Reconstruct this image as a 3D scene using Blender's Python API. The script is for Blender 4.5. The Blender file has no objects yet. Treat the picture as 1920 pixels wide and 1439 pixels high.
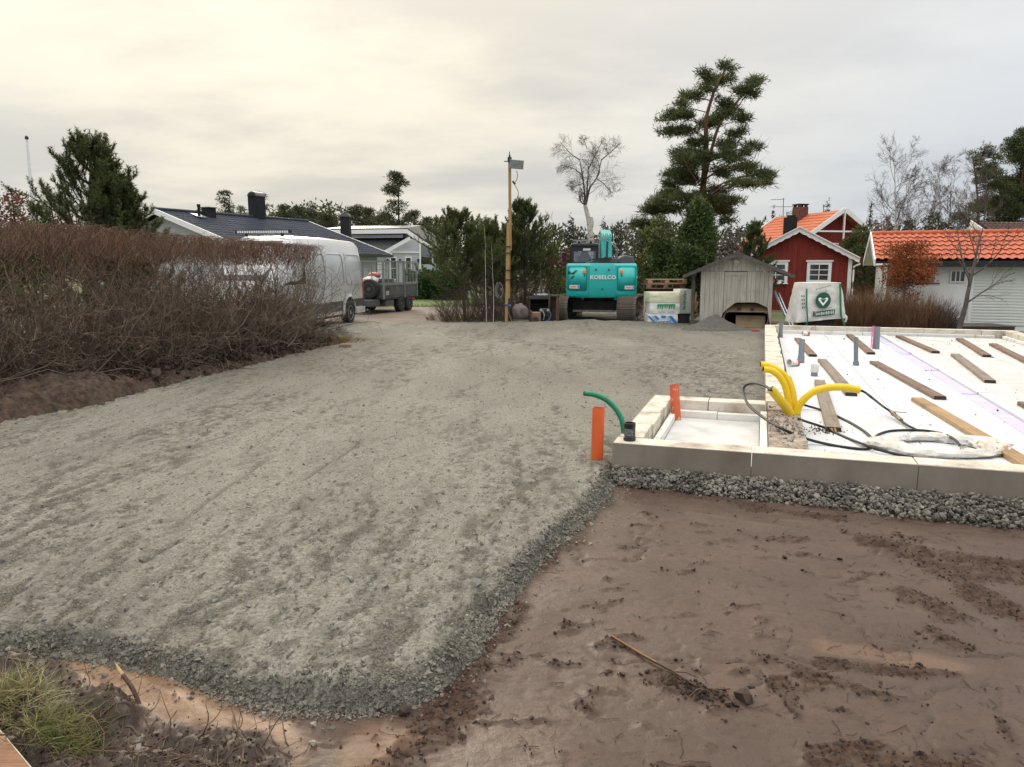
import bpy, math, random
import numpy as np
from mathutils import Vector, Matrix

# ------------------------------------------------------------------ camera, sky, sun, exposure
SC = bpy.context.scene
COL = SC.collection
FPX, CX, CY = 1420.0, 960.0, 719.5
EYE = 1.7
PITCH = math.radians(8.79)
cam_data = bpy.data.cameras.new('camera')
cam = bpy.data.objects.new('camera', cam_data)
COL.objects.link(cam)
cam_data.sensor_fit = 'HORIZONTAL'
cam_data.sensor_width = 36.0
cam_data.lens = 36.0 * FPX / 1920.0
cam_data.clip_start = 0.05
cam_data.clip_end = 3000.0
cam.location = (0, 0, EYE)
cam.rotation_euler = (math.radians(90) - PITCH, 0, 0)
SC.camera = cam

SUN_EL, SUN_AZ = math.radians(22.0), math.radians(-16.0)      # azimuth from +Y, negative = left
SUN_DIR = Vector((math.sin(SUN_AZ) * math.cos(SUN_EL), math.cos(SUN_AZ) * math.cos(SUN_EL), math.sin(SUN_EL)))

def make_world():
    w = bpy.data.worlds.new('World')
    SC.world = w
    w.use_nodes = True
    nt = w.node_tree
    N, L = nt.nodes, nt.links
    N.clear()
    out = N.new('ShaderNodeOutputWorld')
    bg = N.new('ShaderNodeBackground')
    bg.inputs['Strength'].default_value = 0.1
    sky = N.new('ShaderNodeTexSky')
    sky.sky_type = 'NISHITA'
    sky.sun_disc = False
    sky.sun_elevation = SUN_EL
    sky.sun_rotation = SUN_AZ
    tc = N.new('ShaderNodeTexCoord')
    def vm(op, a, b=None):
        n = N.new('ShaderNodeVectorMath'); n.operation = op
        for i, s in enumerate((a, b)):
            if s is None: continue
            if isinstance(s, tuple): n.inputs[i].default_value = s
            else: L.new(s, n.inputs[i])
        return n
    def mt(op, a, b=None, c=None, clamp=False):
        n = N.new('ShaderNodeMath'); n.operation = op; n.use_clamp = clamp
        for i, s in enumerate((a, b, c)):
            if s is None: continue
            if isinstance(s, (int, float)): n.inputs[i].default_value = s
            else: L.new(s, n.inputs[i])
        return n.outputs[0]
    def mix(f, a, b, t='MIX'):
        n = N.new('ShaderNodeMix'); n.data_type = 'RGBA'; n.blend_type = t
        for i, s in ((0, f), (6, a), (7, b)):
            if isinstance(s, (int, float)): n.inputs[i].default_value = s
            elif isinstance(s, tuple): n.inputs[i].default_value = (*s, 1)
            else: L.new(s, n.inputs[i])
        return n.outputs[2]
    d = vm('NORMALIZE', tc.outputs['Generated']).outputs[0]
    sep = N.new('ShaderNodeSeparateXYZ'); L.new(d, sep.inputs[0])
    z = mt('MAXIMUM', sep.outputs[2], 0.0)
    den = mt('ADD', z, 0.16)
    cmb = N.new('ShaderNodeCombineXYZ')
    L.new(mt('DIVIDE', sep.outputs[0], den), cmb.inputs[0])
    L.new(mt('DIVIDE', sep.outputs[1], den), cmb.inputs[1])
    def noise(vec, scale, detail, rough, sy=1.0, off=0.0):
        mp = N.new('ShaderNodeMapping'); L.new(vec, mp.inputs[0])
        mp.inputs['Scale'].default_value = (scale, scale * sy, scale)
        mp.inputs['Location'].default_value = (off, off * .7, 0)
        mp.inputs['Rotation'].default_value = (0, 0, 0.5)
        n = N.new('ShaderNodeTexNoise'); n.inputs['Detail'].default_value = detail
        n.inputs['Roughness'].default_value = rough; n.inputs['Scale'].default_value = 1.0
        L.new(mp.outputs[0], n.inputs['Vector'])
        return n.outputs['Fac']
    n1 = noise(cmb.outputs[0], 0.66, 8, 0.55, 1.3, 3.1)
    n2 = noise(cmb.outputs[0], 0.22, 3, 0.5, 1.4, 7.7)
    # nearness to the hidden sun
    dot = vm('DOT_PRODUCT', d, tuple(SUN_DIR)).outputs['Value']
    glow = mt('POWER', mt('MULTIPLY_ADD', dot, 0.5, 0.5, clamp=True), 8.0)
    # broad thin and thick cloud
    thin = N.new('ShaderNodeMapRange'); thin.interpolation_type = 'SMOOTHSTEP'
    L.new(n1, thin.inputs[0]); thin.inputs[1].default_value = 0.38; thin.inputs[2].default_value = 0.62
    broad = N.new('ShaderNodeMapRange'); broad.interpolation_type = 'SMOOTHSTEP'
    L.new(n2, broad.inputs[0]); broad.inputs[1].default_value = 0.35; broad.inputs[2].default_value = 0.65
    grey = mix(broad.outputs[0], (4.1, 4.55, 5.4), (4.85, 5.3, 6.0))
    warm = mix(thin.outputs[0], (5.1, 5.0, 4.65), (7.2, 6.85, 5.85))
    cool = mix(thin.outputs[0], grey, (4.95, 5.5, 6.4))
    cl = mix(mt('MULTIPLY', glow, 1.15, clamp=True), cool, warm)
    # overcast dome brightens towards the zenith, boosted and warmed there as added fill light
    zp = mt('POWER', z, 2.0)
    zc = N.new('ShaderNodeCombineXYZ')
    for i, wt in enumerate((4.3, 3.65, 2.8)): L.new(mt('MULTIPLY_ADD', zp, wt, 1.0), zc.inputs[i])
    cl = mix(1.0, cl, zc.outputs[0], 'MULTIPLY')
    cover = mt('MULTIPLY_ADD', broad.outputs[0], 0.04, 0.94, clamp=True)
    L.new(mix(cover, sky.outputs[0], cl), bg.inputs['Color'])
    L.new(bg.outputs[0], out.inputs[0])
make_world()

sun_data = bpy.data.lights.new('sun', 'SUN')
sun = bpy.data.objects.new('sun', sun_data)
COL.objects.link(sun)
sun_data.energy = 1.5
sun_data.angle = math.radians(12.0)
sun_data.color = (1.0, 0.89, 0.74)
sun.rotation_euler = SUN_DIR.to_track_quat('Z', 'Y').to_euler()

SC.view_settings.view_transform = 'Standard'
SC.view_settings.look = 'None'
SC.view_settings.exposure = 0.24
SC.view_settings.gamma = 1.0
SC.view_settings.use_curve_mapping = False
SC.render.engine = 'CYCLES'
SC.cycles.max_bounces = 6
SC.cycles.diffuse_bounces = 3
SC.cycles.glossy_bounces = 3
SC.cycles.transparent_max_bounces = 6

# ------------------------------------------------------------------ picture -> place
_f = Vector((0, math.cos(PITCH), -math.sin(PITCH)))
_u = Vector((0, math.sin(PITCH), math.cos(PITCH)))
def ray(px, py):
    return _f + Vector((1, 0, 0)) * ((px - CX) / FPX) + _u * (-(py - CY) / FPX)
def G(px, py, z=0.0):
    """the point of height z seen at a pixel of the 1920 wide photograph"""
    r = ray(px, py); t = (z - EYE) / r.z
    return Vector((r.x * t, r.y * t, z))
def P(px, py, Y):
    """the point at distance Y seen at a pixel of the photograph"""
    r = ray(px, py); t = Y / r.y
    return Vector((r.x * t, Y, EYE + r.z * t))

# ------------------------------------------------------------------ numpy noise
def _hash(ix, iy, seed):
    h = (ix.astype(np.int64) * 374761393 + iy.astype(np.int64) * 668265263 + seed * 1442695041) & 0xffffffff
    h = ((h ^ (h >> 13)) * 1274126177) & 0xffffffff
    h = h ^ (h >> 16)
    return (h & 0xffffff) / float(0xffffff)
def vnoise(x, y, seed=0):
    x = np.asarray(x, float); y = np.asarray(y, float)
    ix, iy = np.floor(x), np.floor(y)
    fx, fy = x - ix, y - iy
    fx = fx * fx * fx * (fx * (fx * 6 - 15) + 10); fy = fy * fy * fy * (fy * (fy * 6 - 15) + 10)
    a = _hash(ix, iy, seed); b = _hash(ix + 1, iy, seed); c = _hash(ix, iy + 1, seed); d = _hash(ix + 1, iy + 1, seed)
    return (a + (b - a) * fx) * (1 - fy) + (c + (d - c) * fx) * fy
def fbm(x, y, seed=0, octv=4, gain=.5):
    s = 0; a = 1; t = 0
    for o in range(octv):
        s = s + a * vnoise(x * 2 ** o + 17.3 * o, y * 2 ** o - 9.1 * o, seed + o); t += a; a *= gain
    return s / t
def sstep(a, b, x):
    t = np.clip((x - a) / (b - a), 0, 1)
    return t * t * (3 - 2 * t)
def poly_sd(x, y, poly):
    """signed distance to a polygon, positive inside"""
    x = np.asarray(x, float); y = np.asarray(y, float)
    best = np.full(x.shape, 1e9); ins = np.zeros(x.shape, bool)
    n = len(poly)
    for i in range(n):
        ax, ay = poly[i]; bx, by = poly[(i + 1) % n]
        dx, dy = bx - ax, by - ay
        t = np.clip(((x - ax) * dx + (y - ay) * dy) / (dx * dx + dy * dy + 1e-12), 0, 1)
        best = np.minimum(best, np.hypot(x - ax - t * dx, y - ay - t * dy))
        c = ((ay > y) != (by > y)) & (x < (bx - ax) * (y - ay) / (by - ay + 1e-12) + ax)
        ins ^= c
    return np.where(ins, best, -best)

# ------------------------------------------------------------------ objects
def tag(o, label=None, cat=None, group=None, kind=None):
    if label: o['label'] = label
    if cat: o['category'] = cat
    if group: o['group'] = group
    if kind: o['kind'] = kind
    return o
def thing(name, label, cat, loc=(0, 0, 0), rz=0.0, group=None):
    o = bpy.data.objects.new(name, None)
    COL.objects.link(o)
    o.location = loc; o.rotation_euler = (0, 0, rz)
    o.empty_display_size = .2
    return tag(o, label, cat, group)
def link(name, me, parent=None, mat=None):
    o = bpy.data.objects.new(name, me)
    COL.objects.link(o)
    if parent is not None: o.parent = parent
    if mat is not None and not me.materials:
        for m in (mat if isinstance(mat, (list, tuple)) else [mat]): me.materials.append(m)
    return o
def copy_tree(o, parent=None):
    c = o.copy(); COL.objects.link(c)
    if parent is not None: c.parent = parent
    for ch in list(o.children): copy_tree(ch, c)
    return c

class MB:
    """collects shapes and links them as one mesh object"""
    def __init__(s):
        s.v = []; s.n = 0; s.li = []; s.ls = []; s.mi = []; s.mat = 0
    def add(s, V, F):
        V = np.asarray(V, float).reshape(-1, 3)
        if isinstance(F, np.ndarray):
            s.li.append((F + s.n).reshape(-1)); s.ls.append(np.full(len(F), F.shape[1])); k = len(F)
        else:
            s.li.append(np.array([i + s.n for f in F for i in f], int)); s.ls.append(np.array([len(f) for f in F], int)); k = len(F)
        s.mi.append(np.full(k, s.mat, int))
        s.v.append(V); s.n += len(V)
        return s
    def box(s, x0, x1, y0, y1, z0, z1, rz=0, c=None, M=None):
        V = np.array([(x, y, z) for z in (z0, z1) for y in (y0, y1) for x in (x0, x1)], float)
        if rz:
            cc = np.array(c if c is not None else V.mean(0)); a, b = math.cos(rz), math.sin(rz); q = V - cc
            V = np.stack([q[:, 0] * a - q[:, 1] * b, q[:, 0] * b + q[:, 1] * a, q[:, 2]], 1) + cc
        if M is not None: V = np.array([M @ Vector(p) for p in V])
        return s.add(V, [(0, 2, 3, 1), (4, 5, 7, 6), (0, 1, 5, 4), (1, 3, 7, 5), (3, 2, 6, 7), (2, 0, 4, 6)])
    def beam(s, a, b, w, h, up=(0, 0, 1), bev=0):
        """a bar from a to b, w wide, h high"""
        a, b = Vector(a), Vector(b); d = (b - a).normalized(); u = Vector(up)
        r = d.cross(u)
        if r.length < 1e-4: r = d.cross(Vector((1, 0, 0)))
        r.normalize(); u = r.cross(d).normalized()
        V = [p + r * (i * w / 2) + u * (j * h / 2) for p in (a, b) for j in (-1, 1) for i in (-1, 1)]
        return s.add([tuple(p) for p in V], [(0, 1, 3, 2), (4, 6, 7, 5), (0, 4, 5, 1), (1, 5, 7, 3), (3, 7, 6, 2), (2, 6, 4, 0)])
    def prism(s, pts, d, close=True):
        """polygon pts (3d) pushed along vector d"""
        n = len(pts); V = [tuple(p) for p in pts] + [tuple(Vector(p) + Vector(d)) for p in pts]
        F = [tuple(range(n))[::-1], tuple(range(n, 2 * n))] + [(i, (i + 1) % n, n + (i + 1) % n, n + i) for i in range(n)]
        return s.add(V, F)
    def tube(s, pts, r, n=6, caps=True):
        pts = np.asarray([tuple(p) for p in pts], float); k = len(pts)
        V, F = tubes(pts[None], np.broadcast_to(np.asarray(r, float), (k,))[None], n)
        s.add(V, F)
        if caps:
            m = k * n
            s.add(V[:n], [tuple(range(n))[::-1]]); s.add(V[m - n:], [tuple(range(n))])
        return s
    def lathe(s, prof, c, axis=(0, 0, 1), n=20):
        """prof: (radius, height) pairs turned about axis at c"""
        ax = Vector(axis).normalized(); r = ax.orthogonal().normalized(); q = ax.cross(r)
        V = []; k = len(prof)
        for (rad, h) in prof:
            for i in range(n):
                t = 2 * math.pi * i / n
                V.append(tuple(Vector(c) + ax * h + (r * math.cos(t) + q * math.sin(t)) * rad))
        F = [(j * n + i, j * n + (i + 1) % n, (j + 1) * n + (i + 1) % n, (j + 1) * n + i) for j in range(k - 1) for i in range(n)]
        if prof[0][0] > 1e-6: F.append(tuple(range(n))[::-1])
        if prof[-1][0] > 1e-6: F.append(tuple((k - 1) * n + i for i in range(n)))
        return s.add(V, F)
    def loft(s, rings, close=True, caps=True):
        n = len(rings[0]); k = len(rings)
        V = [tuple(p) for r in rings for p in r]
        m = n if close else n - 1
        F = [(j * n + i, j * n + (i + 1) % n, (j + 1) * n + (i + 1) % n, (j + 1) * n + i) for j in range(k - 1) for i in range(m)]
        if caps: F += [tuple(range(n))[::-1], tuple((k - 1) * n + i for i in range(n))]
        return s.add(V, F)
    def mesh(s, name, mats=None, smooth=False):
        me = bpy.data.meshes.new(name)
        V = np.concatenate(s.v); li = np.concatenate(s.li); ls = np.concatenate(s.ls)
        me.vertices.add(len(V)); me.vertices.foreach_set('co', V.astype(np.float32).ravel())
        me.loops.add(len(li)); me.loops.foreach_set('vertex_index', li.astype(np.int32))
        me.polygons.add(len(ls))
        me.polygons.foreach_set('loop_start', np.concatenate([[0], np.cumsum(ls)[:-1]]).astype(np.int32))
        me.polygons.foreach_set('material_index', np.concatenate(s.mi).astype(np.int32))
        me.update(calc_edges=True)
        me.polygons.foreach_set('use_smooth', np.full(len(ls), bool(smooth)))
        if smooth:
            if smooth is not True:
                me.set_sharp_from_angle(angle=math.radians(smooth))
        if mats is not None:
            for m in (mats if isinstance(mats, (list, tuple)) else [mats]): me.materials.append(m)
        return me
    def build(s, name, mats, parent=None, smooth=False, bevel=0, loc=None):
        o = link(name, s.mesh(name, mats, smooth), parent)
        if loc is not None: o.location = loc
        if bevel:
            b = o.modifiers.new('bevel', 'BEVEL'); b.width = bevel; b.segments = 2; b.limit_method = 'ANGLE'; b.angle_limit = math.radians(40)
        return o

def nrm(a):
    return a / (np.linalg.norm(a, axis=-1, keepdims=True) + 1e-9)
def tubes(Pt, R, n=4):
    """many tubes at once: Pt (N,K,3), R (N,K)"""
    N, K = Pt.shape[:2]
    T = nrm(np.gradient(Pt, axis=1))
    ref = np.zeros((N, 1, 3)); m0 = nrm(T.mean(1))
    ref[:, 0, :] = np.where(np.abs(m0[:, 2:3]) > .9, np.array([[1., 0, 0]]), np.array([[0, 0, 1.]]))
    A = nrm(np.cross(T, np.broadcast_to(ref, T.shape))); B = np.cross(T, A)
    t = 2 * np.pi * np.arange(n) / n
    V = Pt[:, :, None, :] + R[:, :, None, None] * (A[:, :, None, :] * np.cos(t)[None, None, :, None] + B[:, :, None, :] * np.sin(t)[None, None, :, None])
    k, i = np.meshgrid(np.arange(K - 1), np.arange(n), indexing='ij')
    f = np.stack([k * n + i, k * n + (i + 1) % n, (k + 1) * n + (i + 1) % n, (k + 1) * n + i], -1).reshape(-1, 4)
    F = (f[None] + (np.arange(N) * K * n)[:, None, None]).reshape(-1, 4)
    return V.reshape(-1, 3), F
def spline(pts, n=24):
    """smooth curve through points (Catmull-Rom)"""
    p = [np.array(tuple(q), float) for q in pts]
    p = [2 * p[0] - p[1]] + p + [2 * p[-1] - p[-2]]
    out = []; m = len(p) - 3; per = max(2, n // m)
    for i in range(m):
        a, b, c, d = p[i:i + 4]
        for j in range(per):
            t = j / per
            out.append(.5 * (2 * b + (c - a) * t + (2 * a - 5 * b + 4 * c - d) * t * t + (3 * b - a - 3 * c + d) * t ** 3))
    out.append(p[-2])
    return np.array(out)
def rand_dirs(rng, n):
    return nrm(rng.normal(size=(n, 3)))
def grow(rng, S, D, Ln, K=5, wob=.15, up=0.0):
    N = len(S); Pt = np.zeros((N, K, 3)); Pt[:, 0] = S; d = nrm(D.copy())
    for k in range(1, K):
        Pt[:, k] = Pt[:, k - 1] + d * (Ln / (K - 1))[:, None]
        d = d + rng.normal(size=(N, 3)) * wob; d[:, 2] += up; d = nrm(d)
    return Pt
def spawn(rng, Pt, R, per, t0, t1, ang, lf, Lp, rf=.55, flat=0.0, up=0.0):
    """side shoots from parents: start points, directions, lengths, radii"""
    N, K = Pt.shape[:2]; idx = np.repeat(np.arange(N), per); M = len(idx)
    t = t0 + (t1 - t0) * (np.tile(np.arange(per), N) + rng.random(M)) / per
    q = t * (K - 1); k = np.minimum(q.astype(int), K - 2); f = (q - k)[:, None]
    S = Pt[idx, k] * (1 - f) + Pt[idx, k + 1] * f
    T = nrm(Pt[idx, k + 1] - Pt[idx, k]); r = R[idx, k] * (1 - f[:, 0]) + R[idx, k + 1] * f[:, 0]
    W = rand_dirs(rng, M); W[:, 2] *= (1 - flat); W = nrm(W - (W * T).sum(1, keepdims=True) * T)
    a = ang * rng.uniform(.7, 1.3, M)[:, None]
    D = T * np.cos(a) + W * np.sin(a); D[:, 2] += up
    Ln = Lp[idx] * lf * rng.uniform(.6, 1.25, M) * (1.15 - .6 * t)
    return S, nrm(D), Ln, np.maximum(r * rf, .0015), idx
def taper(r0, r1, K):
    return r0[:, None] * (1 - np.linspace(0, 1, K)[None]) + np.asarray(r1)[:, None] * np.linspace(0, 1, K)[None]
def leaf_tris(S, D, L, W, rng):
    """thin triangles from S along D (needles, blades)"""
    side = nrm(np.cross(D, rand_dirs(rng, len(S)))) * (np.asarray(W).reshape(-1, 1) / 2)
    V = np.stack([S - side, S + side, S + D * np.asarray(L).reshape(-1, 1)], 1).reshape(-1, 3)
    return V, np.arange(len(V)).reshape(-1, 3)
def leaf_quads(S, D, L, W, rng):
    """diamond leaves"""
    side = nrm(np.cross(D, rand_dirs(rng, len(S)))) * (np.asarray(W).reshape(-1, 1) / 2)
    L = np.asarray(L).reshape(-1, 1)
    V = np.stack([S, S + D * L * .5 - side, S + D * L, S + D * L * .5 + side], 1).reshape(-1, 3)
    return V, np.arange(len(V)).reshape(-1, 4)
def blob_pts(rng, C, Rr, n, top=.0, shell=.45):
    C = np.asarray(C, float); Rr = np.asarray(Rr, float); n = np.broadcast_to(np.asarray(n, int), (len(C),))
    idx = np.repeat(np.arange(len(C)), n); d = rand_dirs(rng, len(idx))
    if top: d[:, 2] += top; d = nrm(d)
    rad = (shell + (1 - shell) * rng.random(len(idx)))[:, None] ** 1.0
    return C[idx] + d * rad * Rr[idx], d, idx
# ------------------------------------------------------------------ materials
def new_mat(name):
    m = bpy.data.materials.new(name); m.use_nodes = True
    nt = m.node_tree
    return m, nt, nt.nodes, nt.links, nt.nodes['Principled BSDF']
def ramp_noise(N, L, vec, scale, detail, lo, hi, rough=.55, stretch=(1, 1, 1)):
    mp = N.new('ShaderNodeMapping'); mp.inputs['Scale'].default_value = stretch
    L.new(vec, mp.inputs[0])
    n = N.new('ShaderNodeTexNoise'); n.inputs['Scale'].default_value = scale; n.inputs['Detail'].default_value = detail
    n.inputs['Roughness'].default_value = rough
    L.new(mp.outputs[0], n.inputs['Vector'])
    r = N.new('ShaderNodeMapRange'); r.inputs[1].default_value = lo; r.inputs[2].default_value = hi
    L.new(n.outputs['Fac'], r.inputs[0])
    return r.outputs[0], n.outputs['Fac']
def mixc(N, L, f, a, b, t='MIX'):
    n = N.new('ShaderNodeMix'); n.data_type = 'RGBA'; n.blend_type = t
    for i, s in ((0, f), (6, a), (7, b)):
        if isinstance(s, (int, float)): n.inputs[i].default_value = s
        elif isinstance(s, (tuple, list)): n.inputs[i].default_value = (*s[:3], 1)
        else: L.new(s, n.inputs[i])
    return n.outputs[2]
def pm(name, col, col2=None, scale=6, rough=.6, metal=0, bump=0, bscale=None, stretch=(1, 1, 1), island=0, dirt=None, dscale=2.5, dlo=.52, dhi=.72, spec=None, trans=0, lo=.35, hi=.65, coat=0):
    """plain procedural surface: two colours mixed by noise, optional dirt, bump and per-piece variation"""
    m, nt, N, L, B = new_mat(name)
    tc = N.new('ShaderNodeTexCoord'); vec = tc.outputs['Object']
    col2 = col2 or tuple(c * .8 for c in col)
    f, raw = ramp_noise(N, L, vec, scale, 6, lo, hi, stretch=stretch)
    c = mixc(N, L, f, col, col2)
    if dirt:
        g, _ = ramp_noise(N, L, vec, dscale, 8, dlo, dhi, .65)
        c = mixc(N, L, g, c, dirt)
    if island:
        ge = N.new('ShaderNodeNewGeometry'); mr = N.new('ShaderNodeMapRange')
        mr.inputs[3].default_value = 1 - island; mr.inputs[4].default_value = 1 + island
        L.new(ge.outputs['Random Per Island'], mr.inputs[0])
        oi = N.new('ShaderNodeObjectInfo'); mr2 = N.new('ShaderNodeMapRange')
        mr2.inputs[3].default_value = 1 - island * .5; mr2.inputs[4].default_value = 1 + island * .5
        L.new(oi.outputs['Random'], mr2.inputs[0])
        mu = N.new('ShaderNodeMath'); mu.operation = 'MULTIPLY'; L.new(mr.outputs[0], mu.inputs[0]); L.new(mr2.outputs[0], mu.inputs[1])
        cc = N.new('ShaderNodeCombineXYZ')
        for i in range(3): L.new(mu.outputs[0], cc.inputs[i])
        c = mixc(N, L, 1.0, c, cc.outputs[0], 'MULTIPLY')
    L.new(c, B.inputs['Base Color'])
    B.inputs['Roughness'].default_value = rough; B.inputs['Metallic'].default_value = metal
    if spec is not None: B.inputs['Specular IOR Level'].default_value = spec
    if coat: B.inputs['Coat Weight'].default_value = coat; B.inputs['Coat Roughness'].default_value = .12
    if bump:
        _, b = ramp_noise(N, L, vec, bscale or scale * 4, 8, 0, 1, .6, stretch)
        bp = N.new('ShaderNodeBump'); bp.inputs['Strength'].default_value = bump; bp.inputs['Distance'].default_value = .02
        L.new(b, bp.inputs['Height']); L.new(bp.outputs[0], B.inputs['Normal'])
    if trans:
        tr = N.new('ShaderNodeBsdfTranslucent'); L.new(c, tr.inputs['Color'])
        ms = N.new('ShaderNodeMixShader'); ms.inputs[0].default_value = trans
        L.new(B.outputs[0], ms.inputs[1]); L.new(tr.outputs[0], ms.inputs[2])
        L.new(ms.outputs[0], N['Material Output'].inputs[0])
    return m
def sr(r, g, b):
    """picture colour 0-255 to linear"""
    return tuple((c / 255 / 12.92) if c <= 10 else ((c / 255 + .055) / 1.055) ** 2.4 for c in (r, g, b))

M = {}
def attr_fac(N, name):
    a = N.new('ShaderNodeAttribute'); a.attribute_name = name; return a.outputs['Fac']
def mat_gravel():
    m, nt, N, L, B = new_mat('crushed_stone')
    tc = N.new('ShaderNodeTexCoord'); vec = tc.outputs['Object']
    dust, _ = ramp_noise(N, L, vec, 1.1, 8, .35, .68, .6, (1, .45, 1))
    c = mixc(N, L, dust, (.37, .35, .298), (.265, .251, .213))
    g1, _ = ramp_noise(N, L, vec, 60, 4, .35, .7, .7)
    c = mixc(N, L, g1, c, (.125, .12, .104))
    g2, _ = ramp_noise(N, L, vec, 24, 6, .595, .635, .62, (1, .42, 1))
    g3, _ = ramp_noise(N, L, vec, 70, 4, .60, .64, .6, (1, .6, 1))
    c = mixc(N, L, g3, c, (.095, .088, .072)); c = mixc(N, L, g2, c, (.08, .074, .06))
    lo = attr_fac(N, 'loose')
    sp, _ = ramp_noise(N, L, vec, 90, 3, .42, .60, .6)
    coarse = mixc(N, L, sp, (.05, .046, .037), (.16, .148, .119))
    c = mixc(N, L, lo, c, coarse)
    wet = attr_fac(N, 'wet')
    c = mixc(N, L, wet, c, mixc(N, L, sp, (.11, .103, .084), (.225, .21, .172)))
    L.new(c, B.inputs['Base Color']); B.inputs['Roughness'].default_value = .95; B.inputs['Specular IOR Level'].default_value = .15
    _, b1 = ramp_noise(N, L, vec, 70, 8, 0, 1, .72)
    bp = N.new('ShaderNodeBump'); bp.inputs['Strength'].default_value = 1.0; bp.inputs['Distance'].default_value = .014
    L.new(b1, bp.inputs['Height']); L.new(bp.outputs[0], B.inputs['Normal'])
    return m
def mat_mud():
    m, nt, N, L, B = new_mat('wet_mud')
    tc = N.new('ShaderNodeTexCoord'); vec = tc.outputs['Object']
    f, _ = ramp_noise(N, L, vec, 1.3, 8, .35, .66, .6, (1, 1.6, 1))
    c = mixc(N, L, f, (.088, .052, .036), (.054, .032, .022))
    f2, _ = ramp_noise(N, L, vec, 14, 7, .5, .75, .7)
    c = mixc(N, L, f2, c, (.052, .030, .020))
    mp = N.new('ShaderNodeMapping'); mp.inputs['Rotation'].default_value = (0, 0, .32); L.new(vec, mp.inputs[0])
    fs, _ = ramp_noise(N, L, mp.outputs[0], 3.0, 9, .54, .62, .72, (1, 11, 1))
    c = mixc(N, L, fs, c, (.062, .037, .025))
    f3, _ = ramp_noise(N, L, vec, 70, 5, .60, .635, .7)
    c = mixc(N, L, f3, c, (.03, .018, .012))
    f4, _ = ramp_noise(N, L, vec, 19, 7, .61, .64, .68, (1, 1.5, 1))
    c = mixc(N, L, f4, c, (.036, .021, .014))
    ro = attr_fac(N, 'loose')
    sp, _ = ramp_noise(N, L, vec, 45, 5, .35, .7, .65)
    c = mixc(N, L, ro, c, mixc(N, L, sp, (.026, .014, .009), (.085, .048, .031)))
    sand = attr_fac(N, 'sand')
    c = mixc(N, L, sand, c, mixc(N, L, sp, (.225, .132, .075), (.14, .085, .05)))
    soil = attr_fac(N, 'soil')
    c = mixc(N, L, soil, c, mixc(N, L, sp, (.018, .011, .008), (.06, .037, .024)))
    L.new(c, B.inputs['Base Color'])
    rr, _ = ramp_noise(N, L, vec, 2.2, 6, .3, .7, .6)
    mr = N.new('ShaderNodeMapRange'); mr.inputs[3].default_value = .36; mr.inputs[4].default_value = .7
    L.new(rr, mr.inputs[0])
    mx = N.new('ShaderNodeMath'); mx.operation = 'MAXIMUM'; L.new(mr.outputs[0], mx.inputs[0]); L.new(ro, mx.inputs[1])
    L.new(mx.outputs[0], B.inputs['Roughness'])
    B.inputs['Specular IOR Level'].default_value = .38
    _, b1 = ramp_noise(N, L, vec, 30, 10, 0, 1, .68)
    bp = N.new('ShaderNodeBump'); bp.inputs['Strength'].default_value = .45; bp.inputs['Distance'].default_value = .012
    L.new(b1, bp.inputs['Height']); L.new(bp.outputs[0], B.inputs['Normal'])
    return m
M['gravel'] = mat_gravel()
M['mud'] = mat_mud()
M['stone'] = pm('broken_stone', (.185, .168, .138), (.088, .08, .066), 3, .9, bump=.4, bscale=40, island=.42)
M['stone_dark'] = pm('damp_stone', (.225, .208, .168), (.13, .121, .099), 3, .9, bump=.3, bscale=60, island=.4)
M['stone_fine'] = pm('dusty_stone', (.25, .245, .215), (.15, .15, .135), 3, .95, island=.4)
M['clod'] = pm('mud_clod', (.06, .035, .025), (.032, .019, .013), 20, .9, bump=.5, bscale=60, island=.35)
M['soil'] = pm('dark_soil', (.085, .053, .035), (.022, .014, .009), 14, .95, bump=1, bscale=25)
M['grass_ground'] = pm('rough_lawn', (.075, .10, .03), (.12, .10, .045), .6, .95, bump=.6, bscale=8, dirt=(.10, .075, .045), dscale=.25)
M['lawn'] = pm('green_lawn', (.085, .15, .028), (.11, .13, .04), 1.2, .9, bump=.5, bscale=14, dirt=(.14, .095, .05), dscale=.8, dlo=.58)
M['road'] = pm('gravel_road', (.15, .118, .09), (.20, .165, .13), .8, .9, bump=.3, bscale=20, dirt=(.09, .07, .055), dscale=.5)
M['sandpile'] = pm('stone_dust', (.125, .115, .10), (.085, .08, .07), 14, .97, bump=1, bscale=40)
M['eps'] = pm('white_polystyrene', (.60, .615, .63), (.56, .575, .59), 1.5, .75, bump=.12, bscale=60, dirt=(.52, .51, .48), dscale=2.2, dlo=.54, dhi=.86)
M['eps_dirty'] = pm('trodden_polystyrene', (.58, .58, .57), (.51, .51, .50), 2.5, .8, bump=.15, bscale=50, dirt=(.40, .375, .33), dscale=3.2, dlo=.47, dhi=.85, stretch=(1, 1, 1))
M['xps'] = pm('lilac_foam', (.50, .47, .63), (.46, .43, .58), 3, .7, dirt=(.58, .57, .63), dscale=3)
M['block'] = pm('pale_foam_block', (.64, .595, .515), (.54, .485, .405), 5, .9, bump=.5, bscale=35, dirt=(.24, .17, .115), dscale=3.4, dlo=.49, dhi=.74)
M['block_in'] = pm('white_foam_face', (.76, .75, .71), (.68, .66, .60), 4, .85, bump=.3, bscale=40, dirt=(.42, .36, .29), dscale=4, dlo=.56, dhi=.8)
M['block_dirty'] = pm('dirty_foam_block', (.36, .29, .225), (.20, .155, .12), 9, .95, bump=.8, bscale=40, dirt=(.52, .46, .38), dscale=5)
M['cement'] = pm('fibre_cement_face', (.285, .248, .196), (.22, .19, .148), 2.2, .85, bump=.12, bscale=50, stretch=(1.4, 1.4, .35), dirt=(.15, .12, .088), dscale=1.6, dlo=.42, dhi=.8)
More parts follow.
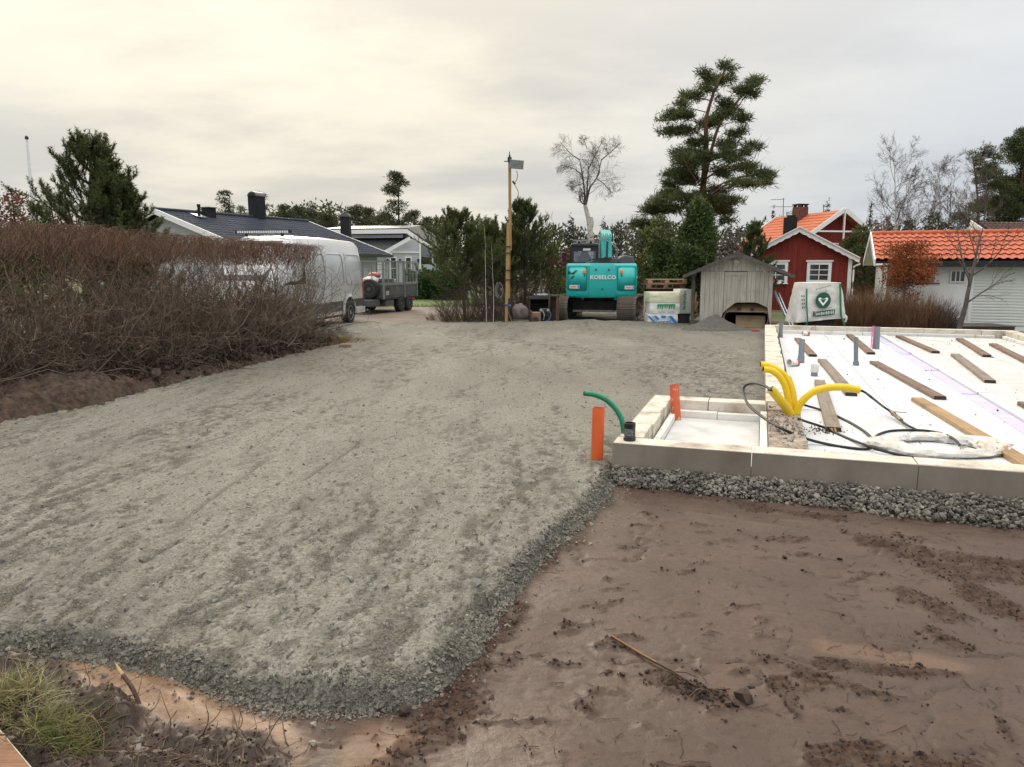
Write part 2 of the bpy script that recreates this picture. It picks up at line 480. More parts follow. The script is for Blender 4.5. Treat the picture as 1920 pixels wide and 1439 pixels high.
M['plank_red'] = pm('weathered_brown_plank', (.21, .135, .09), (.135, .085, .058), 7, .75, bump=.5, bscale=18, stretch=(.25, 6, 4), dirt=(.075, .048, .034), dscale=3)
M['plank_grey'] = pm('grey_brown_plank', (.26, .21, .165), (.185, .145, .11), 7, .8, bump=.5, bscale=18, stretch=(.25, 6, 4), dirt=(.13, .10, .075), dscale=3)
M['plank_new'] = pm('fresh_pine_plank', (.40, .26, .125), (.29, .18, .08), 6, .65, bump=.4, bscale=18, stretch=(.25, 7, 4), dirt=(.19, .105, .05), dscale=3)
M['plank_end'] = pm('dark_end_grain', (.03, .018, .012), (.055, .034, .022), 30, .85)
M['pvc_orange'] = pm('orange_sewer_pipe', (.72, .125, .03), (.64, .105, .026), 3, .38, dirt=(.55, .30, .2), dscale=6, dlo=.66, dhi=.9)
M['pvc_muddy'] = pm('muddy_orange_pipe', (.62, .12, .045), (.55, .10, .04), 3, .5, dirt=(.62, .52, .42), dscale=14, dlo=.56, dhi=.66)
M['pvc_grey'] = pm('grey_waste_pipe', (.19, .21, .225), (.165, .185, .20), 3, .42, dirt=(.30, .29, .27), dscale=8, dlo=.6, dhi=.9)
M['pipe_white'] = pm('white_pipe', (.74, .72, .67), (.66, .63, .57), 5, .6, dirt=(.4, .34, .28), dscale=9)
M['pvc_red'] = pm('red_pipe_cap', (.36, .06, .045), (.42, .11, .09), 9, .5, dirt=(.6, .5, .45), dscale=12)
M['green_tube'] = pm('green_duct', (.012, .25, .12), (.010, .21, .10), 5, .4)
M['yellow'] = pm('yellow_conduit', (.80, .56, .008), (.72, .48, .006), 4, .42, dirt=(.55, .40, .07), dscale=9, dlo=.6, dhi=.85)
M['yellow_mud'] = pm('muddy_yellow_conduit', (.70, .50, .015), (.6, .42, .02), 6, .55, dirt=(.30, .20, .05), dscale=16, dlo=.58, dhi=.75)
M['cable'] = pm('black_cable', (.012, .014, .014), (.025, .028, .028), 8, .55, spec=.3)
M['brass'] = pm('dull_brass', (.28, .24, .15), (.20, .17, .11), 12, .4, metal=.7)
M['black_plastic'] = pm('black_plastic', (.012, .012, .012), (.022, .022, .022), 8, .45)
M['label_grey'] = pm('grey_label', (.22, .22, .22), (.05, .05, .05), 60, .6)
M['sack'] = pm('white_woven_plastic', (.72, .71, .68), (.62, .59, .53), 6, .7, bump=.8, bscale=16, dirt=(.45, .38, .29), dscale=4, dlo=.5, dhi=.75)
M['teal'] = pm('teal_machine_paint', (.008, .43, .395), (.008, .40, .37), 2, .33, coat=.3, dirt=(.03, .30, .27), dscale=2)
M['dark_steel'] = pm('dark_steel', (.022, .022, .023), (.04, .037, .034), 5, .6, dirt=(.08, .065, .05), dscale=4)
M['black_gloss'] = pm('black_cab_paint', (.010, .011, .013), (.015, .016, .018), 3, .3)
M['hood_grey'] = pm('dark_grey_hood', (.045, .052, .058), (.06, .066, .072), 4, .5)
M['track'] = pm('worn_track_steel', (.17, .135, .105), (.105, .083, .065), 9, .75, bump=.5, bscale=30, dirt=(.24, .20, .16), dscale=6, dlo=.5, dhi=.7)
M['rust'] = pm('rusty_steel', (.13, .075, .05), (.08, .05, .036), 7, .8, bump=.4, bscale=25)
M['white_text'] = pm('white_print', (.80, .82, .80), (.76, .78, .76), 4, .5)
M['amber'] = pm('amber_light', (.75, .22, .01), (.85, .30, .02), 20, .25)
M['sticker'] = pm('white_sticker', (.72, .68, .64), (.66, .62, .58), 9, .5)
M['sticker_red'] = pm('pale_red_print', (.62, .22, .19), (.66, .30, .26), 30, .5)
M['dark_teal'] = pm('dark_teal_print_and_shade', (.012, .06, .055), (.015, .08, .07), 10, .5)
def mat_glass(name, tint, alpha):
    m, nt, N, L, B = new_mat(name)
    tr = N.new('ShaderNodeBsdfTransparent'); tr.inputs[0].default_value = (*tint, 1)
    gl = N.new('ShaderNodeBsdfGlossy'); gl.inputs['Roughness'].default_value = .04; gl.inputs[0].default_value = (.9, .92, .95, 1)
    fr = N.new('ShaderNodeFresnel'); fr.inputs[0].default_value = 1.5
    mr = N.new('ShaderNodeMath'); mr.operation = 'ADD'; mr.inputs[1].default_value = alpha; L.new(fr.outputs[0], mr.inputs[0])
    mx = N.new('ShaderNodeMixShader'); L.new(mr.outputs[0], mx.inputs[0]); L.new(tr.outputs[0], mx.inputs[1]); L.new(gl.outputs[0], mx.inputs[2])
    L.new(mx.outputs[0], N['Material Output'].inputs[0])
    return m
M['glass'] = mat_glass('clear_glass', (.82, .86, .84), .05)
M['pane'] = pm('dark_window_glass', (.02, .024, .026), (.05, .055, .06), 5, .08, spec=.8)
M['van'] = pm('silver_van_paint', (.53, .55, .55), (.50, .52, .52), 1.5, .26, metal=.2, coat=.5, dirt=(.26, .25, .235), dscale=1.2, dlo=.55, dhi=.9)
M['van_dark'] = pm('dark_grey_trim', (.05, .052, .052), (.07, .07, .068), 6, .65)
M['tyre'] = pm('tyre_rubber', (.013, .013, .013), (.025, .024, .022), 12, .8, bump=.3, bscale=40)
M['rim'] = pm('grey_rim', (.36, .37, .38), (.24, .25, .25), 9, .4, metal=.6)
M['rim_dark'] = pm('dark_grey_rim', (.10, .11, .115), (.07, .075, .08), 9, .5, metal=.4)
M['red_lens'] = pm('red_light_lens', (.42, .006, .02), (.35, .005, .015), 12, .2)
M['galv'] = pm('galvanised_steel', (.28, .30, .29), (.22, .235, .225), 8, .5, metal=.5)
M['trailer'] = pm('dark_grey_trailer_panel', (.075, .085, .088), (.06, .068, .07), 4, .5, dirt=(.12, .115, .10), dscale=3)
M['white_paint'] = pm('white_paint', (.84, .835, .81), (.79, .78, .75), 2.5, .6, bump=.1, bscale=12)
M['pale_wall'] = pm('pale_grey_boards', (.56, .57, .56), (.52, .53, .52), 1.5, .7)
M['grey_wall'] = pm('light_grey_wall', (.47, .485, .50), (.43, .445, .46), 1.2, .7)
M['soffit'] = pm('grey_soffit', (.20, .215, .225), (.17, .18, .19), 1, .7)
M['blue_tile'] = pm('dark_blue_roof_tiles', (.034, .042, .062), (.024, .030, .046), 1.2, .85, spec=.2, dirt=(.05, .058, .07), dscale=1.5)
M['dark_roof'] = pm('dark_sheet_roof', (.04, .042, .045), (.03, .032, .034), 1, .5)
M['chimney'] = pm('black_sheet_metal', (.016, .017, .019), (.026, .026, .028), 3, .75, spec=.2)
M['chim_cap'] = pm('grey_metal_cap', (.12, .12, .115), (.09, .09, .085), 4, .5)
M['red_board'] = pm('falu_red_boards', (.235, .030, .018), (.185, .022, .014), 3, .85, bump=.3, bscale=14, stretch=(4, 4, .5), island=.12)
M['orange_tile'] = pm('orange_clay_tile', (.52, .132, .058), (.42, .095, .042), 2.2, .7, bump=.15, bscale=14, island=.14, dirt=(.34, .085, .04), dscale=2, dlo=.55, dhi=.85)
M['orange_roof'] = pm('orange_tiled_roof', (.56, .155, .06), (.47, .115, .045), 1.5, .7, island=.05)
M['brown_tile'] = pm('brown_roof_tiles', (.10, .05, .036), (.07, .036, .028), 1.5, .7)
M['brick'] = pm('brown_chimney_brick', (.15, .06, .035), (.09, .04, .026), 7, .85)
M['grey_wood'] = pm('silvered_boards', (.49, .45, .38), (.37, .34, .285), 3, .85, bump=.6, bscale=12, stretch=(6, 6, .6), island=.16, dirt=(.18, .165, .14), dscale=2.5, dlo=.55, dhi=.85)
M['roof_wood'] = pm('dark_weathered_wood', (.115, .10, .09), (.065, .058, .052), 5, .85, bump=.5, bscale=20, stretch=(1, 5, 3))
M['tan_board'] = pm('tan_plywood', (.36, .255, .14), (.28, .195, .105), 3, .7, dirt=(.17, .11, .06), dscale=3, dlo=.5, dhi=.8)
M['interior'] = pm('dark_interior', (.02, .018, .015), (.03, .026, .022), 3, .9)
M['bone'] = pm('pale_carved_wood', (.56, .53, .46), (.40, .37, .31), 14, .8)
M['log'] = pm('split_firewood', (.33, .19, .09), (.20, .11, .055), 6, .85, bump=.4)
M['bark_dark'] = pm('dark_bark', (.06, .048, .038), (.035, .028, .022), 8, .95, bump=.6, bscale=25)
M['bark_pine'] = pm('pine_bark', (.19, .085, .045), (.09, .05, .032), 3, .9, bump=.6, bscale=14)
M['bark_grey'] = pm('grey_bark', (.135, .115, .095), (.08, .07, .058), 6, .9, bump=.4)
def mat_birch():
    m, nt, N, L, B = new_mat('birch_bark')
    tc = N.new('ShaderNodeTexCoord')
    f, _ = ramp_noise(N, L, tc.outputs['Object'], 5, 5, .56, .66, .6, (1, 1, 2.6))
    L.new(mixc(N, L, f, (.52, .48, .41), (.05, .04, .034)), B.inputs['Base Color']); B.inputs['Roughness'].default_value = .8
    return m
M['birch'] = mat_birch()
M['twig'] = pm('bare_twigs', (.10, .068, .052), (.065, .046, .036), 1.2, .9, island=.3)
M['twig_far'] = pm('grey_brown_twigs', (.15, .115, .095), (.10, .08, .068), .6, .9, island=.2)
M['hedge_twig'] = pm('reddish_hedge_twigs', (.20, .142, .098), (.115, .082, .058), 1.6, .9, island=.5)
M['hedge_tip'] = pm('red_brown_hedge_tips', (.185, .102, .064), (.115, .067, .044), 1.6, .9, island=.5)
M['hedge_stem'] = pm('hedge_stems', (.20, .155, .11), (.11, .083, .058), 3, .9, island=.4)
M['pine_young'] = pm('young_pine_needles', (.105, .128, .034), (.055, .072, .021), 1.3, .7, island=.4, trans=.3)
M['pine'] = pm('pine_needles', (.098, .122, .038), (.046, .064, .021), .9, .75, island=.45, trans=.3)
M['pine_far'] = pm('far_pine_needles', (.085, .092, .040), (.045, .052, .023), .5, .8, island=.35, trans=.25)
M['spruce'] = pm('dark_spruce_needles', (.022, .036, .018), (.012, .02, .011), .5, .8, island=.35)
M['thuja'] = pm('thuja_foliage', (.085, .12, .024), (.036, .060, .013), 1.5, .75, island=.4, trans=.15)
M['juniper'] = pm('dark_juniper_foliage', (.11, .12, .024), (.045, .055, .013), 1.2, .75, island=.4, trans=.12)
M['laurel'] = pm('green_hedge_leaves', (.055, .125, .022), (.028, .07, .013), 1.5, .5, island=.45, trans=.2)
M['beech'] = pm('rusty_beech_leaves', (.34, .10, .022), (.20, .06, .016), 2.2, .7, island=.45, trans=.25)
M['red_leaf'] = pm('dull_red_leaves', (.17, .06, .038), (.10, .04, .028), 1.5, .8, island=.4, trans=.2)
M['spirea'] = pm('brown_shrub_twigs', (.165, .082, .04), (.10, .052, .027), 1.5, .9, island=.45)
M['dry_grass'] = pm('dry_grass', (.26, .165, .06), (.17, .10, .04), 2, .9, island=.4, trans=.2)
M['grass'] = pm('green_grass', (.15, .175, .055), (.24, .21, .095), 6, .8, island=.45, trans=.25)
M['straw'] = pm('pale_dead_grass', (.42, .36, .20), (.30, .25, .13), 6, .85, island=.35, trans=.2)
M['root'] = pm('pale_roots', (.17, .115, .07), (.07, .045, .03), 9, .9, island=.3)
M['fresh_wood'] = pm('splintered_wood', (.55, .37, .17), (.42, .25, .10), 12, .7)
M['stick_bark'] = pm('reddish_stick_bark', (.12, .06, .035), (.06, .034, .022), 14, .8, bump=.4)
M['post'] = pm('yellow_pine_post', (.44, .27, .105), (.32, .19, .07), 3, .7, bump=.3, stretch=(5, 5, .5))
M['boulder'] = pm('grey_boulder', (.15, .125, .105), (.095, .08, .068), 4, .9, bump=.8, bscale=14)
M['tan_stone'] = pm('sandy_block', (.27, .19, .125), (.20, .14, .09), 8, .9, bump=.5)
M['lamp_grey'] = pm('lamp_housing', (.27, .275, .275), (.22, .225, .225), 9, .5, metal=.3)
M['flagpole'] = pm('white_flagpole', (.78, .78, .76), (.72, .72, .70), 2, .4)
M['bag'] = pm('white_bulk_bag', (.70, .69, .64), (.61, .59, .55), 5, .75, bump=.8, bscale=10, dirt=(.50, .46, .40), dscale=3, dlo=.55, dhi=.85)
M['bag_green'] = pm('dark_green_print', (.012, .075, .045), (.016, .09, .055), 8, .7)
M['strap_green'] = pm('green_strap', (.02, .17, .085), (.016, .13, .07), 8, .7)
M['pack_cream'] = pm('cream_plastic_wrap', (.72, .72, .52), (.66, .66, .47), 3, .4, bump=.25, bscale=8)
M['pack_white'] = pm('white_plastic_wrap', (.74, .755, .70), (.68, .69, .63), 3, .4, bump=.25, bscale=8)
M['print_green'] = pm('green_print', (.02, .30, .10), (.04, .36, .14), 25, .5)
M['print_blue'] = pm('blue_print', (.03, .15, .48), (.04, .19, .54), 12, .5)
M['print_pale'] = pm('pale_blue_print', (.42, .58, .74), (.36, .52, .70), 12, .5)
M['pallet'] = pm('old_pallet_wood', (.25, .15, .095), (.15, .09, .06), 5, .85, bump=.3)
M['pallet_new'] = pm('pale_pallet_wood', (.36, .22, .135), (.26, .155, .095), 5, .85)
M['alu'] = pm('aluminium', (.45, .47, .5), (.38, .40, .43), 12, .4, metal=.7)
M['yellow_box'] = pm('yellow_plastic', (.60, .36, .05), (.5, .3, .05), 9, .5)
M['blue_hose'] = pm('blue_hose', (.02, .10, .22), (.015, .07, .15), 9, .5)
M['pink'] = pm('pink_tape', (.80, .10, .33), (.75, .15, .38), 9, .6)
M['handrail'] = pm('worn_red_brown_plank', (.30, .15, .075), (.19, .09, .045), 5, .75, bump=.6, bscale=20, stretch=(.3, 6, 4), dirt=(.42, .34, .27), dscale=6, dlo=.56, dhi=.7)
M['shutter'] = pm('white_shutter', (.70, .72, .66), (.66, .68, .62), 2, .5)
M['terrace'] = pm('grey_decking', (.13, .105, .085), (.09, .075, .062), 4, .85)
# ------------------------------------------------------------------ ground
NPR = np.random.default_rng(11)
random.seed(5)
FA = G(1148, 830, .225); FANG = math.radians(-18.2)
def floc(u, v, z=0.0):
    a, b = math.cos(FANG), math.sin(FANG)
    return Vector((FA.x + u * a - v * b, FA.y + u * b + v * a, z))

edge_px = [(1150, 884), (1124, 925), (1092, 965), (1058, 995), (1020, 1025), (985, 1062), (958, 1092), (930, 1130), (905, 1168), (888, 1195), (868, 1222), (842, 1246),
           (822, 1274), (795, 1296), (760, 1312), (700, 1320), (640, 1326), (570, 1326), (520, 1316), (470, 1306), (425, 1296), (385, 1276),
           (340, 1252), (300, 1250), (220, 1232), (140, 1216), (60, 1222), (-120, 1218)]
GRAVEL = [tuple(G(*p, -.075)[:2]) for p in edge_px]
GRAVEL += [(-7.5, 3.5)] + [tuple(G(*p)[:2]) for p in [(-330, 900), (-120, 830), (0, 792), (70, 778), (150, 766), (250, 738), (400, 702), (520, 672), (600, 652), (645, 644), (662, 628), (640, 612), (560, 607)]]
GRAVEL += [(-6.2, 22.6), (-3.2, 23.6), (-0.6, 23.4), (0.6, 24.2), (1.0, 29), (8.5, 29), (8.5, 21.2), tuple(floc(2.2, 15.2)[:2]), tuple(floc(2.2, .8)[:2]), tuple(floc(.3, .35)[:2])]

def fan_grid(y0, y1, ny, nx, half):
    Y = y0 * (y1 / y0) ** (np.arange(ny) / (ny - 1))
    U = np.linspace(-1, 1, nx)
    YY = np.repeat(Y[:, None], nx, 1)
    XX = U[None] * half(Y)[:, None]
    return XX, YY
def sheet(name, XX, YY, ZZ, keep, mat, attrs, kind='structure'):
    ny, nx = XX.shape
    idx = np.arange(ny * nx).reshape(ny, nx)
    q = np.stack([idx[:-1, :-1], idx[:-1, 1:], idx[1:, 1:], idx[1:, :-1]], -1).reshape(-1, 4)
    kq = keep.reshape(-1)[q].all(1)
    q = q[kq]
    used = np.unique(q); remap = -np.ones(ny * nx, int); remap[used] = np.arange(len(used))
    V = np.stack([XX, YY, ZZ], -1).reshape(-1, 3)[used]
    b = MB(); b.add(V, remap[q])
    o = b.build(name, mat, smooth=True)
    for k, a in attrs.items():
        at = o.data.attributes.new(k, 'FLOAT', 'POINT')
        at.data.foreach_set('value', np.clip(a.reshape(-1)[used], 0, 1).astype(np.float32))
    return tag(o, kind=kind)

SANDPILE = P(1345, 618, 20.6)
def gravel_z(X, Y, sd):
    wob = (fbm(X * 4, Y * 4, 3, 4) - .5) * .15
    s = sd + wob
    z = -.24 * (1 - sstep(-.16, .04, s))
    patch = fbm(X * .9 + 3, Y * .45, 21, 5)
    streak = fbm(X * 7.5, Y * .9, 31, 4)
    fine = fbm(X * 20, Y * 9, 41, 4)
    wx = (fbm(X * 2, Y * 2, 45, 2) - .5) * .25
    cl = sstep(.40, .60, patch * .6 + streak * .4)
    tear = sstep(.575, .625, fbm(X * 15 + wx * 15, Y * 5.5 + wx * 9, 61, 5)) * (.30 + .70 * cl)
    small = sstep(.59, .64, fbm(X * 38, Y * 17, 43, 3)) * (.25 + .65 * cl)
    fr = sstep(6.5, 13, Y) * (.06 + .38 * sstep(.42, .62, fbm(X * .5, Y * .22, 47, 4)))
    loose = np.maximum(np.maximum(tear, small), np.maximum(.42 * cl * sstep(.4, .6, fine), fr))
    rut = np.zeros_like(X)
    for (x0, y0, x1, y1, w, dp) in TRACKS:
        dx, dy = x1 - x0, y1 - y0; L2 = dx * dx + dy * dy
        t = ((X - x0) * dx + (Y - y0) * dy) / L2
        dd = ((X - x0) * dy - (Y - y0) * dx) / math.sqrt(L2) + (vnoise(Y * 3, X * 0 + w * 99, 5) - .5) * .04
        m = sstep(-.02, .12, t) * (1 - sstep(.85, 1.02, t))
        rut += m * (np.exp(-(dd / w) ** 2) * -dp + np.exp(-((dd - 1.7 * w) / w) ** 2) * dp * .8)
    z = z + .020 * (fbm(X * .6, Y * .35, 51, 3) - .5) * 2 + .013 * (streak - .5) + rut
    chunk = fbm(X * 26, Y * 20, 71, 4)
    edge = 1 - sstep(.02, .22, s)
    z = z + (.004 + .016 * loose + .028 * edge) * (chunk - .5) * 2
    z = z - .008 * loose
    z = z + .14 * np.exp(-(((X - 2.6) / 2.4) ** 2 + ((Y - 22.3) / .55) ** 2)) * (.6 + .8 * fbm(X * 3, Y * 3, 9, 3))
    nearw = (1 - sstep(3.2, 3.5, Y)) * np.exp(-((X + .66) / .36) ** 2)
    wet = 1 - sstep(-.07, .05, s + .03 - .10 * nearw + (fbm(X * 9, Y * 9, 8, 3) - .5) * .26)
    lo2 = np.maximum(loose * .85, np.minimum(1, -rut * 40))
    far = np.exp(-(((Y - 23.0) / 1.4) ** 2)) * sstep(-1, 1.5, X) * .9
    return z, np.maximum(lo2, far), wet
def trk(a, b, w=.03, d=.022):
    p, q = G(*a), G(*b); return (p.x, p.y, q.x, q.y, w, d)
TRACKS = [trk((430, 785), (650, 700)), trk((430, 770), (540, 725), .02), trk((560, 905), (690, 820)), trk((835, 750), (975, 685)), trk((0, 1128), (60, 1095), .035, .03),
          trk((265, 1052), (345, 1008), .04, .03), trk((300, 1002), (520, 850), .025), trk((585, 1078), (700, 975), .02), trk((450, 855), (560, 790), .02, .018),
          trk((150, 985), (420, 855), .02, .015), trk((1100, 690), (1160, 650), .02, .02), trk((900, 1010), (960, 935), .02, .016), trk((780, 680), (830, 655), .02, .02),
          trk((830, 800), (905, 806), .02, .014), trk((1080, 648), (1125, 650), .02, .02), trk((845, 960), (985, 985), .02, .012)]

XX, YY = fan_grid(1.9, 29, 620, 520, lambda Y: 2.2 + Y * .80)
SD = poly_sd(XX, YY, GRAVEL)
ZZ, LOOSE, WET = gravel_z(XX, YY, SD)
sheet('gravel_yard', XX, YY, ZZ, SD > -.42, M['gravel'], {'loose': LOOSE, 'wet': WET})

# mud and torn soil in the foreground
MUDZ = -.085
soil_poly = [tuple(G(*p, MUDZ)[:2]) for p in [(-200, 1235), (0, 1228), (95, 1240), (120, 1268), (225, 1318), (300, 1362), (370, 1372), (470, 1385), (540, 1420), (520, 1500), (-300, 1560)]]
sand_poly = [tuple(G(*p, MUDZ)[:2]) for p in [(110, 1240), (150, 1222), (230, 1232), (300, 1248), (385, 1288), (440, 1330), (545, 1352), (570, 1390), (500, 1400), (430, 1372), (345, 1372), (260, 1335), (150, 1290)]]
sand2 = [tuple(G(*p, MUDZ)[:2]) for p in [(640, 1400), (690, 1362), (750, 1368), (775, 1385), (730, 1420), (690, 1460), (600, 1460)]]
sand3 = [tuple(G(*p, MUDZ)[:2]) for p in [(530, 1360), (575, 1372), (580, 1420), (560, 1460), (505, 1440), (520, 1395)]]
def seg_d(X, Y, a, b):
    ax, ay = a[0], a[1]; dx, dy = b[0] - ax, b[1] - ay
    t = np.clip(((X - ax) * dx + (Y - ay) * dy) / (dx * dx + dy * dy + 1e-9), 0, 1)
    return np.hypot(X - ax - t * dx, Y - ay - t * dy)
ROUGH = [((1640, 1015), (1780, 1060), .16), ((1780, 1060), (1990, 1085), .24), ((1830, 1110), (2000, 1190), .16), ((1190, 918), (1300, 930), .06), ((1700, 1110), (1780, 1150), .09), ((1550, 1245), (1790, 1268), .035), ((1510, 1265), (1640, 1300), .05),
         ((1540, 1425), (1800, 1442), .075), ((1600, 1405), (1640, 1395), .05), ((1215, 1368), (1320, 1402), .06), ((1455, 1280), (1490, 1345), .04), ((1865, 1335), (1905, 1420), .05),
         ((1280, 925), (1420, 950), .10), ((1420, 955), (1570, 975), .07), ((1430, 1010), (1500, 1012), .06), ((1740, 1180), (1800, 1215), .035), ((1220, 1430), (1330, 1450), .05),
         ((880, 1250), (800, 1370), .15), ((960, 1140), (900, 1220), .08), ((800, 1380), (720, 1450), .12), ((1120, 940), (1010, 1060), .07), ((1880, 1140), (1990, 1165), .06), ((1000, 1310), (1100, 1330), .03), ((1190, 985), (1240, 990), .04), ((1240, 1270), (1340, 1310), .06)]
def mud_z(X, Y):
    gsd = poly_sd(X, Y, GRAVEL)
    rough = np.zeros_like(X)
    nz = (fbm(X * 5, Y * 5, 101, 4) - .5) * .16
    for a, b, r in ROUGH:
        d = seg_d(X, Y, G(*a, MUDZ), G(*b, MUDZ)) + nz
        rough = np.maximum(rough, 1 - sstep(r * .55, r * 1.25, d))
    spec = sstep(.64, .72, fbm(X * 7, Y * 13, 111, 5)) * sstep(.42, .6, fbm(X * .9, Y * .9, 112, 2))
    rough = np.maximum(rough * (.55 + .75 * fbm(X * 16, Y * 16, 113, 3)), spec * .8)
    soil = sstep(-.06, .06, poly_sd(X, Y, soil_poly) + nz * .8)
    sand = np.maximum(sstep(-.04, .05, poly_sd(X, Y, sand_poly) + nz * .4), sstep(-.03, .05, np.maximum(poly_sd(X, Y, sand2), poly_sd(X, Y, sand3)) + nz * .8) * .55)
    sand = sand * (1 - soil)
    tan_d = seg_d(X, Y, G(1560, 1215, MUDZ), G(1800, 1250, MUDZ)) + nz * .7
    sand = np.maximum(sand, .42 * (1 - sstep(.02, .09, tan_d)))
    z = np.full_like(X, MUDZ)
    z += .05 * (fbm(X * .8, Y * .8, 121, 3) - .5) + .010 * (fbm(X * 3, Y * 4, 131, 3) - .5)
    sm = X * math.cos(FANG) + Y * math.sin(FANG); sn = Y * math.cos(FANG) - X * math.sin(FANG)
    z += .004 * (fbm(X * 22, Y * 30, 135, 3) - .5) + .010 * (fbm(sm * 1.6, sn * 16, 137, 4) - .5) * sstep(.4, .6, fbm(X * 1.1, Y * 1.1, 138, 2))
    cr = (1 - np.abs(2 * fbm(X * 3.2, Y * 3.2, 141, 3) - 1)) ** 22 * sstep(.45, .6, fbm(X * 1.5, Y * 1.5, 145, 2))
    cr2 = (1 - np.abs(2 * fbm(X * 9, Y * 11, 147, 2) - 1)) ** 18 * sstep(.5, .62, fbm(X * 2.2, Y * 2.2, 149, 2))
    z -= .016 * cr + .006 * cr2
    z += rough * (.004 + .036 * (fbm(X * 17, Y * 17, 151, 5) - .38)) + rough * .018 * (vnoise(X * 55, Y * 55, 157) - .5)
    z += soil * (.025 + .20 * (fbm(X * 5, Y * 5, 161, 4) - .42) + .03 * (fbm(X * 28, Y * 28, 163, 3) - .5))
    z += sstep(0, .25, poly_sd(X, Y, sand_poly)) * .035
    z -= .02 * np.exp(-(seg_d(X, Y, G(615, 1380, MUDZ), G(600, 1450, MUDZ)) / .07) ** 2)
    # ruts of the digger in the mud
    d1 = seg_d(X, Y, G(1300, 965, MUDZ), G(1920, 1060, MUDZ)); z += .02 * np.exp(-(d1 / .05) ** 2)
    # heap towards the foundation gravel
    loc_v = (X - FA.x) * -math.sin(FANG) + (Y - FA.y) * math.cos(FANG); loc_u = (X - FA.x) * math.cos(FANG) + (Y - FA.y) * math.sin(FANG)
    return z, np.maximum(rough, .75 * cr + .35 * cr2), sand, soil, gsd
X2, Y2 = fan_grid(1.5, 8.6, 470, 600, lambda Y: 2.4 + Y * .92)
Z2, R2, S2, SO2, GS2 = mud_z(X2, Y2)
sheet('mud_ground', X2, Y2, Z2, GS2 < .35, M['mud'], {'loose': R2, 'sand': S2, 'soil': SO2})
def mud_h(x, y):
    return float(mud_z(np.array([x]), np.array([y]))[0][0])
def yard_h(x, y):
    X = np.array([float(x)]); Y = np.array([float(y)])
    return float(gravel_z(X, Y, poly_sd(X, Y, GRAVEL))[0][0])

# far ground, road, lawn, soil bank under the hedge
b = MB(); n = 60
gx = np.linspace(-1, 1, n); gx = np.sign(gx) * np.abs(gx) ** 2.2 * 900
gy = -60 + (np.linspace(0, 1, n) ** 2.2) * 1500
GX, GY = np.meshgrid(gx, gy)
far_ground = sheet('ground', GX, GY, np.full_like(GX, -.30) + .24 * sstep(18, 24, GY) * 1.0, np.ones_like(GX, bool), M['grass_ground'], {})
road_px = [(-2.6, 23.4), (-3.3, 22.6), (-6.2, 21.5), (-7, 14), (-10.5, 14), (-10.5, 20), (-9, 33), (-3.6, 33), (-1.6, 33.5), (2.4, 36), (2.4, 33.2), (-.7, 29.5), (-1.9, 26.5)]
XR, YR = np.meshgrid(np.linspace(-11, 4, 120), np.linspace(12, 38, 160))
sdr = poly_sd(XR, YR, road_px)
sheet('road', XR, YR, -.048 + .03 * (fbm(XR * 1.5, YR * 1.5, 77, 3) - .5) - .1 * (1 - sstep(-.5, .1, sdr)), sdr > -.3, M['road'], {})
XL, YL = np.meshgrid(np.linspace(-9, 2, 80), np.linspace(32, 46, 90)); sdl = poly_sd(XL, YL, [(-7.5, 33.9), (-2.6, 34.0), (-.6, 36.8), (1, 40), (1, 45), (-8, 45)]) + (fbm(XL, YL, 33, 3) - .5)
sheet('lawn', XL, YL, -.045 + .12 * (fbm(XL * .6, YL * .6, 34, 3) - .4) - .15 * (1 - sstep(-.4, .2, sdl)) + .05 * sstep(0, 2, sdl), sdl > -.35, M['lawn'], {})
bank_poly = [tuple(G(*p)[:2]) for p in [(-420, 960), (-120, 835), (0, 798), (70, 786), (150, 772), (250, 744), (400, 708), (520, 678), (610, 652), (650, 642), (648, 628), (610, 618), (520, 612)]] + [(-6.8, 21), (-9.5, 12), (-10, 6)]
XB, YB = np.meshgrid(np.linspace(-10.5, -2.8, 230), np.linspace(5, 21, 420))
sdb = poly_sd(XB, YB, bank_poly) + (fbm(XB * 3, YB * 3, 5, 3) - .5) * .25
mound = np.exp(-(((XB + 5.9) / .9) ** 2 + ((YB - 9.6) / .9) ** 2)) * .22
zb = -.2 + .24 * sstep(-.1, .35, sdb) + .22 * sstep(0, .3, sdb) * (fbm(XB * 5, YB * 5, 15, 4) - .38) + mound * (.5 + fbm(XB * 5, YB * 5, 19, 3)) + .10 * sstep(0, .2, sdb) * (fbm(XB * 17, YB * 17, 25, 3) - .5)
sheet('soil_bank', XB, YB, zb, sdb > -.12, M['soil'], {})
def bank_h(x, y):
    s = poly_sd(np.array([x]), np.array([y]), bank_poly)[0]
    return -.2 + .24 * min(1, max(0, (s + .1) / .45)) + .02

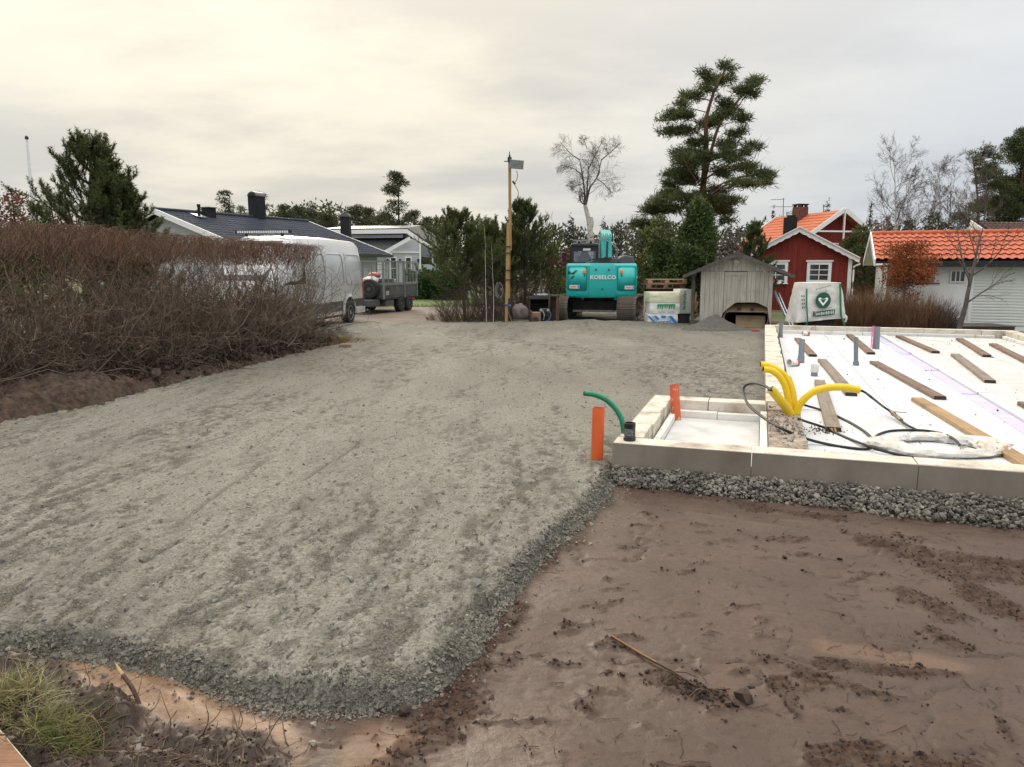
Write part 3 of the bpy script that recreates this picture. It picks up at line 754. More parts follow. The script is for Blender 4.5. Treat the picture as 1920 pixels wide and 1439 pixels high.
# ------------------------------------------------------------------ loose stone
def ico():
    t = (1 + 5 ** .5) / 2
    V = np.array([(-1, t, 0), (1, t, 0), (-1, -t, 0), (1, -t, 0), (0, -1, t), (0, 1, t), (0, -1, -t), (0, 1, -t), (t, 0, -1), (t, 0, 1), (-t, 0, -1), (-t, 0, 1)], float)
    F = np.array([(0, 11, 5), (0, 5, 1), (0, 1, 7), (0, 7, 10), (0, 10, 11), (1, 5, 9), (5, 11, 4), (11, 10, 2), (10, 7, 6), (7, 1, 8), (3, 9, 4), (3, 4, 2), (3, 2, 6), (3, 6, 8), (3, 8, 9), (4, 9, 5), (2, 4, 11), (6, 2, 10), (8, 6, 7), (9, 8, 1)])
    return nrm(V), F
def octa():
    V = np.array([(1, 0, 0), (-1, 0, 0), (0, 1, 0), (0, -1, 0), (0, 0, 1), (0, 0, -1)], float)
    F = np.array([(0, 2, 4), (2, 1, 4), (1, 3, 4), (3, 0, 4), (2, 0, 5), (1, 2, 5), (3, 1, 5), (0, 3, 5)])
    return V, F
def rocks(rng, C, size, proto, jit=.35, flat=.65):
    V0, F0 = proto; n = len(C)
    V = V0[None] * (1 + rng.normal(size=(n, len(V0), 1)) * jit * .5)
    V = V * (np.stack([rng.uniform(.7, 1.25, n), rng.uniform(.55, 1.0, n), rng.uniform(.45, .9, n) * flat / .65], 1))[:, None, :]
    a = rand_dirs(rng, n); bb = nrm(np.cross(a, rand_dirs(rng, n))); c = np.cross(a, bb)
    R = np.stack([a, bb, c], 1)
    V = np.einsum('nij,njk->nik', V, R) * np.asarray(size)[:, None, None] + C[:, None, :]
    F = (F0[None] + (np.arange(n) * len(V0))[:, None, None]).reshape(-1, 3)
    return V.reshape(-1, 3), F
def heights(fn, x, y):
    return fn(np.asarray(x), np.asarray(y))
# coarse broken stone along the foot of the foundation
u = NPR.uniform(.02, 7, 12000); w = NPR.random(12000) ** .9
width = .17 + .17 * np.clip(u / 2.0, 0, 1)
off = w * width
C = np.array([tuple(floc(a, -.02 - o)) for a, o in zip(u, off)])
prof = .01 - .10 * (off / width) ** 1.4 + NPR.uniform(-.05, .035, len(u))
C[:, 2] = prof
sz = NPR.uniform(.007, .022, len(u)) * np.where(NPR.random(len(u)) < .12, 1.35, 1)
V, F = rocks(NPR, C, sz, ico(), .4)
tag(MB().add(V, F).build('broken_stone', M['stone']), kind='stuff')
# the bed under it
b = MB(); us = np.linspace(-.05, 7.2, 60); rows = []
for o, zz in ((0.0, -.03), (.15, -.09), (.33, -.2), (.5, -.36)):
    rows.append([floc(a, .1 - o * (1 if o else 1) - (0 if o == 0 else .1) * 0, zz) for a in us])
tag(b.loft(rows, close=False, caps=False).build('stone_bed', M['stone_dark'], smooth=True), kind='structure')
# crushed stone along the cut edge of the yard
pts = [Vector((*p, 0)) for p in GRAVEL[:len(edge_px)]]
seg = [(pts[i + 1] - pts[i]).length for i in range(len(pts) - 1)]; cum = np.concatenate([[0], np.cumsum(seg)])
ne = 16000; s_ = NPR.random(ne) * cum[-1]; k = np.clip(np.searchsorted(cum, s_) - 1, 0, len(seg) - 1)
pa = np.array([tuple(p) for p in pts]); T = nrm(pa[k + 1] - pa[k]); base = pa[k] + T * (s_ - cum[k])[:, None]
nrml = np.stack([T[:, 1], -T[:, 0]], 1)
spread = NPR.normal(-.025, .028, ne) + np.exp(-((base[:, 0] + .66) / .36) ** 2) * NPR.random(ne) ** 1.7 * .20 * (base[:, 1] < 3.4) * (NPR.random(ne) < .6)
xy = base[:, :2] + nrml * spread[:, None]
sdv = poly_sd(xy[:, 0], xy[:, 1], GRAVEL); gz, _, _ = gravel_z(xy[:, 0], xy[:, 1], sdv); mz = mud_z(xy[:, 0], xy[:, 1])[0]
C = np.stack([xy[:, 0], xy[:, 1], np.maximum(gz, mz) + .003], 1)
ok = (sdv > -.16); C = C[ok]
sz = NPR.gamma(1.5, .0028, len(C)) + .0025
V, F = rocks(NPR, C, np.minimum(sz, .020), octa(), .5)
tag(MB().add(V, F).build('crushed_stone_edge', M['stone_dark']), kind='stuff')
ns2 = 1100; k2 = NPR.integers(0, ne, ns2); xy = base[k2, :2] - nrml[k2] * np.abs(NPR.normal(.05, .10, ns2))[:, None]; sdv = poly_sd(xy[:, 0], xy[:, 1], GRAVEL); mz = mud_z(xy[:, 0], xy[:, 1])[0]
C = np.stack([xy[:, 0], xy[:, 1], mz + .001], 1)[sdv < -.02]; V, F = rocks(NPR, C, NPR.gamma(1.6, .0035, len(C)) + .002, octa(), .5)
tag(MB().add(V, F).build('spilled_stone', M['stone_dark']), kind='stuff')
# loose chips lying about on the rolled surface
nl = 16000; yy = 2.6 * (16 / 2.6) ** NPR.random(nl); xx = NPR.uniform(-1, 1, nl) * (1.6 + yy * .72)
sdv = poly_sd(xx, yy, GRAVEL); gz, lo_, _ = gravel_z(xx, yy, sdv)
keep = (sdv > .03) & (NPR.random(nl) < .10 + .9 * lo_)
C = np.stack([xx, yy, gz + .002], 1)[keep]
sz = (NPR.gamma(2, .0028, len(C)) + .003) * (1 + C[:, 1] * .03)
V, F = rocks(NPR, C, np.minimum(sz, .022), octa(), .5)
tag(MB().add(V, F).build('loose_chips', M['stone_fine']), kind='stuff')
# clods of mud
nc = 46000; yy = 2.2 * (7.5 / 2.2) ** NPR.random(nc); xx = NPR.uniform(-1, 1, nc) * (1.6 + yy * .74)
mz, ro_, sa_, so_, gs_ = mud_z(xx, yy)
keep = (gs_ < -.08) & (NPR.random(nc) < np.maximum(.0, ro_ - .12) + so_ * .8) & (NPR.random(nc) < 1)
C = np.stack([xx, yy, mz + .004], 1)[keep]
sz = np.minimum(NPR.gamma(1.2, .0034, len(C)) + .002, .02)
C[:, 2] -= sz * .4
V, F = rocks(NPR, C, sz, ico(), .7)
tag(MB().add(V, F).build('mud_clods', M['clod']), kind='stuff')
# rootlets and bits of stick pressed into the mud
nr = 650; yy = 2.3 * (6.8 / 2.3) ** NPR.random(nr); xx = NPR.uniform(-.2, 1, nr) * (1.0 + yy * .74)
mz, ro_, sa_, so_, gs_ = mud_z(xx, yy); keep = gs_ < -.1
S = np.stack([xx, yy, mz + .002], 1)[keep]; D = rand_dirs(NPR, len(S)); D[:, 2] = np.abs(D[:, 2]) * .12
Pt = grow(NPR, S, D, NPR.gamma(2, .02, len(S)) + .015, 5, .3, -.02)
mz2 = mud_z(Pt[..., 0].ravel(), Pt[..., 1].ravel())[0].reshape(Pt.shape[:2]); Pt[..., 2] = mz2 + .004
V, F = tubes(Pt, taper(NPR.uniform(.0006, .0018, len(S)), np.full(len(S), .001), 5), 4)
tag(MB().add(V, F).build('root_litter', M['soil']), kind='stuff')
# ------------------------------------------------------------------ house foundation
fnd = thing('house_foundation', 'pale foam block house foundation with grey cement face, filled with white insulation', 'foundation', (FA.x, FA.y, 0), FANG)
def slab(name, m, u0, u1, v0, v1, z0, z1, bevel=.006, parent=None, sub=0):
    b = MB(); b.box(u0, u1, v0, v1, z0, z1)
    return b.build(name, m, parent or fnd, bevel=bevel)
R_ = random.Random(3)
def run(m, u0, u1, v0, v1, z0, z1, along, step, first=None, gap=.004, jz=.003, js=.0, name='foam_block'):
    a, e = (u0, u1) if along == 'u' else (v0, v1)
    c = a; nxt = a + (first or step)
    while c < e - .02:
        n_ = min(nxt, e)
        if e - n_ < .08: n_ = e
        dz = R_.uniform(-jz, jz); ds = R_.uniform(-js, js)
        if along == 'u': slab(name, m, c + gap, n_ - gap, v0, v1 + ds, z0, z1 + dz)
        else: slab(name, m, u0, u1 + ds, c + gap, n_ - gap, z0, z1 + dz)
        c = n_; nxt = c + step
# front: fibre cement face and the block behind it
c = 0.0
for e in (1.13, 2.33, 3.53, 4.73, 5.93, 6.75):
    slab('cement_panel', M['cement'], c + .002, e - .002, 0.0, .014, -.22, .222, .002); c = e
run(M['block'], 0.0, 6.75, .016, .25, -.2, .225, 'u', 1.2, 1.13)
# left wall of the small bay, outer face of cement
slab('cement_panel', M['cement'], 0.0, .014, .256, 2.55, -.22, .219, .002)
run(M['block'], .016, .225, .256, 2.30, -.1, .225, 'v', .30, js=.012, jz=.006)
slab('foam_upstand', M['block_in'], .25, .31, .256, 2.20, 0, .115, .004)
run(M['block'], .016, 1.24, 2.302, 2.545, -.1, .222, 'u', .62)
slab('foam_upstand', M['block_in'], .315, .74, 2.20, 2.298, 0, .118, .004); slab('foam_upstand', M['block_in'], .745, 1.2, 2.20, 2.298, 0, .112, .004)
# wall between the two bays, and on along the long side
run(M['block_dirty'], 1.26, 1.56, .256, 2.545, -.1, .205, 'v', .6, js=.02, jz=.01)
slab('foam_upstand', M['block_in'], 1.19, 1.255, .256, 2.19, 0, .165, .004)
run(M['block'], 1.245, 1.50, 2.55, 13.95, -.1, .225, 'v', .6, js=.012, jz=.006)
# back and right
run(M['block'], 1.245, 6.75, 13.955, 14.2, -.1, .228, 'u', 1.2, jz=.004)
run(M['block_in'], 1.55, 6.3, 13.86, 13.95, -.02, .125, 'u', 1.2, .75, name='foam_upstand')
run(M['block'], 6.5, 6.75, .256, 13.95, -.1, .226, 'v', .6, js=0, jz=.006)
run(M['block_in'], 6.42, 6.495, .256, 13.8, -.02, .12, 'v', .9, name='foam_upstand', gap=.03)
# insulation sheets
slab('insulation_sheet', M['eps_dirty'], .315, 1.185, .256, 2.195, -.05, .045, .004)
def sheets(m, u0, u1, v0, v1, z, nu, dv, jit):
    for i in range(nu):
        a, e = u0 + (u1 - u0) * i / nu, u0 + (u1 - u0) * (i + 1) / nu
        v = v0 - (dv * .5 if i % 2 else 0)
        while v < v1 - .01:
            lo_, hi_ = max(v, v0), min(v + dv, v1)
            if hi_ - lo_ > .05: slab('insulation_sheet', m, a + .004, e - .004, lo_ + .004, hi_ - .004, -.05, z + R_.uniform(-jit, jit), .003)
            v += dv
sheets(M['eps'], 1.57, 3.70, .256, 13.85, .045, 2, 2.4, .0012)
for v in (0.256, 2.6, 5.0, 7.4, 9.8, 12.2):
    slab('foam_strip', M['xps'], 3.705, 3.885, v + .002, min(v + 2.35, 13.85), -.05, .043, .003)
    slab('insulation_sheet', M['eps'], 3.89, 4.02, v + .002, min(v + 2.35, 13.85), -.05, .075, .008)
sheets(M['eps_dirty'], 4.022, 6.41, .256, 13.8, .058, 2, 2.4, .002)
# mortar and dirt on the low wall, black granules
rr = np.random.default_rng(8)
n = 330; C = np.stack([rr.uniform(1.26, 1.62, n), rr.uniform(.3, 2.4, n), np.full(n, .207)], 1)
C[:, 2] = np.where(C[:, 0] > 1.56, .05, .208)
V, F = rocks(rr, C, rr.gamma(2, .004, n) + .003, octa(), .5)
o = MB().add(V, F).build('mortar_crumbs', M['stone_fine'], fnd); o['kind'] = 'stuff'
n = 150; C = np.stack([rr.normal(1.82, .09, n), rr.normal(2.0, .14, n), np.full(n, .05)], 1)
V, F = rocks(rr, C, rr.uniform(.005, .013, n), octa(), .4)
tag(MB().add(V, F).build('black_granules', M['black_plastic']), kind='stuff').matrix_world = fnd.matrix_basis if False else Matrix.Translation((FA.x, FA.y, 0)) @ Matrix.Rotation(FANG, 4, 'Z')
# footprints and crumbs on the sheets
n = 260; C = np.stack([rr.uniform(1.7, 6.3, n), rr.uniform(.4, 13, n), np.full(n, .06)], 1)
C[:, 2] = np.where(C[:, 0] < 3.7, .047, np.where(C[:, 0] < 4.03, .077, .06))
V, F = rocks(rr, C, rr.gamma(2, .004, n) + .002, octa(), .4)
o = tag(MB().add(V, F).build('dirt_crumbs', M['clod']), kind='stuff'); o.matrix_world = Matrix.Translation((FA.x, FA.y, 0)) @ Matrix.Rotation(FANG, 4, 'Z')

# ------------------------------------------------------------------ planks lying on the insulation
PLK = [((1.96, 12.18), (2.09, 8.76), 'plank_red', 'brown plank between the two left grey pipes and the far wall'),
       ((3.18, 13.57), (3.16, 9.48), 'plank_red', 'brown plank lying just left of the thick grey pipe with pink tape'),
       ((4.23, 13.43), (4.34, 9.95), 'plank_red', 'brown plank right of the lilac strip, nearest to it at the far wall'),
       ((5.42, 13.14), (5.10, 9.55), 'plank_red', 'brown plank in the far right of the foundation, second from the right wall'),
       ((5.80, 12.0), (5.50, 8.4), 'plank_red', 'reddish brown plank lying closest to the right foundation wall'),
       ((4.59, 9.58), (4.28, 6.0), 'plank_grey', 'brown plank on dirty insulation midway along right of the lilac strip'),
       ((3.03, 8.04), (3.33, 4.35), 'plank_red', 'long brown plank beside the lilac strip, right of the thin grey pipe'),
       ((2.20, 8.09), (2.30, 4.30), 'plank_grey', 'greyish plank passing behind the tip of the arched yellow conduit'),
       ((1.99, 5.39), (1.90, 1.93), 'plank_grey', 'greyish plank under the arched yellow conduit with torn dark end'),
       ((3.04, 4.16), (3.36, .40), 'plank_new', 'fresh yellow pine plank reaching the front wall beside the white coil'),
       ((4.18, 4.15), (4.16, 1.2), 'plank_red', 'brown plank right of the lilac strip nearest the front wall')]
for i, (a, e, mk, lab) in enumerate(PLK):
    up = a[0] > 4.02 and e[0] > 4.02
    z = .060 if up else .047
    p, q = floc(*a), floc(*e); d = q - p
    t = thing('timber_plank', lab, 'plank', (p.x, p.y, z), math.atan2(d.y, d.x), 'planks lying on the white insulation')
    L_ = d.length
    b = MB(); w = .0725
    rings = []
    for k in range(9):
        f = k / 8; bow = .004 * math.sin(f * math.pi) * (1 if i % 2 else -1)
        rings.append([(f * L_, -w + bow, .0), (f * L_, w + bow, .0), (f * L_, w + bow - .003, .045), (f * L_, -w + bow + .003, .045)])
    b.loft(rings, caps=False)
    o = b.build('board', M[mk], t, bevel=.003)
    b = MB(); b.box(-.0015, .0, -w + .004, w - .004, .002, .043); b.box(L_, L_ + .0015, -w + .004, w - .004, .002, .043)
    b.build('end_grain', M['plank_end'], t)
    if i == 8:
        V, F = rocks(rr, np.array([(L_ + .005, -.02, .02), (L_ + .004, .01, .03), (L_ + .006, .02, .012)]), np.array([.02, .018, .016]), ico(), .6)
        MB().add(V, F).build('torn_wood', M['fresh_wood'], t)

# ------------------------------------------------------------------ pipes standing in the floor
def pipe(name, label, base, top, r, m, collar=None, group=None, wall=.08, bend=0, n=24):
    base, top = Vector(base), Vector(top); ax = top - base; h = ax.length
    t = thing(name, label, 'pipe', base, 0, group)
    b = MB(); ri = r * (1 - wall)
    b.lathe([(r * .98, -.08), (r, 0), (r, h - .004), (r * .985, h), (ri, h), (ri, h - min(.12, h * .5)), (.0, h - min(.12, h * .5))], (0, 0, 0), ax, n)
    b.build('tube_wall', M[m], t, smooth=35)
    if collar:
        z0, z1, rc = collar
        MB().lathe([(r * 1.001, z0), (rc, z0 + .004), (rc, z1 - .006), (r * 1.001, z1)], (0, 0, 0), ax, n).build('collar', M[m], t, smooth=35)
    return t
def foot(u_, v_, z=.045): return floc(u_, v_, z)
p = foot(1.84, 7.77); pipe('waste_pipe', 'grey pipe with bent lower socket nearest the long left wall', p, P(1504, 637, p.y + .12), .05, 'pvc_grey', (.0, .13, .058), 'grey pipes standing in the insulation')
p = foot(2.71, 7.68)
t = pipe('waste_pipe', 'thin grey pipe with muddy foot between two brown planks', p, P(1605, 633, p.y), .036, 'pvc_grey', (0, .07, .05), 'grey pipes standing in the insulation')
p = foot(3.39, 10.63); pipe('waste_pipe', 'thick grey pipe with pink tape beside it', p, P(1644, 613, p.y + .05), .066, 'pvc_grey', None, 'grey pipes standing in the insulation')
for dx, s0 in ((-.115, 0), (-.085, .7)):
    pts = [p + Vector((dx + .006 * math.sin(3 * k + s0), -.03, .02 + k * .05)) for k in range(10)]
    if dx == -.115:
        tp = thing('marking_tape', 'pink marking tape hanging beside the thick grey pipe', 'tape', p + Vector((-.1, -.03, 0)))
    b = MB(); V = [tuple(q - (p + Vector((-.1, -.03, 0))) + Vector((o_, .004 * o_ / .012, 0))) for q in pts for o_ in (-.011, .011)]
    b.add(V, [(2 * k, 2 * k + 1, 2 * k + 3, 2 * k + 2) for k in range(9)])
    o = b.build('tape_strip', M['pink'], tp); s = o.modifiers.new('s', 'SOLIDIFY'); s.thickness = .002
p = foot(1.52, 12.9); pipe('waste_pipe', 'grey pipe in the far left corner of the foundation by the long wall', p + Vector((.22, 0, 0)), P(1455.5, 604, p.y) + Vector((.22, 0, 0)) * 0 , .042, 'pvc_grey', (.0, .08, .05), 'grey pipes standing in the insulation') if False else \
    pipe('waste_pipe', 'grey pipe in the far left corner of the foundation by the long wall', foot(1.60, 12.7), foot(1.60, 12.7) + Vector((0, 0, .36)), .045, 'pvc_grey', (.0, .08, .054), 'grey pipes standing in the insulation')
# red capped stubs lying on the insulation
def stub(label, u_, v_, rz, r=.05, L_=.13):
    q = foot(u_, v_, .045 + r); t = thing('pipe_stub', label, 'pipe', q, rz, 'red capped pipe stubs')
    MB().lathe([(r * .9, 0), (r, .004), (r, L_), (r * .9, L_), (r * .9, L_ * .6), (0, L_ * .6)], (0, -L_ / 2, 0), (0, 1, .12), 18).build('sleeve', M['pipe_white'], t, smooth=35)
    MB().lathe([(r * 1.08, -.05), (r * 1.08, 0), (r * .8, .002), (0, -.012)], (0, -L_ / 2, 0), (0, 1, .12), 18).build('cap', M['pvc_red'], t, smooth=35)
stub('red capped white pipe stub lying near the socketed grey pipe', 1.68, 7.2, math.radians(120), .055, .16)
stub('red capped white pipe stub lying near the far foundation wall', 2.16, 13.3, math.radians(100), .05, .12)
q = foot(1.96, 6.11); t = thing('pipe_sleeve', 'short white pipe sleeve standing between two greyish planks', 'pipe', q)
MB().lathe([(.05, 0), (.05, .075), (.045, .075), (.045, .02), (0, .02)], (0, 0, 0), (0, 0, 1), 20).build('lower_ring', M['pvc_grey'], t, smooth=35)
MB().lathe([(.058, .06), (.06, .065), (.06, .17), (.054, .172), (.054, .08), (0, .08)], (0, 0, 0), (0, 0, 1), 20).build('upper_ring', M['pipe_white'], t, smooth=35)
# orange sewer pipes
b0 = G(1119, 866, -.02); pipe('sewer_pipe', 'clean orange pipe standing in gravel outside the foundation corner', b0, P(1122.5, 765, b0.y), .055, 'pvc_orange', None, wall=.07)
b0 = foot(.26 + .06, 2.06); pipe('sewer_pipe', 'muddy orange pipe standing inside the small foundation bay', b0, P(1264, 722, b0.y + .02), .052, 'pvc_muddy', None, wall=.09)
b0 = foot(.50, .86); t = pipe('sewer_pipe', 'low red pipe end level with the insulation of the small bay', b0, b0 + Vector((0, 0, .028)), .055, 'pvc_red', None, wall=.1)
MB().lathe([(.045, .02), (0, .021)], (0, 0, 0), (0, 0, 1), 20).build('lid', M['pipe_white'], t)
# coupling on the wall
q = floc(.125, .13, .2265); t = thing('pipe_coupling', 'black pipe coupling with grey label standing on the foundation corner', 'coupling', q)
MB().lathe([(.05, 0), (.053, .004), (.053, .03), (.048, .034), (.048, .115), (.050, .118), (.050, .15), (.046, .152), (.043, .152), (.043, .02), (0, .02)], (0, 0, 0), (0, 0, 1), 24).build('coupling_body', M['black_plastic'], t, smooth=35)
b = MB(); a = np.linspace(math.radians(195), math.radians(300), 14)
b.add([(.0487 * math.cos(x), .0487 * math.sin(x), z) for z in (.042, .105) for x in a], [(i, i + 1, 14 + i + 1, 14 + i) for i in range(13)])
b.build('paper_label', M['label_grey'], t, smooth=True)
# green duct
Yg = 6.62
gp = [P(1175, 862, Yg), P(1172, 830, Yg), P(1168, 797, Yg), P(1163, 781, Yg + .01), P(1152, 764, Yg + .02), P(1135, 749, Yg + .02), P(1115, 740.5, Yg + .01), P(1095, 737.5, Yg)]
gp = [q + Vector((0, 0.0, 0)) for q in gp]
def hose(name, label, pts, r, m, n=10, seg=60, cat='hose', parent=None, open_end=True, ribs=0):
    c = spline(pts, seg)
    rad = np.full(len(c), r)
    if ribs: rad = r * (1 + .035 * np.sin(np.arange(len(c)) * math.pi))
    b = MB(); b.tube(c, rad, n, caps=True)
    o = b.build(name, M[m], parent, smooth=50)
    if label: tag(o, label, cat)
    return o, c
t = thing('cable_duct', 'green plastic duct curving out beside the black coupling', 'duct', (0, 0, 0))
o, c = hose('duct', None, gp, .024, 'green_tube', 14, 90, parent=t)
d = Vector(c[-1] - c[-2]).normalized()
MB().lathe([(.0235, 0), (.019, .001), (.019, -.0)], c[-1] + np.array(d) * .001, d, 14).build('rim', M['green_tube'], t)
MB().lathe([(.018, 0), (0, .0)], c[-1] + np.array(d) * .0015, d, 14).build('opening', M['interior'], t)

# yellow conduits rising through the low wall
YB_ = 7.62
def yp(l): return [P(x, y, YB_ + dy) for x, y, dy in l]
cond = [('arched yellow conduit bending right with a black cable in its mouth', [(1494, 806, 0), (1494, 790, 0), (1496, 767, 0), (1507, 750, -.02), (1527, 734, -.04), (1557, 727, -.06), (1588, 727, -.08), (1612, 732, -.1)], .037, 'yellow', True),
        ('fat yellow conduit leaning left with a cut muddy mouth', [(1492, 808, -.02), (1487, 790, -.03), (1478, 770, -.04), (1464, 752, -.05), (1445, 729, -.06)], .046, 'yellow_mud', True),
        ('topmost yellow conduit arching left over the wall', [(1489, 806, .08), (1487, 770, .09), (1483, 730, .11), (1472, 706, .13), (1456, 693, .14), (1440, 686, .15), (1426, 684, .16)], .034, 'yellow', True),
        ('middle yellow conduit arching left under the topmost one', [(1486, 806, .06), (1481, 770, .07), (1473, 728, .08), (1461, 706, .09), (1446, 695, .1), (1431, 693, .1)], .033, 'yellow', True),
        ('yellow conduit behind the fat one, ending level with its neighbour', [(1490, 806, .15), (1484, 762, .17), (1474, 726, .19), (1460, 702, .2), (1447, 692, .2)], .033, 'yellow_mud', True),
        ('rightmost upright yellow conduit with muddy patches', [(1491, 806, .12), (1490, 770, .14), (1486, 735, .16), (1477, 708, .17)], .034, 'yellow_mud', False)]
for lab, l, r, mk, mouth in cond:
    t = thing('conduit', lab, 'conduit', (0, 0, 0), 0, 'yellow conduits rising through the low wall')
    o, c = hose('pipe_wall', None, yp(l), r, mk, 16, 110, parent=t, ribs=1)
    d = Vector(c[-1] - c[-2]).normalized()
    MB().lathe([(r * .8, 0), (0, 0)], c[-1] + np.array(d) * .0012, d, 16).build('opening', M['interior' if mk == 'yellow' else 'label_grey'], t)

# black cables on the insulation
def onfloor(l, z=.058): return [G(x, y, z) if len(w) == 0 else G(x, y, w[0]) for x, y, *w in l]
hose('cable', 'black cable looping from the fat conduit over the small bay and back', onfloor([(1446, 732, .50), (1432, 723, .50), (1412, 719, .45), (1397, 724, .40), (1394, 738, .33), (1404, 760, .27), (1432, 784, .245), (1470, 806, .243), (1515, 824, .10), (1560, 835), (1600, 841), (1626, 842), (1637, 834), (1634, 822), (1616, 806), (1585, 788), (1548, 772), (1512, 761, .09), (1498, 757, .15)]), .0135, 'cable', 8, 260, 'cable')
hose('cable', 'black cable lying straight from the conduit foot toward the white coil', onfloor([(1497, 786, .22), (1515, 792, .15), (1545, 802, .07), (1590, 822), (1640, 841, .085), (1680, 852), (1712, 858)]), .0125, 'cable', 8, 120, 'cable')
ct = thing('cable', 'black cable with a brass valve running from the arched conduit to the coil', 'cable', (0, 0, 0))
c1 = P(1612, 732, YB_ - .1)
o, c = hose('cable_run', None, [P(1606, 731, YB_ - .1), P(1620, 735, YB_ - .12), P(1636, 747, YB_ - .25), G(1655, 762, .16), G(1668, 771, .11), G(1682, 784, .085), G(1700, 797, .07), G(1716, 806, .06)] + onfloor([(1690, 807), (1665, 809), (1646, 816), (1641, 824), (1650, 831), (1672, 838), (1700, 842), (1735, 845, .075)]), .0125, 'cable', 8, 260, parent=ct)
hose('cable_run', None, onfloor([(1712, 806, .06), (1745, 809, .066), (1772, 815, .09), (1790, 825, .12), (1800, 836, .12)]), .0125, 'cable', 8, 60, parent=ct)
va, vb = G(1670, 772, .11), G(1690, 788, .085)
b = MB(); ax = (vb - va)
b.lathe([(.016, 0), (.02, .01), (.02, .04), (.014, .05), (.026, .07), (.028, .10), (.014, .13), (.02, .14), (.02, ax.length)], va, ax, 12); b.build('valve', M['brass'], ct, smooth=40)
mid = va + ax * .45
b = MB(); b.beam(mid, mid + Vector((.0, .02, .035)), .012, .012); b.beam(mid + Vector((0, .02, .035)), mid + Vector((.12, .0, .03)), .022, .006); b.build('valve_handle', M['brass'], ct)

# crumpled white coil
cc = G(1762, 840, .05); rx, ry = .50, .30
t = thing('fabric_coil', 'crumpled white woven plastic coil beside the yellow plank', 'coil', cc)
b = MB(); na, nb = 120, 22; V = []
rr2 = np.random.default_rng(4)
for i in range(na):
    a = 2 * math.pi * i / na
    big = 1 + .25 * math.sin(a * 2 + .8)
    for j in range(nb):
        ph = 2 * math.pi * j / nb
        x_, y_ = math.cos(a), math.sin(a)
        rm = .105 * big
        fold = .018 * math.sin(9 * ph + 3.0 * math.sin(a * 3)) + .022 * (float(fbm(np.array([a * 4]), np.array([ph * 3.0]), 5, 3)[0]) - .5) * 2
        rad = 1 + (rm + fold) * math.cos(ph) / .35
        h = max(.0, .02 + (.032 * big + fold * 1.1) * math.sin(ph))
        V.append((x_ * rx * rad * (.95 + .05 * math.sin(5 * a)), y_ * ry * rad * 1.1, h))
F = np.array([(i * nb + j, i * nb + (j + 1) % nb, ((i + 1) % na) * nb + (j + 1) % nb, ((i + 1) % na) * nb + j) for i in range(na) for j in range(nb)])
b.add(V, F); b.build('woven_plastic', M['sack'], t, smooth=True)
b = MB(); e = G(1800, 836, .12) - cc
S = np.repeat(np.array([tuple(e)]), 40, 0); D = rand_dirs(rr2, 40); D[:, 2] = -np.abs(D[:, 2]); D[:, 0] += .6
V, F = leaf_tris(S, nrm(D), rr2.uniform(.03, .08, 40), np.full(40, .01), rr2); b.add(V, F); b.build('frayed_end', M['sack'], t)

# bits lying about
q = G(1416, 622, 0); t = tag(MB().box(q.x - .1, q.x + .1, q.y - .05, q.y + .05, -.01, .06, .4).build('brick', M['pvc_red'], bevel=.008), 'broken red brick lying on gravel at the foundation back corner', 'brick')
q = G(647, 652, 0); t = tag(MB().box(q.x - .12, q.x + .12, q.y - .05, q.y + .07, -.02, .075, .05).build('paver', M['tan_stone'], bevel=.01), 'pale paving block on the gravel past the hedge end', 'paving block')
# ------------------------------------------------------------------ buildings
RB = random.Random(21)
_board_cache = {}
def board_wall(parent, m, x0, x1, y, zb, zt, w=.16, d=.022, gap=.006, name='wall_board', jit=.004):
    """upright boards on a wall facing -y; zb, zt give bottom and top height at x"""
    x = x0; n = max(1, round((x1 - x0) / w)); w = (x1 - x0) / n
    for i in range(n):
        a, e = x0 + i * w + gap / 2, x0 + (i + 1) * w - gap / 2
        yy = y - RB.uniform(0, jit)
        pts = [(a, yy, zb(a)), (e, yy, zb(e)), (e, yy, zt(e)), (a, yy, zt(a))]
        mid = (a + e) / 2
        if zt(mid) > max(zt(a), zt(e)) + .01: pts.insert(3, (mid, yy, zt(mid)))
        MB().prism(pts, (0, d, 0)).build(name, m, parent)
def tile_roof_mesh(name, m, parent, o, du, dv, Lu, Lv, tw=.30, tl=.36, amp=.03, step=.025, kind='stuff', res=5):
    """wavy tiled slope as one piece: o ridge corner, du down the slope, dv along it"""
    o, du, dv = Vector(o), Vector(du).normalized(), Vector(dv).normalized(); nn = dv.cross(du).normalized()
    if nn.z < 0: nn = -nn
    nu, nv = max(1, round(Lu / tl)), max(1, round(Lv / tw))
    V = []; cols = nv * res + 1
    zs = [(.5 + .5 * math.cos(2 * math.pi * (j % res) / res)) * amp for j in range(cols)]
    b = MB()
    for i in range(nu):
        for s_, lift in ((0, 0), (1, step)):
            q = o + du * (Lu * (i + s_) / nu)
            for j in range(cols):
                V.append(tuple(q + dv * (Lv * j / (cols - 1)) + nn * (zs[j] + lift)))
    F = []
    for r in range(2 * nu - 1):
        F += [(r * cols + j, r * cols + j + 1, (r + 1) * cols + j + 1, (r + 1) * cols + j) for j in range(cols - 1)]
    b.add(V, F)
    ob = b.build(name, m, parent)
    return ob
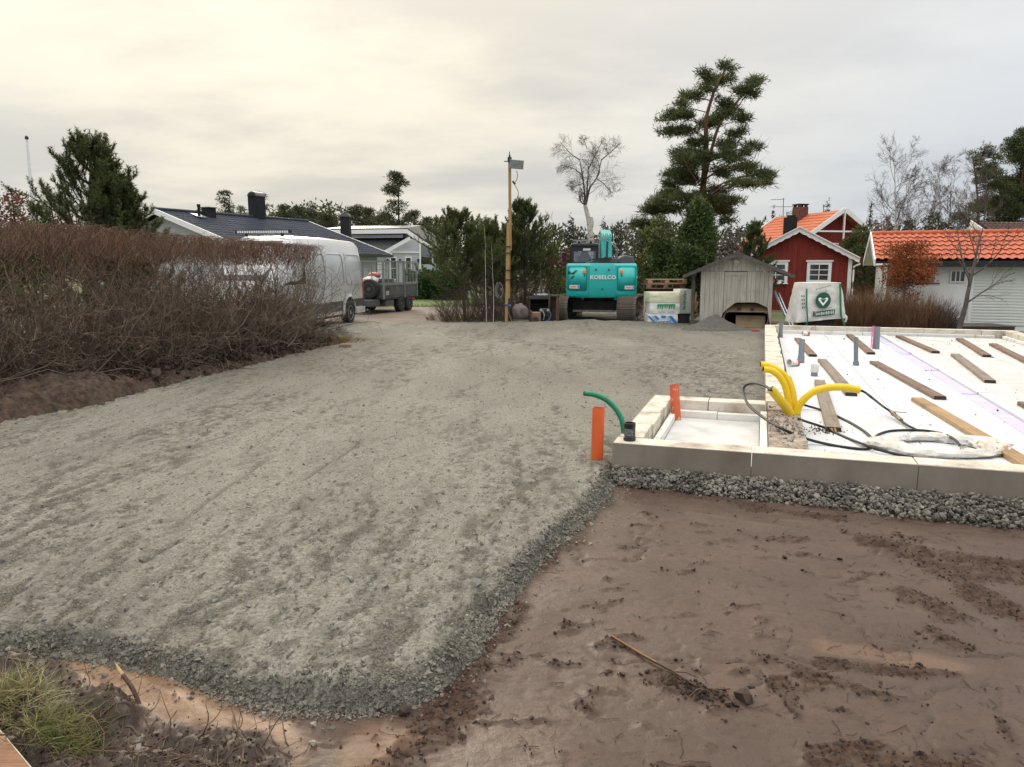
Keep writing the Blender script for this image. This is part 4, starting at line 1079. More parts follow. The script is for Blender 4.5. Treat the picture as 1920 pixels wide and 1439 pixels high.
def window(parent, cx, y, z0, z1, w, nx, nz, fw=.09, head=0, name='window', mullion=.03, m='white_paint', pane='pane'):
    """framed window on a wall facing -y: frame, panes, bars"""
    b = MB(); y0 = y - .045
    b.box(cx - w / 2, cx - w / 2 + fw, y0, y, z0, z1); b.box(cx + w / 2 - fw, cx + w / 2, y0, y, z0, z1)
    b.box(cx - w / 2 + fw, cx + w / 2 - fw, y0, y, z1 - fw, z1); b.box(cx - w / 2 + fw, cx + w / 2 - fw, y0, y, z0, z0 + fw)
    if head: b.box(cx - w / 2 - .05, cx + w / 2 + .05, y0 - .03, y, z1, z1 + head); b.box(cx - w / 2 - .03, cx + w / 2 + .03, y0 - .04, y, z0 - .04, z0)
    f = b.build(name, M[m], parent); f['kind'] = 'thing' if False else 'structure'
    del f['kind']
    iw, ih = w - 2 * fw, z1 - z0 - 2 * fw
    for i in range(nx):
        for j in range(nz):
            a = cx - iw / 2 + iw * i / nx + (mullion / 2 if i else 0); e = cx - iw / 2 + iw * (i + 1) / nx - (mullion / 2 if i < nx - 1 else 0)
            lo_ = z0 + fw + ih * j / nz + (mullion / 2 if j else 0); hi_ = z0 + fw + ih * (j + 1) / nz - (mullion / 2 if j < nz - 1 else 0)
            MB().box(a, e, y - .012, y - .004, lo_, hi_).build('pane', M[pane], f)
    for i in range(1, nx):
        xx = cx - iw / 2 + iw * i / nx; MB().box(xx - mullion / 2, xx + mullion / 2, y - .035, y - .003, z0 + fw, z1 - fw).build('glazing_bar', M[m], f)
    for j in range(1, nz):
        zz = z0 + fw + ih * j / nz; MB().box(cx - iw / 2, cx + iw / 2, y - .033, y - .0035, zz - mullion / 2, zz + mullion / 2).build('glazing_bar', M[m], f)
    return f

def plane_px(o, a, px, py):
    """along and up coordinates of a pixel on an upright plane through o turned by a"""
    r = ray(px, py); k = r.x / r.y; c, n = math.cos(a), math.sin(a)
    s = (k * o.y - o.x) / (c - k * n); return (s, P(px, py, o.y + s * n).z)
# --- weathered grey shed
SA = math.radians(-15)
so = P(1382, 610, 21.5)
GZ = -.04
shed = thing('garden_shed', 'weathered grey board shed with a hole cut in its front wall', 'shed', (so.x, 21.5, GZ), SA)
def spx(px, py):
    s, z = plane_px(so, SA, px, py); return (s, z - GZ)
xl, xr = spx(1313.5, 540)[0], spx(1449, 540)[0]
apx, apz = spx(1383, 473); elx, elz = spx(1281, 517); erx, erz = spx(1489, 517)
zjoin = spx(1383, 509)[1]
def roof_under(x):
    return (apz + (elz - apz) * (apx - x) / (apx - elx) if x < apx else apz + (erz - apz) * (x - apx) / (erx - apx)) - .07
hole = [spx(*q) for q in [(1352, 592), (1360, 582), (1379.5, 567.5), (1419, 567.5), (1443, 579), (1444, 590)]]
def hole_z(x):
    if x < hole[0][0] or x > hole[-1][0]: return 0.0
    return float(np.interp(x, [h[0] for h in hole], [h[1] for h in hole]))
dx0, dx1 = spx(1358, 520)[0], spx(1401, 520)[0]
for x0, x1 in ((xl, dx0), (dx1, xr)):
    board_wall(shed, M['grey_wood'], x0, x1, 0, lambda x: hole_z(x), lambda x: zjoin - .004, .118, name='wall_board')
board_wall(shed, M['grey_wood'], xl, xr, .012, lambda x: zjoin + .004, lambda x: roof_under(x), .125, name='gable_board')
door = MB()
door.box(dx0 + .006, dx1 - .006, .005, .02, hole_z((dx0 + dx1) / 2) + .11, zjoin - .03)
door.box(dx0 + .006, dx1 - .006, -.02, .004, zjoin - .13, zjoin - .02)
dr = door.build('hatch_door', M['grey_wood'], shed)
board_wall(dr, M['grey_wood'], dx0 + .006, dx1 - .006, -.004, lambda x: hole_z(x), lambda x: zjoin - .135, .075, d=.008, gap=.004, name='door_board', jit=.003)
dz = 2.6
b = MB(); b.box(xl, xl + .03, .03, dz, .0, roof_under(xl)); b.build('side_wall', M['grey_wood'], shed)
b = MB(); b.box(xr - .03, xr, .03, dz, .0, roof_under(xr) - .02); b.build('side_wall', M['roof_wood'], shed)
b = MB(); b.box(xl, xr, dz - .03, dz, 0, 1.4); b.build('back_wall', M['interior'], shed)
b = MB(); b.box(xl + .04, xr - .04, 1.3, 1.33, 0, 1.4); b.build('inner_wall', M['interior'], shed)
for (ex, ez) in ((elx, elz), (erx, erz)):
    for k in range(2):
        y0, y1 = -.28, dz + .2
        d = Vector((ex - apx, 0, ez - apz)); nrm_ = Vector((-d.z, 0, d.x)).normalized(); nrm_ = nrm_ if nrm_.z > 0 else -nrm_
        o0 = Vector((apx, y0, apz - .02 + .028 * k)); pts = [o0, o0 + d * (1.0 - .03 * k), o0 + d * (1.0 - .03 * k) + nrm_ * -.026, o0 - nrm_ * .026]
        MB().prism(pts, (0, y1 - y0, 0)).build('roof_board', M['roof_wood'], shed)
    o0 = Vector((apx, -.30, apz - .0)); sgn = 1 if ex > apx else -1
    pts = [o0 + Vector((0, 0, .012)), o0 + d + Vector((0, 0, .012)), o0 + d - Vector((0, 0, .085)), o0 - Vector((0, 0, .10))]
    MB().prism(pts, (0, .025, 0)).build('barge_board', M['roof_wood'], shed)
ox, oz = spx(1377, 492)
b = MB(); b.prism([(ox - .19, -.02, oz + .09), (ox - .02, -.08, oz + .03), (ox + .0, -.1, oz - .12), (ox + .07, -.03, oz - .13), (ox + .16, -.02, oz + .06), (ox + .08, -.04, oz + .05), (ox + .05, -.05, oz + .1), (ox - .03, -.05, oz + .06)], (0, .05, 0))
orn = b.build('wall_ornament', M['bone'], None, bevel=.012); orn.location = shed.location; orn.rotation_euler = shed.rotation_euler
tag(orn, 'pale pointed carved ornament hung on the shed gable', 'ornament')
# lean-to post and firewood at the left
px_, _ = spx(1299, 560)
MB().box(px_ - .045, px_ + .045, .05, .14, 0, roof_under(px_)).build('corner_post', M['roof_wood'], shed)
MB().box(px_ - .03, xl, .07, .11, spx(1300, 593)[1], spx(1300, 590)[1]).build('shelf_rail', M['roof_wood'], shed)
def world(local): return shed.location + Matrix.Rotation(shed.rotation_euler.z, 3, 'Z') @ Vector(local)
for lab, a, e, r, mk in (('split orange log leaning in the lean-to beside the shed', spx(1302, 582), spx(1308, 566), .07, 'log'), ('pale peeled stick leaning beside the shed post', spx(1303, 575), spx(1305, 548), .022, 'fresh_wood'),
                         ('brown log lying low beside the shed post', spx(1300, 597), spx(1309, 590), .06, 'log'), ('short reddish block hung high beside the shed post', spx(1302.5, 543), spx(1302.8, 528), .045, 'stick_bark')):
    p, q = world((a[0], .16, max(a[1], .05))), world((e[0], .2, e[1]))
    t = tag(MB().tube([p, p.lerp(q, .5) + Vector((0, 0, .01)), q], [r, r * .96, r * .9], 9).build('firewood', M[mk], smooth=40), lab, 'firewood', 'wood stored beside the shed')
# bench seen through the hole
bx0, bx1 = spx(1357, 585)[0], spx(1443, 585)[0]
bench = thing('workbench', 'tan plywood bench with curved frame standing in the shed hole', 'bench', world(((bx0 + bx1) / 2, .12, 0)), shed.rotation_euler.z)
W_ = (bx1 - bx0)
zt_, zl_ = spx(1400, 575)[1], spx(1400, 584)[1]
MB().prism([(-W_ * .42, .25, zt_ + .06), (W_ * .42, .25, zt_ + .06), (W_ * .46, .0, zl_ + .02), (-W_ * .46, .0, zl_ + .02)], (0, .02, -.015)).build('back_panel', M['tan_board'], bench)
MB().box(-W_ * .47, W_ * .47, -.03, .03, zl_ - .035, zl_ + .012).build('front_rail', M['tan_board'], bench, bevel=.008)
for s_ in (-.16, .12):
    MB().lathe([(.035, 0), (.05, .01), (.05, .06), (.03, .07), (0, .07)], (s_ * W_, -.04, zl_ + .035), (0, -.2, 1), 12).build('clamp', M['dark_steel'], bench, smooth=40)
MB().prism([(-W_ * .22, .1, .0), (W_ * .43, .1, .0), (W_ * .43, .22, zl_ - .14), (-W_ * .22, .22, zl_ - .14)], (0, .02, 0)).build('lower_panel', M['tan_board'], bench)
for s_ in (-1, 1):
    c = [(s_ * W_ * .40, -.02, zl_ - .03), (s_ * W_ * .47, -.04, zl_ - .07), (s_ * W_ * .49, -.04, zl_ - .20), (s_ * W_ * .46, -.03, .12), (s_ * W_ * .42, -.02, .0)]
    MB().tube(spline(c, 20), .022, 7).build('leg', M['tan_stone'], bench, smooth=40)

# --- red cottage
Yc = 31.0
co = P(1491, 560, Yc); CA = math.radians(-16)
CZ = -.1
cot = thing('red_cottage', 'small red board cottage with white scalloped barge boards behind the bulk bag', 'cottage', (co.x, Yc, CZ), CA)
def cpx(px, py):
    s, z = plane_px(co, CA, px, py); return (s, z - CZ)
cx1 = cpx(1591, 500)[0]; cx0 = -cx1 - .05
az = cpx(1493, 430)[1]; ez = cpx(1609, 487)[1]; exr = cpx(1609, 487)[0]
sl = (az - ez) / exr
board_wall(cot, M['red_board'], cx0, cx1, 0, lambda x: 0, lambda x: az - .08 - sl * abs(x), .2, d=.02, gap=.0, jit=.002)
x = cx0
while x < cx1:
    zt = az - .08 - sl * abs(x)
    MB().box(x - .022, x + .022, -.03, -.0025, .0, zt - .01).build('cover_strip', M['red_board'], cot); x += .2
MB().box(cx1 - .02, cx1 + .12, -.05, .02, 0, az - sl * cx1 - .1).build('corner_board', M['white_paint'], cot)
depth = 4.5
MB().box(cx1 - .02, cx1, .03, depth, 0, az - sl * cx1 - .1).build('side_wall', M['red_board'], cot)
MB().box(cx0, cx0 + .02, .03, depth, 0, az - sl * cx1 - .1).build('side_wall', M['red_board'], cot)
MB().prism([(cx0, depth, 0), (cx1, depth, 0), (cx1, depth, az - sl * cx1 - .1), (0, depth, az - .1), (cx0, depth, az - sl * cx1 - .1)], (0, .02, 0)).build('back_wall', M['red_board'], cot)
for s_ in (-1, 1):
    tile_roof_mesh('roof_slope', M['orange_roof'], cot, (0, -.25, az + .02), (s_ * exr, 0, -(az - ez)), (0, 1, 0), math.hypot(exr, az - ez), depth + .5, .22, .34, .03)
    # scalloped barge board
    n = 44; up = []; lo_ = []
    for k in range(n + 1):
        f = k / n; xx = s_ * f * (exr + .02); zz = az + .015 - f * (az - ez) 
        up.append((xx, -.30, zz + .05)); lo_.append((xx, -.30, zz - .13 - .035 * abs(math.sin(f * 9 * math.pi))))
    b = MB(); V = up + lo_ + [(p[0], p[1] + .03, p[2]) for p in up + lo_]; m_ = n + 1; F = []
    for k in range(n):
        F += [(k, k + 1, m_ + k + 1, m_ + k), (2 * m_ + k, 2 * m_ + k + 1, 3 * m_ + k + 1, 3 * m_ + k), (k, k + 1, 2 * m_ + k + 1, 2 * m_ + k), (m_ + k, m_ + k + 1, 3 * m_ + k + 1, 3 * m_ + k)]
    b.add(V, F); b.build('barge_board', M['white_paint'], cot)
    d = Vector((s_ * exr, 0, -(az - ez)))
    MB().beam(Vector((0, -.31, az + .075)), Vector((0, -.31, az + .075)) + d * 1.01, .12, .04).build('barge_cap', M['white_paint'], cot)
window(cot, cpx(1536, 500)[0], -.03, cpx(1536, 531)[1], cpx(1536, 491)[1], .92, 2, 3, .12, .06)
window(cot, cpx(1455, 500)[0], -.03, cpx(1455, 531)[1], cpx(1455, 491)[1], .92, 2, 3, .12, .06)
dp = [(cx1 + .42, -.1, az - sl * cx1 - .35), (cx1 + .2, -.1, az - sl * cx1 - .45), (cx1 + .18, -.1, az - sl * cx1 - .6), (cx1 + .18, -.1, 0)]
MB().tube(spline(dp, 20), .035, 8).build('downpipe', M['white_paint'], cot, smooth=50)
# black chimney of the cottage
q = cpx(1487, 420)
ch = MB(); ch.box(q[0] - .26, q[0] + .26, 1.4, 1.9, az - .4, cpx(1488, 404)[1]); c_ = ch.build('chimney', M['chimney'], cot)
MB().box(q[0] - .14, q[0] + .2, 1.5, 1.8, cpx(1488, 404)[1], cpx(1488, 399)[1]).build('chimney_cap', M['chimney'], c_)

# --- larger red house with orange roof
Yh = 47.0
ha = P(1584, 394, Yh); hz = ha.z; ridge_dir = math.atan2(6.0, -1.5)
hou = thing('red_house', 'larger red house with orange roof and brick chimney behind the cottage', 'house', (ha.x, Yh, -.2), ridge_dir - math.pi / 2)
hz = ha.z + .2; hw, hl, hs = 3.6, 7.0, .66
ze = hz - hw * hs
for s_ in (-1, 1):
    tile_roof_mesh('roof_slope', M['orange_roof'], hou, (0, 0, hz), (s_, 0, -hs), (0, 1, 0), hw * math.hypot(1, hs), hl, .24, .36, .028)
    dd = Vector((s_ * hw, 0, -hw * hs))
    MB().beam(Vector((0, -.03, hz + .03)), Vector((0, -.03, hz + .03)) + dd, .05, .26, up=(0, 0, 1)).build('barge_board', M['white_paint'], hou)
    MB().beam(Vector((0, hl + .03, hz + .03)), Vector((0, hl + .03, hz + .03)) + dd, .05, .2, up=(0, 0, 1)).build('barge_board', M['white_paint'], hou)
    MB().box(s_ * (hw - .5) - .02, s_ * (hw - .5) + .02, .8, hl - .3, 0, ze + .15).build('side_wall', M['red_board'], hou)
board_wall(hou, M['red_board'], -hw + .5, hw - .5, .8, lambda x: 0, lambda x: hz - .12 - hs * abs(x), .2, d=.02, gap=.012)
MB().beam((-1.75, -.02, hz - 1.28), (1.75, -.02, hz - 1.28), .06, .09).build('tie_beam', M['white_paint'], hou)
MB().beam((0, -.025, hz - .1), (0, -.025, hz - 1.75), .07, .12, up=(0, 1, 0)).build('king_post', M['white_paint'], hou)
window(hou, -.35, .77, hz - 3.0, hz - 1.95, 1.25, 2, 2, .07)
q = P(1500, 405, 50.5)
lc = Matrix.Rotation(-hou.rotation_euler.z, 3, 'Z') @ (q - hou.location)
c_ = MB().box(lc.x - .35, lc.x + .35, lc.y - .35, lc.y + .35, hz - 1.2, hz + .42).build('chimney', M['brick'], hou)
for sx in (-1, 1):
    for sy in (-1, 1): MB().box(lc.x + sx * .24 - .08, lc.x + sx * .24 + .08, lc.y + sy * .24 - .08, lc.y + sy * .24 + .08, hz + .42, hz + .56).build('corner_pier', M['brick'], c_)
MB().box(lc.x - .38, lc.x + .38, lc.y - .38, lc.y + .38, hz + .56, hz + .62).build('cover_slab', M['chimney'], c_)
# television aerial
q0 = P(1469, 408, 53); q1 = P(1469, 373, 53)
t = thing('tv_aerial', 'thin television aerial on a mast above the red house ridge', 'aerial', (q0.x, q0.y, q0.z - .6))
o_ = Vector((q0.x, q0.y, q0.z - .6)); MB().beam((0, 0, 0), q1 - o_ + Vector((0, 0, .05)), .045, .045, up=(0, 1, 0)).build('mast', M['galv'], t)
for (a, e) in (((1446, 375), (1470, 374)), ((1446, 388), (1492, 388))):
    bb = MB().beam(P(*a, 53) - o_, P(*e, 53) - o_, .03, .03).build('boom', M['galv'], t)
    for k in range(6):
        c = P(*a, 53).lerp(P(*e, 53), k / 5) - o_; MB().beam(c + Vector((0, -.35, 0)), c + Vector((0, .35, 0)), .015, .015).build('element', M['galv'], bb)

# --- white garage with orange tiles
Yg_ = 23.0
go = P(1640, 600, Yg_); GA = math.radians(-21.5)
gar = thing('garage', 'low white garage with orange clay tile roof and roller door', 'garage', (go.x, Yg_, -.15), GA)
gze = P(1640, 488, Yg_).z + .15; gzr = P(1640, 441, Yg_ + 2.3).z + .15
gL, gd, ov = 8.4, 4.6, .35
sl_ = (gzr - gze) / 2.65
MB().box(.25, gL, 0, .12, 0, gze).build('front_wall', M['white_paint'], gar)
MB().prism([(.25, 0, 0), (.25, gd, 0), (.25, gd, gze + .05), (.25, gd / 2, gzr - .12), (.25, 0, gze + .05)], (.1, 0, 0)).build('gable_wall', M['white_paint'], gar)
MB().box(.3, gL, gd - .1, gd, 0, gze).build('back_wall', M['white_paint'], gar)
b = MB(); b.box(-.1, gL, -ov - .02, -ov + .02, gze - .20, gze - .03); b.build('gutter_board', M['black_gloss'], gar)
b = MB(); b.add([(-.1, -ov, gze - .06), (gL, -ov, gze - .06), (gL, gd / 2, gzr - .06), (-.1, gd / 2, gzr - .06)], [(0, 1, 2, 3)]); b.add([(-.1, gd + ov, gze - .06), (gL, gd + ov, gze - .06), (gL, gd / 2, gzr - .065), (-.1, gd / 2, gzr - .065)], [(0, 1, 2, 3)])
b.build('roof_deck', M['interior'], gar)
for s_ in (-1, 1):
    a = Vector((-.16, gd / 2, gzr + .10)); e = Vector((-.16, gd / 2 + s_ * (gd / 2 + ov + .1), gze + .02))
    MB().prism([a, e, e - Vector((0, 0, .2)), a - Vector((0, 0, .22))], (.04, 0, 0)).build('barge_board', M['white_paint'], gar)
    MB().prism([a + Vector((.05, 0, -.15)), e + Vector((.05, 0, -.15)), e + Vector((.05, 0, -.18)), a + Vector((.05, 0, -.18))], (.42, 0, 0)).build('soffit', M['white_paint'], gar)
# every tile
Ls = math.hypot(gd / 2 + ov, gzr - gze); du = Vector((0, -(gd / 2 + ov), -(gzr - gze))).normalized(); nn = Vector((0, -du.z, du.y)); nn = nn if nn.z > 0 else -nn
rows, tw = 6, .205
tl = (Ls - .02) / rows
V = []; prof = [(0, .012), (.10, .03), (.25, .045), (.42, .04), (.6, .014), (.8, .004), (1.0, .012)]
for thick in (0, -.014):
    for f in (0, .5, 1.0):
        for (s_, h) in prof:
            p = Vector((s_ * (tw + .012), 0, 0)) + du * (f * (tl + .045)) + nn * (h + .034 * f + thick - .004 * (1 - f))
            V.append(tuple(p))
k = len(prof); F = []
for r in range(2): F += [(r * k + i, r * k + i + 1, (r + 1) * k + i + 1, (r + 1) * k + i) for i in range(k - 1)]
F += [(2 * k + i, 2 * k + i + 1, 5 * k + i + 1, 5 * k + i) for i in range(k - 1)]
tile_me = MB().add(V, F).mesh('roof_tile', M['orange_tile'], 40)
ncol = int((gL + .1) / tw)
rt = random.Random(9)
for r in range(rows):
    for c in range(ncol):
        o = link('roof_tile', tile_me, gar); o.location = Vector((-.12 + c * tw, gd / 2, gzr + .0)) + du * (r * tl) + Vector((0, 0, rt.uniform(-.003, .003))); o.rotation_euler = (0, 0, rt.uniform(-.012, .012))
rid_me = MB().tube([(0, 0, 0), (.2, 0, .002), (.40, 0, .012)], [.085, .085, .092], 12).mesh('ridge_tile', M['orange_tile'], 50)
for c in range(int(gL / .37)):
    o = link('ridge_tile', rid_me, gar); o.location = (-.12 + c * .37, gd / 2, gzr + .03)
tile_roof_mesh('back_slope', M['orange_roof'], gar, (-.12, gd / 2, gzr), (0, gd / 2 + ov, -(gzr - gze)), (1, 0, 0), Ls, gL, .205, tl, .04)
def gpx(px, py):
    s, z = plane_px(go, GA, px, py); return (s, z + .15)
# roller door with slats
d0, d1 = gpx(1824, 550)[0], gL - .1; z0_, z1_ = .16, gpx(1900, 500)[1]
MB().box(d0 - .08, d0, -.03, 0, 0, z1_ + .02).build('door_post', M['white_paint'], gar)
rdoor = MB().box(d0, d1, -.012, -.001, z0_, z1_).build('roller_door', M['shutter'], gar)
ns = 20; hs_ = (z1_ - z0_) / ns
sm = MB().loft([[(0, -.014, .004), (0, -.022, hs_ * .3), (0, -.022, hs_ * .7), (0, -.014, hs_ - .004)], [(d1 - d0, -.014, .004), (d1 - d0, -.022, hs_ * .3), (d1 - d0, -.022, hs_ * .7), (d1 - d0, -.014, hs_ - .004)]]).mesh('slat', M['shutter'])
for i in range(ns):
    o = link('slat', sm, rdoor); o.location = (d0, 0, z0_ + i * hs_)
w0 = gpx(1796, 517)
window(gar, w0[0], -.005, gpx(1796, 530)[1], gpx(1796, 507)[1], .40, 3, 1, .035, m='white_paint')
window(gar, gpx(1740, 515)[0], -.005, gpx(1740, 528)[1], gpx(1740, 508)[1], .36, 1, 1, .03, m='grey_wall', pane='grey_wall')
MB().box(gpx(1690, 530)[0], gpx(1762, 530)[0], -.05, -.005, gpx(1700, 532)[1], gpx(1700, 530)[1]).build('wall_ledge', M['brown_tile'], gar)
b = MB(); b.tube([(.05, -.28, gze - .15), (.12, -.12, gze - .3), (.12, -.1, gze - .45), (.12, -.1, 0)], .035, 8); b.build('downpipe', M['white_paint'], gar, smooth=40)
# low decking in front of the garage
q = P(1835, 603, 21.3)
dk = thing('decking', 'low grey timber deck in front of the garage roller door', 'deck', (q.x, 21.3, -.05))
for i in range(9):
    MB().box(-.75 + i * .165, -.75 + i * .165 + .155, -.5, .6, .10, .13).build('deck_board', M['terrace'], dk)
MB().box(-.75, .72, -.48, .55, 0, .095).build('deck_frame', M['dark_steel'], dk)

# --- brown roofed house at the far right
q = P(1860, 420, 46)
bh = thing('brown_roofed_house', 'white gabled house with dark brown tiles rising behind the garage', 'house', (q.x, 46, 0))
bz = P(1876, 417, 46).z
MB().prism([(0, 0, 0), (.0, 4, 0), (0, 4, bz - .9), (0, 2, bz), (0, 0, bz - .9)], (.2, 0, 0)).build('gable_wall', M['white_paint'], bh)
MB().box(.2, 9, 0, .2, 0, bz - .9).build('front_wall', M['white_paint'], bh)
tile_roof_mesh('roof_slope', M['brown_tile'], bh, (.3, 2, bz + .1), (0, -2.6, -1.15), (1, 0, 0), 2.85, 9, .3, .36, .05, .04)
MB().beam((-.1, 2, bz + .12), (-.1, -.7, bz - 1.05), .08, .22).build('barge_board', M['white_paint'], bh)

# --- long bungalow on the left with blue-black tiles
n1 = P(290, 394, 32); vdir = Vector((.43, .90, 0)).normalized()
bun = thing('bungalow', 'pale grey bungalow with blue black tiled roof behind the hedge', 'house', (n1.x, 32, -.2), math.atan2(vdir.y, vdir.x) - math.pi / 2)
rz_ = n1.z + .2; bl, bw, bs = 9.4, 5.2, .335
for s_ in (-1, 1):
    tile_roof_mesh('roof_slope', M['blue_tile'], bun, (0, 0, rz_), (s_, 0, -bs), (0, 1, 0), bw * math.hypot(1, bs), bl, .28, .36, .028, .014)
    dd = Vector((s_ * bw, 0, -bw * bs))
    MB().beam(Vector((0, -.04, rz_ - .05)), Vector((0, -.04, rz_ - .05)) + dd, .05, .22).build('barge_board', M['white_paint'], bun)
    MB().beam(Vector((0, bl + .04, rz_ - .05)), Vector((0, bl + .04, rz_ - .05)) + dd, .05, .2).build('barge_board', M['white_paint'], bun)
    MB().box(s_ * (bw - .6) - .03, s_ * (bw - .6) + .03, .5, bl - .4, 0, rz_ - bw * bs + .1).build('side_wall', M['pale_wall'], bun)
MB().tube([(0, -.05, rz_ + .03), (0, bl + .05, rz_ + .03)], .09, 8).build('ridge_cap', M['blue_tile'], bun, smooth=True)
MB().box(bw - .02, bw + .1, -.05, bl + .05, rz_ - bw * bs - .12, rz_ - bw * bs - .01).build('gutter', M['dark_roof'], bun)
board_wall(bun, M['pale_wall'], -bw + .6, bw - .6, .5, lambda x: 0, lambda x: rz_ - .1 - bs * abs(x), .22, d=.02, gap=.01)
board_wall(bun, M['pale_wall'], -bw + .6, bw - .6, bl - .42, lambda x: 0, lambda x: rz_ - .1 - bs * abs(x), .6, d=.02, gap=.002)
def bun_l(px, py, Y):
    return Matrix.Rotation(-bun.rotation_euler.z, 3, 'Z') @ (P(px, py, Y) - bun.location)
# big stack with barrel cap
q = bun_l(485, 408, 37.2)
st = MB().box(-.28, .28, q.y - .28, q.y + .28, rz_ - .3, rz_ + 1.0).build('chimney', M['chimney'], bun)
b = MB(); pr = [(.30 * math.cos(a), .22 * math.sin(a)) for a in np.linspace(0, math.pi, 10)]
b.prism([(-.0 + c, q.y - .3, rz_ + 1.0 + h) for c, h in pr], (0, .6, 0)); b.build('barrel_cap', M['chim_cap'], st)
MB().prism([(.22 * math.cos(a), q.y - .307, rz_ + 1.0 + .16 * math.sin(a)) for a in np.linspace(0, math.pi, 8)], (0, .01, 0)).build('cap_opening', M['interior'], st)
q = bun_l(400, 405, 33.9); MB().box(.25, .65, q.y - .22, q.y + .22, rz_ - .3, rz_ + .22).build('vent_box', M['chimney'], bun, bevel=.02)
MB().box(.2, .70, q.y - .26, q.y + .26, rz_ + .22, rz_ + .26).build('vent_cap', M['chim_cap'], bun)
q = bun_l(368, 405, 33.2); MB().lathe([(.06, 0), (.06, .62), (.075, .62), (.075, .72)], (.75, q.y, rz_ - .4), (0, 0, 1), 10).build('vent_pipe', M['chimney'], bun, smooth=40)
MB().prism([(.45, q.y - .2, rz_ - .45 * bs + .085), (.95, q.y - .2, rz_ - .95 * bs + .085), (.95, q.y + .25, rz_ - .95 * bs + .085), (.45, q.y + .25, rz_ - .45 * bs + .085)], (0, 0, .01)).build('flashing', M['galv'], bun)

# --- modern light grey house
Ym = 46.0
mo = P(700, 540, Ym); MZ = -.2
mod = thing('modern_house', 'light grey house with wide white roof edge and covered porch behind the trailer', 'house', (mo.x, Ym, MZ), 0)
def mp(px, py, Y=Ym):
    q = P(px, py, Y); return Vector((q.x - mo.x, Y - Ym, q.z - MZ))
def wallpoly(name, m, pts, Y, d=.15):
    MB().prism([mp(x, y, Y) for x, y in pts], (0, d, 0)).build(name, m, mod)
# upper block and roof
a, e, r = mp(600, 432, Ym + 1), mp(763, 430, Ym + 1), mp(824, 472, Ym + 1)
b = MB(); b.prism([a, e, e + Vector((0, 0, -.25)), a + Vector((0, 0, -.25))], (0, .1, 0)); b.build('roof_edge', M['white_paint'], mod)
b = MB(); b.prism([e, r, r + Vector((0, 0, -.28)), e + Vector((0, 0, -.28))], (0, .1, 0)); b.build('roof_edge', M['white_paint'], mod)
b = MB(); up = Vector((0, 6, 1.0))
b.add([a + Vector((0, .1, -.02)), e + Vector((0, .1, -.02)), r + Vector((0, .1, -.02)), a + Vector((0, 7, .5)), e + Vector((0, 7, .5)), r + Vector((0, 7, .5))], [(0, 1, 4, 3), (1, 2, 5, 4)])
o = b.build('roof', M['dark_roof'], mod); s_ = o.modifiers.new('s', 'SOLIDIFY'); s_.thickness = .1; s_.offset = 1
wallpoly('upper_wall', M['soffit'], [(602, 437), (760, 436), (760, 470), (602, 470)], Ym + 1.8)
wallpoly('gutter_beam', M['grey_wall'], [(656, 441), (755, 440), (755, 446), (656, 447)], Ym + 1.3)
# lower wing roof
b = MB(); t0, t1, t2, t3 = mp(660, 448, Ym + 1.7), mp(768, 448, Ym + 1.7), mp(723, 472, Ym - .6), mp(660, 472, Ym - .6)
b.add([t0, t1, t2, t3], [(0, 1, 2, 3)]); o = b.build('wing_roof', M['dark_roof'], mod)
n_ = 26
for i in range(n_):
    f = i / n_; p0 = t0.lerp(t1, f); p1 = t3.lerp(t2, f); MB().beam(p0 + Vector((0, 0, .03)), p1 + Vector((0, 0, .03)), .06, .05).build('roof_rib', M['dark_roof'], o)
wallpoly('wing_eave', M['dark_roof'], [(660, 472), (723, 472), (723, 475), (660, 475)], Ym - .62, .08)
# siding wall behind the trailer
for i in range(9):
    y0_ = 479 + i * 9
    wallpoly('siding_board', M['white_paint'], [(664, y0_), (722, y0_), (722, y0_ + 8.4), (664, y0_ + 8.4)], Ym - .1 - .002 * (i % 2), .05)
wallpoly('wing_wall', M['soffit'], [(664, 474), (722, 474), (722, 480), (664, 480)], Ym - .05, .05)
wallpoly('wing_wall', M['grey_wall'], [(600, 474), (664, 474), (664, 560), (600, 560)], Ym - .05, .05)
# front gable wing
wallpoly('gable_wall', M['grey_wall'], [(723, 474), (772, 448), (787, 456), (787, 560), (723, 560)], Ym - .5, .2)
MB().beam(mp(722, 473, Ym - .75), mp(769, 447, Ym - .75), .06, .2).build('gable_edge', M['white_paint'], mod)
wallpoly('band', M['white_paint'], [(723, 472.5), (786, 473), (786, 475), (723, 474.5)], Ym - .56, .06)
wallpoly('corner_board', M['white_paint'], [(786, 456), (788.6, 457), (788.6, 560), (786, 560)], Ym - .56, .2)
wc = mp(738, 500, Ym - .5); window(mod, wc.x, wc.y, mp(738, 525, Ym - .5).z, mp(738, 482, Ym - .5).z, .40, 1, 2, .06, name='window')
wc = mp(766, 500, Ym - .5); window(mod, wc.x, wc.y, mp(766, 525, Ym - .5).z, mp(766, 482, Ym - .5).z, .40, 1, 2, .06, name='window')
for x_ in (750.5, 784.5, 727):
    p = mp(x_, 489.5, Ym - .5); MB().lathe([(.05, 0), (.05, .12), (.07, .13), (.07, .2)], (p.x, p.y - .1, p.z - .1), (0, 0, 1), 8).build('wall_lamp', M['black_plastic'], mod)
